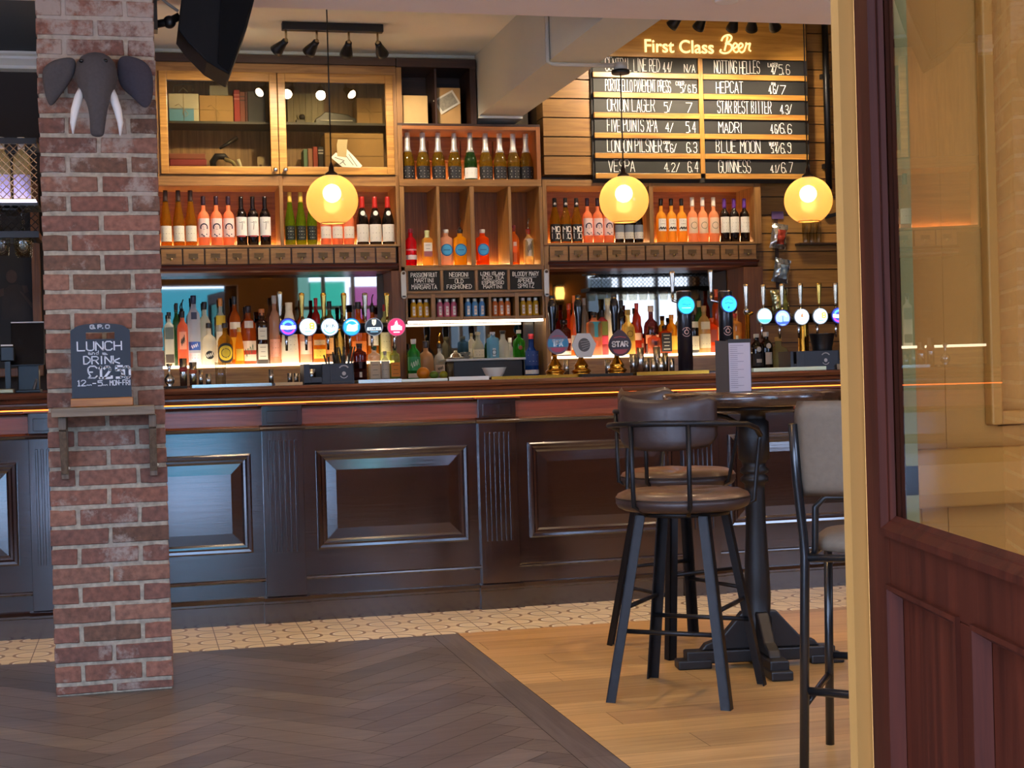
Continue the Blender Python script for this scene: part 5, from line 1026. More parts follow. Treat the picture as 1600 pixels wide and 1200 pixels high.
# ================================================================ ON THE PILLAR
def pil(px, py, Y=6.0): return at(px, py, Y)
FELT = P('#4a4443', .95, noise=.25, nscale=90); FELTD = P('#3a353c', .95, noise=.25, nscale=90)
t = thing('elephant_head', 'grey felt elephant head with white tusks mounted on the brick pillar', 'wall ornament', (pil(152, 120).x, 6.04, pil(152, 120).z))
def skin(name, pts, edges, radii, mat_, parent, sub=2):
    off = Vector(parent['_w']); me = bpy.data.meshes.new(name); me.from_pydata([tuple(Vector(p) - off) for p in pts], edges, []); o = bpy.data.objects.new(name, me); COL.objects.link(o); o.parent = parent; o['_w'] = tuple(off)
    o.modifiers.new('skin', 'SKIN')
    for i, r in enumerate(radii): me.skin_vertices[0].data[i].radius = r if isinstance(r, tuple) else (r, r)
    me.skin_vertices[0].data[0].use_root = True; s_ = o.modifiers.new('sub', 'SUBSURF'); s_.levels = sub; s_.render_levels = sub; me.materials.append(mat_); o.modifiers['skin'].use_smooth_shade = True; return o
q = [(150, 98, 6.0, .05), (150, 108, 5.97, .072), (151, 128, 5.935, .068), (152, 145, 5.90, .050), (153, 165, 5.885, .036), (153, 185, 5.89, .029), (152, 203, 5.90, .026), (152, 215, 5.90, .024)]
skin('head', [pil(a, b, y) for a, b, y, r in q], [(i, i + 1) for i in range(len(q) - 1)], [r * (1.22 if k < 4 else 1.1) for k, (*_, r) in enumerate(q)], FELT, t)
def ear(pts, mat_, ycen):
    mb = MB(); P3 = [pil(a, b, y) for a, b, y in pts]; c = sum(P3, Vector()) / len(P3); n = len(P3); vs = []
    for lay, (sc, dy) in enumerate(((.92, .012), (1.0, 0), (.92, -.014), (.5, -.022))):
        vs += [c + (p - c) * sc + Vector((0, dy, 0)) for p in P3]
    fs = [(l * n + k, l * n + (k + 1) % n, (l + 1) * n + (k + 1) % n, (l + 1) * n + k) for l in range(3) for k in range(n)]; fs += [tuple(range(n))[::-1], tuple(range(3 * n, 4 * n))]
    mb.add(vs, fs, smooth=True); o = mb.build('ear', mat_, t); s_ = o.modifiers.new('sub', 'SUBSURF'); s_.levels = 2; s_.render_levels = 2
ear([(120, 88, 5.985), (100, 89, 5.985), (78, 95, 5.995), (64, 108, 6.005), (66, 128, 6.015), (70, 150, 6.02), (77, 170, 6.02), (86, 162, 6.015), (98, 145, 6.005), (110, 130, 5.99), (120, 110, 5.98)], FELT, 6.0)
ear([(182, 92, 5.98), (192, 85, 5.985), (205, 87, 5.99), (222, 92, 5.99), (237, 104, 5.985), (241, 128, 5.975), (240, 150, 5.965), (236, 166, 5.96), (226, 172, 5.96), (214, 160, 5.965), (202, 148, 5.975), (188, 138, 5.985), (182, 118, 5.985)], FELTD, 6.0)
for pts in ([(130, 138, 5.93), (123, 152, 5.905), (117, 172, 5.89), (114, 192, 5.89), (114, 209, 5.90)], [(171, 138, 5.93), (177, 152, 5.905), (184, 172, 5.89), (188, 192, 5.89), (188, 212, 5.90)]):
    MB().tube([pil(a, b, y) for a, b, y in pts], [.016, .0165, .015, .011, .003], 12).build('tusk', P('#e3dfd8', .5), t)
for a, b in ((127, 95), (165, 95)): MB().sphere(pil(a, b, 5.902), .008, 12, 8).build('eye', P('#080808', .2), t)
# wall shelf with brackets, chalkboard on it
RUST = wood('rustic_board', '#6a5844', '#99846a', 'X', .6)
s0 = pil(80, 645, 5.88); s1 = pil(242, 645, 5.88); zs = 1.068
t = thing('pillar_shelf', 'rustic wooden shelf on two brackets fixed to the brick pillar', 'shelf', ((s0.x + s1.x) / 2, 6.04, zs))
MB().box(s0.x, s1.x, 5.86, 6.04, zs, zs + .034).build('plank', RUST, t, .003)
for px in (100, 239):
    x = pil(px, 690, 6.0).x; b_ = MB(); b_.box(x - .014, x + .014, 5.895, 6.035, zs - .048, zs - .0005); b_.box(x - .014, x + .014, 6.008, 6.036, .83, zs - .048); b_.beam((x, 6.01, .855), (x, 5.915, zs - .05), .026, .026, (1, 0, 0)); b_.build('bracket', wood('rustic_bracket', '#4e3d2e', '#7c6650', 'Z', .6), t, .002)
    MB().sphere((x + .014, 6.003, .872), .006, 10, 8).build('screw_head', P('#d9d4c8', .3, .4), t)
c0, c1 = pil(111, 560, 5.93), pil(204, 560, 5.93); zb = zs + .035; zt = pil(157, 505, 5.93).z
t = thing('lunch_chalkboard', 'small arched chalkboard advertising lunch and a drink on the pillar shelf', 'chalkboard', ((c0.x + c1.x) / 2, 5.93, zb))
MB().box(c0.x - .005, c1.x + .005, 5.90, 5.965, zb, zb + .032).build('wooden_foot', wood('foot_orange', '#8a4e16', '#b97a34', 'X', .45), t, .003)
X0_, X1_ = c0.x, c1.x; wd = X1_ - X0_; xc = (X0_ + X1_) / 2; hz = zt - .034
out = [(X0_, zb + .0325), (X1_, zb + .0325), (X1_, hz + .005), (X1_ - .006, hz + .012)] + [(xc + (wd / 2 - .012) * math.cos(a), hz + .014 + .020 * math.sin(a)) for a in [PI * k / 10 for k in range(0, 11)]] + [(X0_ + .006, hz + .012), (X0_, hz + .005)]
sz0, sz1 = hz - .026, hz + .000; sx0, sx1 = xc - .052, xc + .052
# board built round the hand slot: lower part, two sides, arch
m_ = MB(); m_.box(X0_, X1_, 5.926, 5.936, zb + .0325, sz0); m_.box(X0_, sx0, 5.926, 5.936, sz0, sz1); m_.box(sx1, X1_, 5.926, 5.936, sz0, sz1)
m_.prism([(X0_, sz1), (X1_, sz1), (X1_, hz + .005)] + out[3:-1] + [(X0_, hz + .005)], 5.926, 5.936)
m_.build('slate', P('#1b222d', .55), t, .0)
mb = MB(); fn = lambda u, v: (u, 5.9252, v)
def wr(txt, p0, p1, py0, py1, sw): a, b_ = pil(p0, py1, 5.925), pil(p1, py0, 5.925); write(mb, txt, a.x, a.z, b_.x - a.x, b_.z - a.z, sw, fn, .02)
wr('G.P.O', 141, 171, 507.5, 513.5, .0042); wr('LUNCH', 121, 190, 533, 548, .0048); wr('and', 138, 155, 548, 554, .003); wr('a', 160, 168, 549, 554, .003); wr('DRINk', 131, 187, 556, 569, .0045)
wr('\u00a3', 138, 152, 572, 591, .005); wr('12.50', 156, 203, 572, 591, .0085); wr('12', 122, 134, 594, 603, .0034); wr('m', 136, 143, 600, 602.5, .0024); wr('-5', 145, 160, 595, 603, .0034); wr('m', 161, 168, 600, 602.5, .0024); wr('MON-FRI', 172, 204, 593.5, 602, .003)
mb.build('lettering', P('#d9d9dc', .8), t)
# loudspeaker on its bracket at the side of the pillar
t = thing('loudspeaker', 'black wedge loudspeaker angled downwards on a bracket beside the pillar', 'loudspeaker', (.12, 6.28, 2.66))
def sp(px, py, Y=6.26): q_ = at(px, py, Y); return (q_.x, q_.z)
body = [sp(288, -40), sp(277, 52), sp(292, 72), sp(322, 103), sp(357, 123), sp(384, 50), sp(398, -4), sp(380, -48)]
MB().prism(body, 6.18, 6.46).build('cabinet', P('#050506', .6, spec=.2), t, .006)
MB().prism([sp(346, -44), sp(338, 105), sp(355, 119), sp(381, 49), sp(395, -4), sp(378, -44)], 6.168, 6.18).build('grille', P('#070708', .8, spec=.15), t, .003)
mb = MB(); a = at(246, 38, 6.26); mb.box(.103, .118, 6.22, 6.30, a.z - .03, a.z + .10); mb.tube([(.115, 6.26, a.z), (.16, 6.26, a.z + .01), (.205, 6.26, a.z + .035)], .016, 10); mb.sphere((.165, 6.26, a.z + .01), .026); mb.build('wall_bracket', BLACK, t)
MB().tube([(.108, 6.24, a.z + .09), (.135, 6.24, a.z + .10), (.165, 6.24, a.z + .075), (.20, 6.24, a.z + .05)], .006, 8).build('cable', P('#8a8a86', .5), t)
# ================================================================ LEFT END OF THE BAR
MET = P('#3a3c3f', .45, .6)
WG = pane_glass('wine_glass', '#f4f2ea', .10)
def gantry(label, gx0, gx1, yc, ztop):
    t = thing('glass_gantry', label, 'gantry', ((gx0 + gx1) / 2, yc, 1.89)); ya, yb = yc - .14, yc + .14
    for nm, z0, z1 in (('top_rail', 2.339, 2.366), ('bottom_rail', 1.894, 1.925)):
        mb = MB(); [mb.box(gx0, gx1, y - .012, y + .012, z0, z1) for y in (ya, yb)]; [mb.box(x - .012, x + .012, ya, yb, z0, z1) for x in (gx0, gx1 - .012)]
        if nm == 'bottom_rail':
            for k in range(int((gx1 - gx0) / .098) - 1): mb.box(gx1 - .163 - k * .098, gx1 - .095 - k * .098, ya, yb, 2.026, 2.034)
        mb.build(nm, MET, t)
    MB().box(gx0, gx1, ya, yb, 2.046, 2.062).build('shelf', MET, t); MB().box(gx0 + .01, gx1 - .01, ya - .008, yb - .01, 2.063, 2.075).build('light_panel', glow('#e8e0ff', 1.6), t)
    def mesh_panel(nm, z0, z1, mat_, r, pitch, yf):
        mb = MB(); h = z1 - z0; x = gx0 - h
        while x < gx1:
            for (xa, za, xb, zb_) in ((x, z0, x + h, z1), (x + h, z0, x, z1)):
                lo, hi = max(min(xa, xb), gx0), min(max(xa, xb), gx1); cl = lambda p: za + (zb_ - za) * (p - xa) / (xb - xa)
                if hi - lo > .004: mb.tube([(lo, yf, cl(lo)), (hi, yf, cl(hi))], r, 5)
            x += pitch
        mb.build(nm, mat_, t)
    mesh_panel('upper_mesh', 2.076, 2.339, P('#d0b48c', .35, .6), .0024, .036, ya - .01 if ztop > 3 else yb + .01); mesh_panel('lower_mesh', 1.925, 2.046, P('#1c1b1a', .5, .4), .002, .036, ya - .01 if ztop > 3 else yb + .01)
    mb = MB(); [mb.tube([(x, yb - .01, 2.36), (x, yb - .01, ztop)], .01, 8) for x in (gx1 - .32, gx0 + .4)]; mb.build('hanging_rods', MET, t); return t
gantry('black metal gantry with lit wire mesh hung above the left end of the bar', -3.0, -.436, 7.72, 3.19)
gantry('second mesh gantry out of the picture at the right, seen in the right mirror', 3.9, 5.8, 6.2, 2.79)
gb = None
GBOT = [(ax(px, 7.72, 260), 7.72, 'clear bottle with lilac label behind the gantry mesh, %s' % q) for px, q in ((-27, 'out past the picture edge'), (2, 'cut by the picture edge'), (34, 'nearest to the pillar'))] + [(4.0 + .14 * k, 6.2, 'bottle on the second gantry seen in the right mirror, %s from its end' % ORD[k]) for k in range(9)]
for x, y, lab in GBOT:
    if gb is None: gb = bottle('gantry_bottle', lab, 'bottle', (x, y, 2.0755), .315, .042, 'round', bglass('#cfc29a', .55, .5), P('#dcd6cc', .35), (.82, 1.0), '#b9b0dc', (.06, .42), 66, marks=lines(3), group='bottles in the gantry')
    else: dup(gb, (x, y, 2.0755), lab)
def stem_glass(label, x, y, z):   # hanging upside down, z = foot height
    t = thing('hanging_wine_glass', label, 'wine glass', (x, y, z), 'stem glasses hanging from the gantries')
    MB().lathe([(.036, 0), (.034, -.004), (.006, -.012), (.0045, -.03), (.0045, -.095), (.008, -.105)], (x, y, z), 20).build('stem', WG, t)
    MB().lathe([(.008, -.105), (.03, -.12), (.042, -.145), (.043, -.17), (.034, -.228), (.0325, -.228), (.0415, -.17), (.0405, -.146), (.029, -.122), (.006, -.108)], (x, y, z), 24).build('bowl', WG, t); return t
gk = lambda k, g: g - .08 - .098 * k
g0 = stem_glass('upturned wine glass hanging from the gantry beside the pillar', gk(0, -.436), 7.65, 2.0440)
dup(g0, (gk(1, -.436), 7.65, 2.0440), 'upturned wine glass hanging from the gantry at the picture edge')
dup(g0, (gk(0, -.436), 7.77, 2.0440), 'upturned wine glass hanging from the gantry behind the nearest one')
for k in range(14): dup(g0, (gk(5 + k, 5.8), 6.15, 2.0440), 'wine glass hanging from the second gantry in the right mirror, number %d from its end' % (k + 1))
t = thing('wall_lantern', 'small glowing wall lantern reflected in the right mirror', 'wall lamp', (4.76, 2.19, 2.1)); MB().box(4.70, 4.82, 2.181, 2.20, 2.0, 2.2).build('back_plate', BLACK, t, .003)
MB().lathe([(.045, -.07), (.055, .0), (.045, .07)], (4.76, 2.26, 2.1), 16).build('lamp_glass', glow('#ffc068', 6), t); mb = MB(); mb.lathe([(0, .07), (.06, .07), (.02, .10), (0, .10)], (4.76, 2.26, 2.1), 16); mb.lathe([(0, -.085), (.05, -.085), (.05, -.07), (0, -.07)], (4.76, 2.26, 2.1), 16); mb.box(4.75, 4.77, 2.2, 2.26, 2.17, 2.19); mb.build('lamp_frame', BLACK, t)
# framed painting (generic dark portrait), till
fx0, fx1 = -1.25, ax(64, 9.5, 450); t = thing('framed_painting', 'dark framed painting of a seated figure behind the till', 'painting', (-.8, 9.5, 1.3)); zt = 2.35
MB().box(fx0, fx1 - .05, 9.52, 9.54, 1.30, zt).build('canvas', P('#120c09', .6), t); mb = MB(); mb.box(fx1 - .05, fx1, 9.49, 9.54, 1.25, zt + .05); mb.box(fx0 - .05, fx0, 9.49, 9.54, 1.25, zt + .05); mb.box(fx0, fx1 - .05, 9.49, 9.54, zt, zt + .05); mb.box(fx0, fx1 - .05, 9.49, 9.54, 1.25, 1.30); mb.build('frame', wood('frame_gilt', '#4a2a12', '#7c4c20', 'Z', .4), t, .004)
fig = MB(); fn = lambda u, v: (u, 9.517, v)
def F2(*q): return [(at(a, b, 9.517).x, at(a, b, 9.517).z) for a, b in q]
fig.poly2(F2((4, 455), (14, 446), (28, 444), (40, 450), (50, 470), (54, 500), (2, 500)), fn); fig.build('painted_body', P('#21150f', .6, noise=.5, nscale=25), t)
fig = MB(); fn2 = lambda u, v: (u, 9.5155, v); c = at(18, 432, 9.515); fig.disc((c.x, 9.5155, c.z), .032, 18, sz=1.25); fig.poly2(F2((30, 454), (36, 458), (54, 478), (54, 488), (44, 474)), fn2); fig.poly2(F2((0, 452), (6, 450), (6, 462), (0, 464)), fn2); fig.poly2(F2((34, 446), (42, 446), (45, 456), (38, 458)), fn2); fig.build('painted_skin', P('#3a251a', .6, noise=.5, nscale=30), t)
t = thing('till_monitor', 'black till touchscreen on a stand at the left end of the bar', 'till', (ax(45, 7.9, 600), 7.9, ZT)); x0, x1 = ax(17, 7.9, 540), ax(69, 7.9, 540); za, zb = az(571, 7.9, 45), az(504, 7.9, 45); TB = P('#08080a', .3)
mb = MB(); mb.add([(x0, 7.86, za), (x1, 7.86, za), (x1, 7.90, za), (x0, 7.90, za), (x0, 7.94, zb), (x1, 7.94, zb), (x1, 7.98, zb), (x0, 7.98, zb)], [(0, 3, 2, 1), (4, 5, 6, 7), (0, 1, 5, 4), (1, 2, 6, 5), (2, 3, 7, 6), (3, 0, 4, 7)]); mb.build('screen', TB, t, .004)
MB().box(x0, x1, 7.935, 7.945, zb, zb + .006).build('screen_edge', P('#cfcac4', .4), t); MB().box((x0 + x1) / 2 - .05, (x0 + x1) / 2 + .05, 7.90, 7.98, ZT, za + .02).build('stand', TB, t, .004); MB().box(x0 + .02, x1 - .02, 7.82, 8.02, ZT, ZT + .015).build('base', TB, t, .004)
MB().tube([((x1 - .03), 7.93, za), (x1 - .045, 7.9, ZT + .05), (x1 - .055, 7.88, ZT + .012)], .007, 8).build('cable', P('#6a625c', .5), t)
t = thing('card_reader', 'small black card reader beside the till', 'card reader', (ax(10, 7.78, 552), 7.82, ZT)); xa, xb = ax(0, 7.78, 552), ax(22, 7.78, 552); MB().box(xa, xb, 7.78, 7.84, az(565, 7.78, 10), az(541, 7.78, 10)).build('body', TB, t, .006); MB().box(xa + .005, xb - .005, 7.776, 7.80, az(541, 7.78, 10), az(541, 7.78, 10) + .008).build('paper_slip', WHITE, t); MB().box(xa + .02, xb - .02, 7.79, 7.83, ZT, az(565, 7.78, 10)).build('stand', TB, t)
t = thing('steel_tray', 'small brushed steel tray on the bar at the picture edge', 'tray', (ax(8, 7.6, 610), 7.6, ZT)); MB().box(ax(-20, 7.6, 610), ax(22, 7.6, 610), 7.56, 7.66, ZT, ZT + .022).build('tray', P('#9a8a6a', .3, .8), t, .004)
# ================================================================ RIGHT WALL
t = thing('wall_pipe', 'black vertical pipe fixed to the slatted wall at the right', 'pipe', (ax(1291, 9.40, 200), 9.40, 2.35)); x = ax(1291, 9.40, 150); MB().tube([(x, 9.395, 2.36), (x, 9.395, 3.75)], .022, 14).build('pipe', BLACK, t); [MB().box(x - .032, x + .032, 9.40, 9.43, z, z + .03).build('pipe_clip', BLACK, t) for z in (2.5, 3.1)]
t = thing('pipe_bracket', 'small black angled bracket on the slatted wall behind the right globe', 'bracket', (ax(1305, 9.42, 338), 9.42, at(1305, 336, 9.42).z)); c = at(1303, 336, 9.41); MB().beam((c.x - .06, 9.415, c.z - .012), (c.x + .12, 9.415, c.z + .03), .03, .025).build('arm', BLACK, t, .002)
# snack strip with crisp packets
sx = ax(1216, 9.40, 380); t = thing('snack_clip_strip', 'narrow hanging clip strip with a purple header on the slatted wall', 'clip strip', (sx, 9.425, 1.6)); MB().box(sx - .012, sx + .012, 9.424, 9.428, 1.60, 2.20).build('strip', P('#3a2014', .5), t)
hz0 = at(1215, 337, 9.42); MB().box(hz0.x - .042, hz0.x + .042, 9.418, 9.424, hz0.z - .022, hz0.z + .028).build('header_card', P('#55406f', .5), t)
def crisp(label, px, py, w, h, cols, rot, Y=9.385):
    c = at(px, py, Y); t = thing('crisp_packet', label, 'crisp packet', tuple(c), 'crisp packets on the clip strip'); R_ = Matrix.Rotation(rot, 3, 'Y'); nx, nz = 10, 12; 
    def surf(front):
        vs = []
        for j in range(nz + 1):
            for i in range(nx + 1):
                u, v = i / nx * 2 - 1, j / nz * 2 - 1; d = (1 - u ** 4) * (1 - abs(v) ** 3) * .030; wv = math.sin(u * 9 + v * 5 + px) * .004 + math.cos(v * 11 - u * 4) * .004
                p = Vector((u * w / 2 * (1 - .08 * (1 - v * v)), (-d + wv * (1 if front else -.3)) if front else d * .8, v * h / 2)); vs.append(c + R_ @ p)
        return vs
    fs = [(j * (nx + 1) + i, j * (nx + 1) + i + 1, (j + 1) * (nx + 1) + i + 1, (j + 1) * (nx + 1) + i) for j in range(nz) for i in range(nx)]
    mb = MB(); mb.add(surf(True), fs, smooth=True); mb.add(surf(False), [f[::-1] for f in fs], smooth=True); mb.build('foil_bag', P(cols[0], .22, .85), t, fix=False)
    V = surf(True); mb = MB(); sel = [f for k, f in enumerate(fs) if 2 <= (k // nx) <= 8 and 3 <= k % nx <= 7]; mb.add([p + Vector((0, -.0015, 0)) for p in V], sel, smooth=True); mb.build('printed_panel', P(cols[1], .35, .3), t, fix=False)
crisp('silver and red crisp packet at the top of the clip strip', 1217, 369, .115, .165, ('#d9d4cc', '#a8402c'), .15)
crisp('silver and blue crisp packet in the middle of the clip strip', 1221, 423, .115, .160, ('#c4ccd2', '#8fa6b8'), .2)
crisp('silver and yellow green crisp packet at the bottom of the clip strip', 1219, 472, .125, .17, ('#d2cf9a', '#a8a84c'), -.1)
# small glass shelf with tumblers
gz = az(380, 9.40, 1270); t = thing('glass_ledge', 'narrow dark ledge holding tall glasses on the slatted wall', 'ledge', (ax(1270, 9.40, 380), 9.40, gz)); MB().box(ax(1245, 9.4, 380), ax(1318, 9.4, 380), 9.36, 9.43, gz - .012, gz).build('board', P('#2a170c', .5), t)
gf = None
for i, px in enumerate((1258, 1268, 1279)):
    loc = (ax(px, 9.395, 365), 9.395, gz + .0005); lab = 'tall clear tumbler on the ledge under the right globe, %s' % ('left one', 'middle one', 'right one')[i]
    if gf is None:
        gf = thing('tall_tumbler', lab, 'glass', loc, 'tumblers on the ledge'); MB().lathe([(.018, 0), (.0185, .004), (.021, .14), (.0195, .14), (.017, .008), (0, .008)], loc, 18).build('glass', WG, gf)
    else: dup(gf, loc, lab)
# ================================================================ ON THE BAR TOP
def lens_marks(kind, mb, fn, R):
    if kind == 'brooklyn': mb.poly2([(-.8 * R, -.2 * R), (.8 * R, -.28 * R), (.85 * R, .14 * R), (-.8 * R, .12 * R)], fn); mb.stroke([(-.1 * R, .5 * R), (.1 * R, .55 * R)], .1 * R, fn)
    return mb
def lens(parent, c, r, y, rim, face_, marks, glowv=.9):
    """round illuminated badge facing -Y: rim, lit face, printed marks"""
    MB().tube([(c[0], y + .014, c[1]), (c[0], y, c[1])], r, 28).build('lens_body', P(rim, .3, .2), parent)
    fc = MB().disc((c[0], y - .0006, c[1]), r * .90, 28).build('lens_face', P(face_, .3, emit=glowv), parent)
    for k, (col, fnm) in enumerate(marks):
        mb = MB(); fn = lambda u, v, yy=y - .0012 - k * .0005: (c[0] + u, yy, c[1] + v); fnm(mb, fn, r)
        mb.build('print', P(col, .35, emit=glowv * .85), fc)
def m_word(txt, u0, v0, w, h, sw): return lambda mb, fn, r: write(mb, txt, u0 * r, v0 * r, w * r, h * r, sw * r, fn, .02)
def m_poly(*pts): return lambda mb, fn, r: mb.poly2([(a * r, b_ * r) for a, b_ in pts], fn)
def m_line(*pts, w=.08): return lambda mb, fn, r: mb.stroke([(a * r, b_ * r) for a, b_ in pts], w * r, fn)
def m_arc(a0, a1, rad, w, sy=1): return lambda mb, fn, r: mb.stroke([(rad * r * math.cos(math.radians(a)), rad * sy * r * math.sin(math.radians(a))) for a in range(a0, a1 + 1, 12)], w * r, fn)
NEON = ('#2a2a9a', '#2d3fc4', [('#b23aa0', m_arc(200, 340, .72, .18)), ('#59b4ee', m_arc(30, 150, .6, .22)), ('#f2f6ff', m_poly((-.82, -.22), (-.1, -.3), (.82, -.2), (.8, .18), (.1, .1), (-.8, .2))), ('#8fa6e0', m_line((-.55, -.06), (-.1, .0), (.1, -.1), (.55, -.02), w=.07))])
NUM = ('#9fb7c4', '#dfe9ea', [('#d2a0b8', m_word('1', -.62, -.2, .3, .55, .12)), ('#6b7c90', m_word('2', -.28, -.2, .5, .7, .07)), ('#d9c23a', m_word('8', .22, -.2, .45, .6, .16)), ('#5a8fb4', m_line((-.35, -.5), (.35, -.5), w=.12))])
ORION = ('#8fb4cc', '#d8eaf2', [('#3a5566', m_word('Orion'.upper(), -.55, -.06, 1.1, .34, .06)), ('#4aa0b8', m_arc(200, 330, .68, .14)), ('#8a9aa4', m_line((-.25, -.28), (.25, -.28), w=.05))])
BLUEW = ('#2d6fb0', '#1f83cc', [('#eef4fa', m_poly((-.55, -.42), (.3, -.5), (.66, -.3), (.62, .34), (.1, .2), (-.3, .34), (-.5, .1))), ('#b9dcf0', m_arc(20, 150, .72, .12))])
HARP = ('#b9bdb8', '#10181c', [('#d9cfae', m_poly((-.22, .8), (.26, .8), (.2, .3), (-.02, .14), (-.2, .34))), ('#10181c', m_line((-.06, .7), (.0, .3), w=.05)), ('#dbeaf2', m_poly((-.78, -.36), (.78, -.36), (.74, -.04), (-.74, -.04))), ('#1d3442', m_word('GUINNESS', -.62, -.3, 1.24, .2, .05)), ('#6f9fc0', m_line((-.4, -.52), (.4, -.52), w=.08))])
REDC = ('#d97a90', '#d01f48', [('#fbeef0', m_poly((-.6, -.34), (.6, -.34), (.6, .1), (.42, .02), (.42, .2), (.2, .2), (.06, .72), (-.14, .5), (-.2, .2), (-.42, .12), (-.6, .1))), ('#e06a86', m_line((-.45, -.12), (.45, -.12), w=.07)), ('#f6dfe4', m_line((-.3, -.56), (.3, -.56), w=.12))])
def handle(parent, px, py0, py1, Y, mat_=None, w=.027):
    a, b_ = at(px, py1, Y), at(px, py0, Y); mb = MB()
    mb.lathe([(w * .25, 0), (w * .28, (b_.z - a.z) * .15), (w * .42, (b_.z - a.z) * .5), (w * .55, (b_.z - a.z) * .88), (w * .5, (b_.z - a.z) * .97), (0, b_.z - a.z)], tuple(a), 12, sq=.7, sy=.7); mb.build('tap_handle', mat_ or P('#c9a860', .25, .9), parent)
def tap_bar(label, px0, px1, pyc, Y, lenses, handles, colpx, r_px):
    a, b_ = at(px0, pyc, Y), at(px1, pyc, Y); z = (a.z + b_.z) / 2; t = thing('beer_tap_font', label, 'beer tap', (ax(colpx, Y, 560), Y, ZT)); xc = ax(colpx, Y, 560)
    mb = MB(); mb.tube([(a.x, Y, z), (b_.x, Y, z)], .026, 18); mb.build('crossbar', P('#16161a', .3), t)
    mb = MB(); mb.lathe([(.062, 0), (.062, .008), (.034, .02), (.030, .04), (.030, z - ZT - .02), (.026, z - ZT)], (xc, Y, ZT), 20); mb.build('column', P('#b98a34', .22, 1.0), t)
    for (px, py, spec) in lenses:
        c = at(px, py, Y - .05); sc = (at(px + 10, py, Y - .05).x - c.x) / 10; lens(t, (c.x, c.z), r_px * sc, Y - .058, *spec); MB().tube([(c.x, Y - .044, c.z), (c.x, Y, z)], .012, 8).build('lens_stem', CHROME, t)
        MB().tube([(c.x - .006, Y - .02, z - .02), (c.x - .008, Y - .03, z - .06), (c.x - .008, Y - .03, z - .11)], [.009, .008, .006], 8).build('spout', CHROME, t)
    for (px, p0, p1, col) in handles: 
        handle(t, px, p0, p1, Y, P(col, .25, .9)); q = at(px, p1, Y); MB().tube([(q.x, Y, z), (q.x, Y, q.z + .004)], .006, 8).build('handle_stem', CHROME, t)
    return t
GOLDH = '#d0ac54'; SILV = '#c4bca6'
tap_bar('six lens beer tap font with a black crossbar at the left of the bar', 436, 632, 513, 7.84, [(450, 511, NEON), (481, 511, NUM), (515, 511, ORION), (549, 511, BLUEW), (584, 511, HARP), (619, 511, REDC)],
        [(438, 455, 498, SILV), (472, 457, 500, GOLDH), (506, 457, 500, GOLDH), (538, 457, 500, GOLDH), (571, 457, 500, SILV), (605, 457, 500, GOLDH)], 531, 14.2)
SUN = ('#a9c4cc', '#bfe4e6', [('#49b7c4', m_poly((-.84, -.38), (.84, -.38), (.6, -.68), (.2, -.86), (-.2, -.86), (-.6, -.68))), ('#e2f2f0', m_line((0, -.3), (0, .2), w=.08))])
TREE = ('#5a5fc8', '#7fa6ea', [('#31519e', m_line((0, -.45), (0, .2), w=.1)), ('#c8dcf6', m_arc(20, 160, .5, .16)), ('#34519c', m_poly((-.8, -.4), (-.3, -.5), (.1, -.42), (.8, -.42), (.5, -.78), (-.5, -.78)))])
WHT = ('#a9b4bc', '#e4eef0', [('#d2683a', m_poly((-.16, -.05), (.18, -.05), (.1, .4), (-.04, .4))), ('#6f8aa0', m_line((-.5, -.3), (-.5, .35), w=.07)), ('#6f8aa0', m_line((.5, -.3), (.5, .35), w=.07)), ('#7fb0c8', m_arc(225, 315, .7, .12))])
tap_bar('five lens beer tap font with a black crossbar at the right of the bar', 1184, 1345, 497, 7.84, [(1194, 494, SUN), (1222, 497, TREE), (1252, 495, WHT), (1281, 494, NUM), (1310, 493, NEON)],
        [(1193, 444, 481, SILV), (1222, 443, 481, SILV), (1251, 442, 480, SILV), (1280, 441, 479, GOLDH), (1306, 441, 479, SILV)], 1256, 11.8)
# hand pumps
def pump(label, px, hy0, hy1, cy, clip, Y=7.80):
    c = at(px, cy, Y - .06); xb = ax(px - 4, Y, 570); t = thing('hand_pump', label, 'hand pump', (xb, Y, ZT), 'hand pumps on the bar'); hx = ax(px - 8, Y, 500); z0, z1 = az(hy1, Y, px), az(hy0, Y, px)
    MB().lathe([(.062, 0), (.064, .006), (.050, .014), (.046, .022), (.054, .028), (.050, .036), (.034, .046), (.040, .056), (.036, .064), (.022, .085), (.014, .10), (.012, .12)], (xb, Y, ZT), 24).build('brass_base', P('#c08a30', .2, 1.0), t)
    MB().tube([(xb, Y, ZT + .1), (hx, Y, z0)], .010, 10).build('pump_rod', P('#c08a30', .2, 1.0), t); L = z1 - z0
    MB().lathe([(.012, 0), (.015, L * .1), (.019, L * .45), (.025, L * .66), (.021, L * .82), (.013, L * .88), (.016, L * .92), (.015, L * .98), (0, L)], (hx, Y, z0), 18).build('pump_handle', P('#121114', .2, coat=.4), t)
    MB().lathe([(.0145, L * .875), (.0155, L * .90), (.0145, L * .915)], (hx, Y, z0), 16).build('handle_ring', BRASS, t)
    clip(t, c, Y - .07); return t
def tear(R): return [(R * math.cos(a) * (1 - .12 * max(0, math.sin(a))), R * math.sin(a) * (1 if math.sin(a) < 0 else 1 + .22 * max(0, math.sin(a)) ** 6)) for a in [2 * PI * k / 40 for k in range(40)]]
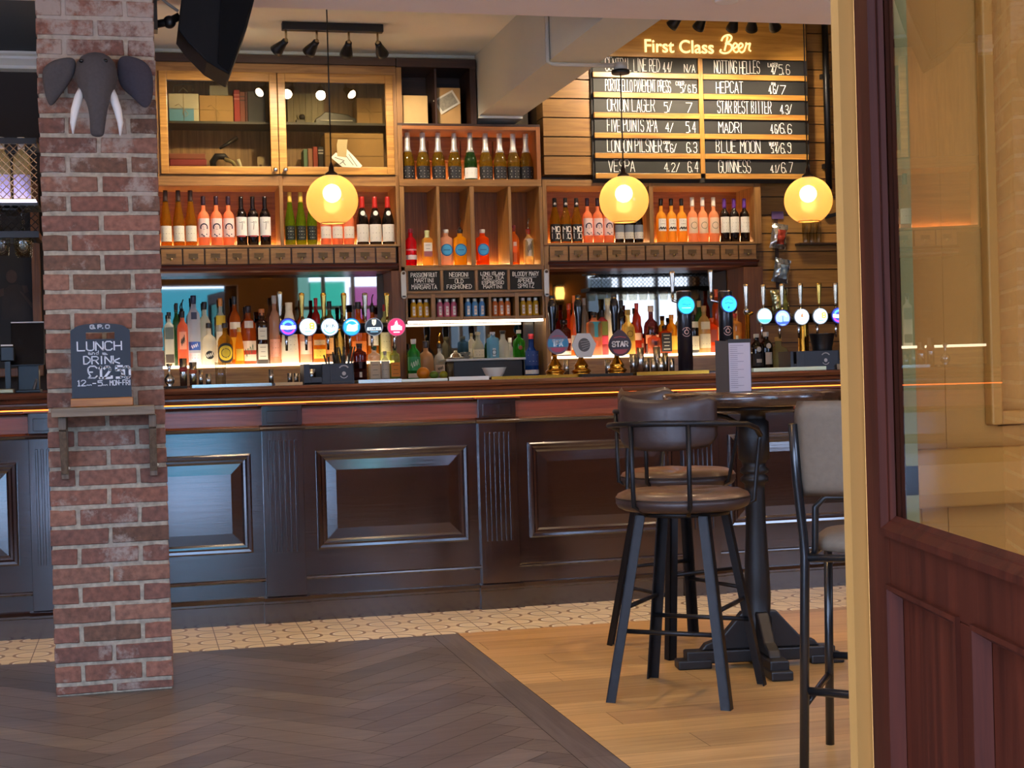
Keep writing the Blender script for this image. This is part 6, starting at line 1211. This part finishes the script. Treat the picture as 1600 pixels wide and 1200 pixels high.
def clip_round(R, edge, mid, band, words_, col):
    def f(t, c, y):
        mb = MB(); mb.prism([(c.x + a, c.z + b_) for a, b_ in tear(R)], y, y + .008); o = mb.build('pump_clip', P(edge, .35), t)
        fn = lambda u, v: (c.x + u, y - .0006, c.z + v); mb = MB(); mb.poly2([(R * .97 * math.cos(a), v_ * R) for a, v_ in ((0, 0),)] * 0 + [(-.88 * R, -.34 * R), (.88 * R, -.34 * R), (.93 * R, .0), (.86 * R, .36 * R), (-.86 * R, .36 * R), (-.93 * R, 0)], fn); mb.build('print', P(mid, .35), o)
        mb = MB(); mb.poly2([(-.66 * R, -.42 * R), (.66 * R, -.42 * R), (.5 * R, -.68 * R), (.2 * R, -.8 * R), (-.2 * R, -.8 * R), (-.5 * R, -.68 * R)], fn); mb.stroke([(-.5 * R, .56 * R), (0, .64 * R), (.5 * R, .56 * R)], .08 * R, fn); mb.build('print', P(band, .35), o)
        fn2 = lambda u, v: (c.x + u, y - .0012, c.z + v); mb = MB()
        for (w, u0, v0, ww, hh, sw) in words_: write(mb, w, u0 * R, v0 * R, ww * R, hh * R, sw * R, fn2, .0)
        mb.build('lettering', P(col, .4), o)
    return f
def clip_hex(t, c, y):
    R = .066; mb = MB(); mb.prism([(c.x + R * a, c.z + R * b_) for a, b_ in ((-1.02, .06), (-.55, .98), (.5, .98), (1.0, .1), (.62, -.95), (-.62, -.95))], y, y + .008); o = mb.build('pump_clip', P('#b4b0a8', .4, .3), t)
    fn = lambda u, v: (c.x + u, y - .0006, c.z + v); mb = MB(); mb.poly2([(.5 * R * math.cos(a), .55 * R * math.sin(a) + .05 * R) for a in [2 * PI * k / 20 for k in range(20)]], fn); mb.build('print', P('#4a4644', .5, noise=.5, nscale=70), o)
    fn2 = lambda u, v: (c.x + u, y - .0012, c.z + v); mb = MB(); [mb.stroke([(-.3 * R + .05 * R * k, .3 * R - .2 * R * k), (.42 * R, .38 * R - .16 * R * k)], .04 * R, fn2) for k in range(4)]; mb.build('print', P('#8f8b86', .5), o)
pump('hand pump with a blue IPA pump clip', 871, 461, 522, 536, clip_round(.060, '#6e5a6a', '#2f7fa4', '#a03a52', [('STAND UP', -.5, .10, 1.0, .2, .05), ('IPA', -.42, -.28, .84, .36, .10)], '#e4eef2'))
pump('hand pump with a grey hexagonal pump clip', 912, 460, 524, 540, clip_hex)
pump('hand pump with a dark red STAR pump clip', 968, 459, 522, 538, clip_round(.064, '#3a161a', '#1d0d10', '#9a3a3c', [('STAR', -.68, -.18, 1.36, .4, .11)], '#f2ebe6'))
# tall black tap columns
CY1 = ('#2a90c0', '#18bfe0', [('#0a6fa0', m_line((-.5, .05), (-.2, .12), (.1, .02), (.5, .1), w=.09)), ('#0a6fa0', m_arc(30, 150, .62, .06)), ('#8ff0fa', m_line((-.5, -.3), (.5, -.3), w=.08))])
CY2 = ('#1a50b0', '#1aa6e0', [('#0a5aa0', m_line((-.5, .1), (-.1, .16), (.2, .06), (.5, .14), w=.09)), ('#0a4a90', m_poly((-.2, -.55), (.0, -.5), (.05, -.3), (-.15, -.3))), ('#0a5aa0', m_arc(30, 150, .6, .06))])
def column(label, px0, px1, ptop, lc, lr, spec, hpx, hy0, hy1, Y=7.82):
    x0, x1 = ax(px0, Y, 520), ax(px1, Y, 520); zt = az(ptop, Y, px0); t = thing('tap_column', label, 'beer tap', ((x0 + x1) / 2, Y, ZT), 'black tap columns'); r = (x1 - x0) / 2; xc = (x0 + x1) / 2
    MB().lathe([(r, 0), (r, zt - ZT - .004), (r * .93, zt - ZT), (0, zt - ZT)], (xc, Y, ZT), 28).build('column', P('#1a1b24', .3, coat=.3), t); MB().lathe([(r * 1.15, 0), (r * 1.15, .008), (r * 1.0, .012)], (xc, Y, ZT), 28).build('base_ring', CHROME, t)
    MB().lathe([(r * 1.01, -.006), (r * 1.02, .0), (r * .6, .003)], (xc, Y, zt), 28).build('top_ring', CHROME, t)
    c = at(lc[0], lc[1], Y - .05); sc = (at(lc[0] + 10, lc[1], Y - .05).x - c.x) / 10; lens(t, (c.x, c.z), lr * sc, Y - .062, *spec, glowv=1.0); MB().tube([(c.x, Y - .05, c.z), (c.x - .01, Y, c.z)], .012, 8).build('lens_stem', CHROME, t)
    fn = lambda u, v: (xc + (r + .001) * math.sin(u / r), Y - (r + .001) * math.cos(u / r), v); mb = MB(); zc = az(lc[1] + 42, Y, lc[0]); u0 = -.004
    mb.stroke([(u0 + .011 * math.cos(a), zc + .011 * math.sin(a)) for a in [2 * PI * k / 16 for k in range(17)]], .004, fn); mb.stroke([(u0, zc + .012), (u0, zc + .022)], .004, fn)
    for a0, a1 in ((25, 155), (205, 335)): mb.stroke([(u0 + .024 * math.cos(math.radians(a)), zc + .024 * math.sin(math.radians(a))) for a in range(a0, a1 + 1, 13)], .003, fn)
    mb.build('print', P('#d9b0a4', .5), t)
    handle(t, hpx, hy0, hy1, Y + .05, P('#cfcabc', .25, .9)); q = at(hpx, hy1, Y + .05); MB().tube([(q.x, Y + .05, q.z + .004), (q.x, Y + .05, q.z - .03), (xc, Y, q.z - .05)], .009, 8).build('tap_body', CHROME, t)
column('tall black tap column with a turquoise lens beside the third pump', 1059, 1081, 455, (1071, 477), 13.5, CY1, 1051, 423, 461)
column('tall black tap column with a deep blue lens behind the menu card', 1124, 1145, 455, (1138, 475), 12.5, CY2, 1111, 421, 461)
t = thing('single_tap', 'brass single tap with a tall steel handle beside the menu card', 'beer tap', (ax(1168, 7.86, 540), 7.86, ZT)); x = ax(1169, 7.86, 540); zt = az(492, 7.86, 1168)
MB().lathe([(.035, 0), (.035, .006), (.016, .02), (.014, zt - ZT), (0, zt - ZT + .01)], (x, 7.86, ZT), 16).build('column', P('#b98a34', .22, 1.0), t); MB().tube([(x, 7.86, zt), (x + .03, 7.85, zt + .012)], .009, 8).build('nozzle', BRASS, t); handle(t, 1166, 443, 484, 7.86, P('#cfcabc', .25, .9)); MB().sphere((x - .006, 7.86, zt + .02), .017).build('joint', CHROME, t)
# bar caddies with straws
def caddy(label, px0, px1, py0, Y0, Y1, notch, straws, logo):
    x0, x1 = ax(px0, Y0, 585), ax(px1, Y0, 585); zt = az(py0, Y0, (px0 + px1) / 2); t = thing('bar_caddy', label, 'caddy', ((x0 + x1) / 2, (Y0 + Y1) / 2, ZT), 'black bar caddies'); w = x1 - x0; n0, n1 = x0 + w * notch[0], x0 + w * notch[1]; zn = ZT + (zt - ZT) * .35; PL = P('#17181f', .4)
    mb = MB(); mb.box(x0, x1, Y0, Y1, ZT + .0005, ZT + .012); mb.box(x0, n0, Y0, Y0 + .006, ZT, zt); mb.box(n1, x1, Y0, Y0 + .006, ZT, zt); mb.box(n0, n1, Y0, Y0 + .006, ZT, zn); mb.box(x0, x1, Y1 - .006, Y1, ZT, zt); mb.box(x0, x0 + .006, Y0, Y1, ZT, zt); mb.box(x1 - .006, x1, Y0, Y1, ZT, zt); xm = x0 + w * (.52 if logo > .75 else .28); mb.box(xm, xm + .005, Y0, Y1, ZT, zt)
    mb.build('holder', PL, t, .002)
    lx = x0 + w * logo; fn = lambda u, v: (lx + u, Y0 - .0006, v); mb = MB(); zc = (zt + ZT) / 2; mb.poly2([(.010 * math.cos(a), zc + .010 * math.sin(a)) for a in [2 * PI * k / 14 for k in range(14)]], fn); mb.stroke([(.024 * math.cos(math.radians(a)), zc + .02 + .02 * math.sin(math.radians(a))) for a in (30, 60, 90, 120, 150)], .006, fn); mb.stroke([(.02 * math.cos(math.radians(a)), zc - .003 + .02 * math.sin(math.radians(a))) for a in (210, 240, 270, 300, 330)], .004, fn); mb.build('print', P('#a9a4a4', .5), t)
    return t, x0, x1, zt
t, x0, x1, zt = caddy('black bar caddy full of black straws in front of the six lens font', 475, 553, 568, 7.58, 7.76, (.12, .36), 1, .80)
rs = random.Random(5)
for i in range(22):
    bx = x0 + (x1 - x0) * rs.uniform(.56, .92); tx = bx + rs.uniform(-.035, .05); yy = rs.uniform(7.62, 7.72); zz = zt + rs.uniform(.035, .085)
    o = MB().tube([(bx, yy, ZT + .016), (tx, yy + rs.uniform(-.01, .01), zz)], .0042, 7).build('drinking_straw', P('#0c0c0d', .35), None); tag(o, 'black drinking straw standing in the left bar caddy', 'straw', 'black straws in the left bar caddy')
bt_ = MB().lathe([(.024, 0), (.024, .065), (.022, .065), (.022, .004), (0, .004)], (x0 + .045, 7.67, ZT + .0125), 16).build('jigger_cup', STEEL); tag(bt_, 'steel cup standing in the notch of the left bar caddy', 'cup')
t, x0, x1, zt = caddy('black bar caddy with a slot at the right end of the bar', 1236, 1312, 548, 7.60, 7.76, (.06, .12), 0, .72)
t = thing('napkin_tub', 'round black tub standing in the right bar caddy', 'tub', (ax(1285, 7.68, 540), 7.68, zt)); xx = ax(1287, 7.66, 540); th = az(521, 7.68, 1287) - ZT - .0125; MB().lathe([(.046, 0), (.05, .004), (.054, th * .6), (.069, th * .97), (.073, th), (.066, th), (.05, th * .6), (.044, .006), (0, .006)], (xx, 7.68, ZT + .0125), 24).build('tub', P('#121214', .35), t); t.location = (xx, 7.68, ZT + .0125)
for ch in t.children: ch.location = Vector((ax(1285, 7.68, 540), 7.68, zt)) - Vector((xx, 7.68, ZT + .0125))
# jiggers, thimble measures, fruit, trays
def cup(label, px, py0, py1, wpx, Y, z=ZT, grp='steel spirit measures', m_=None, name='spirit_measure', rim=None):
    x = ax(px, Y, py1); sc = (at(px + 10, py1, Y).x - at(px, py1, Y).x) / 10; r = wpx * sc / 2; h = max(az(py0, Y, px) - z, .02); t = thing(name, label, 'measure', (x, Y, z), grp)
    MB().lathe([(r * .92, 0), (r, h), (r * .93, h), (r * .85, .004), (0, .004)], (x, Y, z), 18).build('cup', m_ or STEEL, t)
    if rim: MB().lathe([(r * 1.03, h * .55), (r * 1.06, h * .62), (r * 1.05, h * .7)], (x, Y, z), 18).build('band', P(rim, .4), t)
    return t
for i, (px, p0, w, rim) in enumerate(((287, 560, 12, '#a83a30'), (302, 566, 12, '#b5562e'), (314, 578, 7, None), (326, 584, 9, None), (424, 577, 8, None))): cup('steel spirit measure at the left of the bar, %s from the pillar' % ORD[i], px, p0, 598, w, 7.92, rim=rim)
cup('clear plastic beaker behind the left spirit measures', 345, 566, 594, 18, 7.98, m_=WG, name='beaker')
for i, (px, p0, w) in enumerate(((453, 583, 8), (463, 583, 8), (472, 583, 8))): cup('small steel thimble measure in the row left of the caddy, %s one' % ORD[i], px, p0, 592, w, 7.80, grp='thimble measures by the caddy')
for i, (px, p0, w) in enumerate(((990, 553, 12), (1001, 543, 11), (1010, 559, 11), (1021, 559, 8), (1027, 542, 11), (1033, 559, 10), (1040, 551, 9), (1050, 560, 8))): cup('steel spirit measure in the cluster right of the STAR pump, %s from its left' % ORD[i], px, p0, 578, w, 7.93 - .06 * (i % 2), grp='steel measures by the pumps')
for i, px in enumerate((885, 950)): cup('small steel cup between the hand pumps, %s one' % ('left', 'right')[i], px, 562, 580, 9, 7.95, grp='steel cups by the pumps')
t = thing('jigger', 'round steel jigger beside the brick pillar', 'measure', (ax(265, 7.9, 600), 7.9, ZT)); x = ax(265, 7.9, 595); MB().lathe([(.02, 0), (.024, .004), (.012, .015), (.024, .03), (.026, .05), (.016, .065), (.007, .075), (.007, .10), (.016, .125), (0, .125)], (x, 7.9, ZT), 18).build('body', STEEL, t)
def mat_(label, px0, px1, Y0, Y1, h, mt, name='bar_tray', trim=None):
    x0, x1 = ax(px0, Y0, 600), ax(px1, Y0, 600); t = thing(name, label, 'bar mat', ((x0 + x1) / 2, (Y0 + Y1) / 2, ZT)); MB().box(x0, x1, Y0, Y1, ZT + .0003, ZT + h).build('mat', mt, t, .002)
    if trim: MB().box(x0, x1, Y0 - .004, Y0 + .012, ZT + .0003, ZT + h + .003).build('edge', trim, t)
    return t
mat_('black rubber bar mat beside the brick pillar', 258, 292, 7.5, 7.62, .012, BLACKMAT, 'bar_mat')
mat_('wet shining green drip tray at the left of the bar', 300, 425, 7.66, 7.88, .012, P('#9aa05a', .3, .7), 'drip_tray', STEEL)
mat_('brown drip mat just left of the caddy', 430, 473, 7.52, 7.66, .012, P('#3a2a20', .5), 'bar_mat', P('#b08a5a', .3, .6))
mat_('steel drip tray right of the caddy', 560, 628, 7.56, 7.78, .014, P('#5a5a50', .3, .7), 'drip_tray', STEEL)
mat_('pale glass cutting board in front of the lime fruit', 628, 700, 7.55, 7.80, .014, P('#cfe0da', .2), 'cutting_board')
mat_('black tray with a pale rim in the middle of the bar', 702, 764, 7.52, 7.76, .016, BLACKMAT, 'bar_tray', P('#c9c2b2', .3, .4))
mat_('shining brass drip tray left of the hand pumps', 768, 905, 7.56, 7.76, .012, P('#b08a3c', .18, .9), 'drip_tray', BRASS)
mat_('black bar mat in front of the hand pumps', 909, 990, 7.52, 7.68, .014, BLACKMAT, 'bar_mat')
mat_('brass edged drip tray in front of the tap columns', 995, 1108, 7.54, 7.76, .014, P('#8a6a2a', .2, .9), 'drip_tray', BRASS)
mat_('pale green bar runner at the right end of the bar', 1178, 1292, 7.53, 7.59, .020, P('#c9dcc4', .35, emit=.0), 'bar_runner')
mat_('small stack of beige beer mats at the right end of the bar', 1314, 1338, 7.56, 7.68, .03, P('#d9c4a4', .7), 'beer_mats')
def fruit(label, px, py, rpx, col, cat, Y=9.0, z=1.1655, sc=(1, 1, .95)):
    c = at(px, py, Y); r = rpx * (at(px + 10, py, Y).x - c.x) / 10; t = thing(cat, label, cat, (c.x, Y, z)); MB().sphere((c.x, Y, z + r * sc[2]), r, 18, 12, sc).build('flesh', P(col, .4, noise=.06, nscale=60), t); MB().lathe([(r * .12, 0), (r * .08, .004), (0, .004)], (c.x, Y, z + r * sc[2] * 2 - .002), 8).build('stalk', P('#5a6a2a', .6), t)
fruit('whole orange left of the limes on the back counter', 661, 578, 10, '#e68a1c', 'orange'); fruit('dark green lime next to the orange', 678, 582, 6.5, '#6a8a2a', 'lime', sc=(1.1, 1, .95)); fruit('yellow green lime beside the beaker', 693, 582, 6, '#a4a42c', 'lime', sc=(1.05, 1, 1))
cup('clear glass beaker between the limes and the black box', 703, 569, 588, 12, 9.0, z=1.1655, m_=WG, name='beaker')
x0, x1 = ax(709, 9.05, 575), ax(816, 9.05, 575); t = thing('counter_box', 'low black box with an overhanging white top on the back counter', 'box', ((x0 + x1) / 2, 9.15, 1.1655)); MB().box(x0, x1, 9.05, 9.26, 1.166, 1.268).build('body', P('#17181a', .4), t, .003); MB().box(x0 - .05, x1 + .02, 9.03, 9.28, 1.269, 1.283).build('white_top', P('#d9dbd6', .35), t, .003)
x = ax(772, 7.9, 575); t = thing('white_bowl', 'white mixing bowl in front of the black box', 'bowl', (x, 7.9, ZT)); MB().lathe([(.028, 0), (.034, .004), (.052, .03), (.064, .058), (.067, .062), (.061, .061), (.05, .032), (.03, .008), (0, .008)], (x, 7.9, ZT), 28).build('bowl', P('#e8e2d0', .35), t)
t = thing('steel_strainer', 'domed steel strainer set on the white topped box', 'strainer', (ax(713, 9.12, 556), 9.12, 1.284)); x = ax(712, 9.12, 556); MB().lathe([(.05, 0), (.05, .008), (.042, .012), (.03, .03), (.01, .04), (.012, .05), (0, .052)], (x, 9.12, 1.284), 20).build('dome', STEEL, t); MB().lathe([(.056, 0), (.057, .003), (.05, .004)], (x, 9.12, 1.2838), 20).build('rim', BLACK, t)
t = thing('garnish_tongs', 'heap of small black and white bar tools on the white topped box', 'bar tools', (ax(727, 9.14, 556), 9.14, 1.284), kind='stuff'); mb = MB(); rs = random.Random(2); bx = ax(727, 9.14, 550)
for i in range(8): a = rs.uniform(0, PI); mb.tube([(bx - .03 * math.cos(a), 9.14 + rs.uniform(-.02, .02), 1.292 + .004 * i), (bx + .03 * math.cos(a), 9.14 + rs.uniform(-.02, .02), 1.292 + .004 * i)], .005, 7)
mb.build('tools', P('#8a8680', .3, .6), t)
# ================================================================ FURNITURE
LEATH = P('#3c2c27', .42, noise=.15, nscale=40, coat=.06); LEATHT = P('#634936', .34, noise=.2, nscale=30, coat=.15)
def stool(label, x, y, ang, z=0):
    t = thing('bar_stool', label, 'bar stool', (0, 0, 0), 'leather bar stools with curved metal arms')
    # seat: tufted disc
    mb = MB(); n = 40; rings = [(.0, .742), (.05, .744), (.10, .747), (.16, .748), (.21, .744), (.236, .733), (.243, .72)]
    vs = [(0, 0, .736)]; fs = []
    for r, zz in rings[1:]:
        for k in range(n):
            q = 2 * PI * k / n; px_, py_ = r * math.cos(q), r * math.sin(q)
            d = min(abs(px_ - py_), abs(px_ + py_)) / 1.4; dd = math.hypot(abs(px_) - .075, abs(py_) - .075); vs.append((px_, py_, zz - .010 * math.exp(-(d / .018) ** 2) * (1 if r < .2 else .3) - .008 * math.exp(-(dd / .02) ** 2)))
    for k in range(n): fs.append((0, 1 + k, 1 + (k + 1) % n))
    for i in range(len(rings) - 2):
        for k in range(n): fs.append((1 + i * n + k, 1 + (i + 1) * n + k, 1 + (i + 1) * n + (k + 1) % n, 1 + i * n + (k + 1) % n))
    mb.add(vs, fs, smooth=True); st = mb.build('seat', LEATHT, t)
    MB().lathe([(.0, .675), (.215, .675), (.235, .685), (.244, .70), (.2435, .7185)], (0, 0, 0), 40).build('seat_side', LEATH, st)
    MB().lathe([(.241, .716), (.246, .7185), (.244, .7225)], (0, 0, 0), 40).build('piping', P('#2a1c16', .4), st)
    MB().lathe([(0, .655), (.17, .655), (.17, .6745), (0, .6745)], (0, 0, 0), 32).build('seat_plate', IRON, t)
    ft = []
    for sx, sy in ((-1, -1), (1, -1), (1, 1), (-1, 1)):
        a = Vector((sx * .135, sy * .135, .66)); b_ = Vector((sx * .230, sy * .235, 0)); ft.append((a, b_)); mb = MB(); d = (b_ - a)
        # angle iron: two flat flanges
        for fx in (0, 1):
            w = .036
            o1 = Vector((-sx * w, 0, 0)) if fx == 0 else Vector((0, -sy * w, 0)); th = Vector((0, -sy * .005, 0)) if fx == 0 else Vector((-sx * .005, 0, 0))
            vs = [a, a + o1, a + o1 + th, a + th, b_, b_ + o1, b_ + o1 + th, b_ + th]; mb.add(vs, [(0, 1, 2, 3), (7, 6, 5, 4), (0, 4, 5, 1), (1, 5, 6, 2), (2, 6, 7, 3), (3, 7, 4, 0)])
        mb.build('leg', IRON, t)
    lerp = lambda p, zz: p[1] + (p[0] - p[1]) * (zz / .66)
    for i, zz in enumerate((.25, .33, .25, .33)):
        p, q = lerp(ft[i], zz), lerp(ft[(i + 1) % 4], zz); k = .94; MB().tube([Vector((p.x * k, p.y * k, p.z)), Vector((q.x * k, q.y * k, q.z))], .0085, 10).build('footrest_bar', IRON, t)
    # padded curved back on the -y side
    mb = MB(); na, nz_ = 22, 10; R = .232
    for lay in (0, 1):
        vs = []
        for j in range(nz_ + 1):
            for i in range(na + 1):
                u = i / na * 2 - 1; v = j / nz_ * 2 - 1; a = math.radians(52 * u); th = .017 * (1 - abs(u) ** 6) * (1 - abs(v) ** 6) ** .5
                rr = R + (th if lay == 0 else -th); zt_ = 1.100 - .024 * (1 - u * u) * 1.0 - .03 * max(0, abs(u) - .85) / .15 ; zb_ = .895 + .02 * u * u + .03 * max(0, abs(u) - .85) / .15
                vs.append((rr * math.sin(a), -rr * math.cos(a) + .0, zb_ + (zt_ - zb_) * (v + 1) / 2))
        fs = [(j * (na + 1) + i, j * (na + 1) + i + 1, (j + 1) * (na + 1) + i + 1, (j + 1) * (na + 1) + i) for j in range(nz_) for i in range(na)]
        mb.add(vs, fs if lay == 0 else [f[::-1] for f in fs], smooth=True)
    N = (na + 1) * (nz_ + 1); rim = [i for i in range(na + 1)] + [j * (na + 1) + na for j in range(1, nz_ + 1)] + [nz_ * (na + 1) + i for i in range(na - 1, -1, -1)] + [j * (na + 1) for j in range(nz_ - 1, 0, -1)]
    mb.f += [(rim[k], rim[(k + 1) % len(rim)], rim[(k + 1) % len(rim)] + N, rim[k] + N) for k in range(len(rim))]; mb.tone += [None] * len(rim); mb.sm += [True] * len(rim)
    mb.build('backrest', LEATH, t)
    R2 = .262; arm = [(.262, .12, .935), (.265, .06, .962)] + [(R2 * math.cos(a), R2 * math.sin(a), .978 + .016 * abs(math.sin(a))) for a in [math.radians(-8 - 164 * k / 18) for k in range(19)]] + [(-.265, .06, .962), (-.262, .12, .935)]
    MB().tube(arm, .010, 12).build('arm_rail', IRON, t)
    for s_ in (-1, 1):
        a = math.radians(-90 + s_ * 24); MB().tube([(R2 * math.cos(a), R2 * math.sin(a), .992), (.256 * math.cos(a), .256 * math.sin(a), .70), (.19 * math.cos(a), .19 * math.sin(a), .668)], .0085, 10).build('back_post', IRON, t)
        MB().tube([(s_ * .262, .12, .935), (s_ * .255, .13, .91), (s_ * .245, .08, .70), (s_ * .17, .07, .668)], .0085, 10).build('arm_post', IRON, t)
    t.location = (x, y, z); t.rotation_euler = (0, 0, ang); return t
s1 = stool('brown leather bar stool with curved metal arms, nearest to the parquet edge', 1.915, 5.24, math.radians(-38.5))
s2 = dup(s1, (2.225, 6.14, 0), 'brown leather bar stool with curved metal arms, between the bar and the round table', math.atan2(-.96, .28)); s2.scale = (1, 1, 1.018)
# poseur table
t = thing('poseur_table', 'tall round dark wooden table on a turned pedestal with a cross foot', 'table', (2.365, 5.64, 0)); TX, TY = 2.365, 5.64
MB().lathe([(0, 1.031), (.335, 1.031), (.355, 1.039), (.355, 1.079), (.348, 1.085), (0, 1.085)], (TX, TY, 0), 56).build('table_top', wood('table_walnut', '#2a1a12', '#5a3f2c', 'X', .22, .8, coat=.5), t)
BLK = P('#171414', .45, noise=.2, nscale=30)
MB().lathe([(.16, 1.012), (.16, 1.0305), (.05, 1.0), (.05, .975), (.062, .965), (.062, .82), (.05, .81), (.045, .79), (.056, .78), (.056, .765), (.042, .757), (.055, .745), (.055, .73), (.04, .72), (.040, .70), (.040, .55), (.048, .40), (.052, .28), (.048, .20), (.054, .19), (.054, .10)], (TX, TY, 0), 28).build('pedestal', BLK, t)
for k in range(4):
    a = math.radians(-8 + 90 * k); d = Vector((math.cos(a), math.sin(a), 0)); s_ = Vector((-d.y, d.x, 0)); mb = MB()
    prof = [(.03, .22), (.07, .215), (.11, .17), (.16, .115), (.22, .095), (.24, .07), (.04, .07)]
    for sg in (1,):
        vs = [Vector((TX, TY, 0)) + d * p + s_ * .024 + Vector((0, 0, q)) for p, q in prof] + [Vector((TX, TY, 0)) + d * p - s_ * .024 + Vector((0, 0, q)) for p, q in prof]; n = len(prof)
        mb.add(vs, [tuple(range(n)), tuple(range(2 * n - 1, n - 1, -1))] + [(i, i + n, (i + 1) % n + n, (i + 1) % n) for i in range(n)])
    mb.beam(Vector((TX, TY, .045)) + d * .03, Vector((TX, TY, .045)) + d * .30, .075, .05); mb.beam(Vector((TX, TY, .018)) + d * .20, Vector((TX, TY, .018)) + d * .335, .085, .036); mb.build('foot', BLK, t, .006)
# menu holder on the table
c0 = atz(1126, 616, 1.0855); t = thing('menu_holder', 'grey menu stand with a printed white sheet on the round table', 'menu', (2.33, 5.55, 1.0855)); YM = 5.55; x0, x1 = ax(1127, YM, 575), ax(1174, YM, 575); zt = az(531, YM, 1150); xs_ = ax(1138, YM, 575)
mb = MB(); mb.add([(x0, YM + .06, 1.086), (xs_, YM, 1.086), (xs_ + .004, YM + .006, 1.086), (x0 + .005, YM + .065, 1.086), (x0, YM + .06, zt), (xs_, YM, zt - .004), (xs_ + .004, YM + .006, zt - .004), (x0 + .005, YM + .065, zt)], [(0, 3, 2, 1), (4, 5, 6, 7), (0, 1, 5, 4), (1, 2, 6, 5), (2, 3, 7, 6), (3, 0, 4, 7)]); mb.build('side_board', P('#4c443e', .6), t)
MB().box(xs_, x1, YM, YM + .008, 1.086, zt - .004).build('front_board', P('#3a332f', .6), t); MB().box(xs_ + .003, x1 - .004, YM - .002, YM - .0005, 1.089, zt - .012).build('sheet', P('#b7aeb4', .7), t)
mb = MB(); fn = lambda u, v: (u, YM - .0026, v)
for k in range(22): zz = zt - .022 - k * .0078; mb.stroke([(xs_ + .008, zz), (xs_ + .008 + (.03 if k % 4 else .055), zz)], .0016, fn)
mb.build('printed_lines', P('#77707c', .7), t)
MB().box(xs_, x1, YM - .002, YM + .02, zt - .006, zt + .003).build('clip', P('#2a2422', .5), t)
# fabric bar chair at the right
FAB = P('#6a5b4a', .9, noise=.18, nscale=60); TUBE = P('#121315', .3, coat=.3)
t = thing('fabric_bar_chair', 'high bar chair with grey brown fabric back and black tubular frame', 'bar chair', (0, 0, 0)); w = .222
mb = MB(); nx, nz_ = 14, 12
for lay in (0, 1):
    vs = []
    for j in range(nz_ + 1):
        for i in range(nx + 1):
            u = i / nx * 2 - 1; v = j / nz_ * 2 - 1; e = (max(abs(u), abs(v))); cz = .948 + v * .135; th = .019 * (1 - abs(u) ** 10) ** .5 * (1 - abs(v) ** 10) ** .5
            cr = 1 - .05 * max(0, abs(v) - .75) / .25 * (abs(u) > .9); vs.append((u * w * cr, -.205 + (-th if lay == 0 else th) + .03 * u * u - .045 - .05 * (v + 1) / 2, cz))
    fs = [(j * (nx + 1) + i, j * (nx + 1) + i + 1, (j + 1) * (nx + 1) + i + 1, (j + 1) * (nx + 1) + i) for j in range(nz_) for i in range(nx)]; mb.add(vs, fs if lay == 0 else [f[::-1] for f in fs], smooth=True)
mb.build('backrest', FAB, t)
mb = MB(); n = 36; vs = []; fs = []
ringp = [(.0, .705), (.6, .703), (.88, .695), (1.0, .675), (.98, .652), (.9, .648), (0, .648)]
for s_, zz in ringp:
    for k in range(n):
        q = 2 * PI * k / n; cx_, cy_ = math.cos(q), math.sin(q); e = (abs(cx_) ** 3.2 + abs(cy_) ** 3.2) ** (-1 / 3.2); vs.append((cx_ * e * .215 * s_, cy_ * e * .20 * s_ + .005, zz))
for i in range(len(ringp) - 1):
    for k in range(n): fs.append((i * n + k, (i + 1) * n + k, (i + 1) * n + (k + 1) % n, i * n + (k + 1) % n))
mb.add(vs, fs, smooth=True); mb.build('seat', FAB, t)
for s_ in (-1, 1):
    MB().tube([(s_ * .226, -.262, 1.02), (s_ * .222, -.242, .86), (s_ * .214, -.205, .70), (s_ * .212, -.20, .64), (s_ * .225, -.235, 0)], .0135, 12).build('leg', TUBE, t)
    MB().tube([(s_ * .205, .19, .635), (s_ * .222, .235, 0)], .0135, 12).build('leg', TUBE, t)
    MB().tube([(s_ * .219, -.215, .22), (s_ * .219, .222, .22)], .010, 10).build('footrest_bar', TUBE, t)
    MB().tube([(s_ * .21, -.20, .635), (s_ * .205, .19, .635)], .011, 10).build('seat_rail', TUBE, t)
MB().tube([(-.219, -.216, .26), (0, -.24, .255), (.219, -.216, .26)], .012, 10).build('footrest_bar', TUBE, t); MB().tube([(-.217, .225, .28), (.217, .225, .28)], .012, 10).build('footrest_bar', TUBE, t)
MB().tube([(-.19, -.17, .63), (-.185, -.185, .66), (-.18, -.19, .78), (-.15, -.19, .81), (.15, -.19, .81), (.18, -.19, .78), (.185, -.185, .66), (.19, -.17, .63)], .010, 10).build('back_hoop', TUBE, t)
mb = MB(); mb.tube([(-.21, -.2, .635), (.21, -.2, .635)], .011, 10); mb.tube([(-.205, .19, .635), (.205, .19, .635)], .011, 10); mb.build('seat_rail', TUBE, t)
t.location = (2.115, 4.055, 0); t.rotation_euler = (0, 0, math.radians(-34))
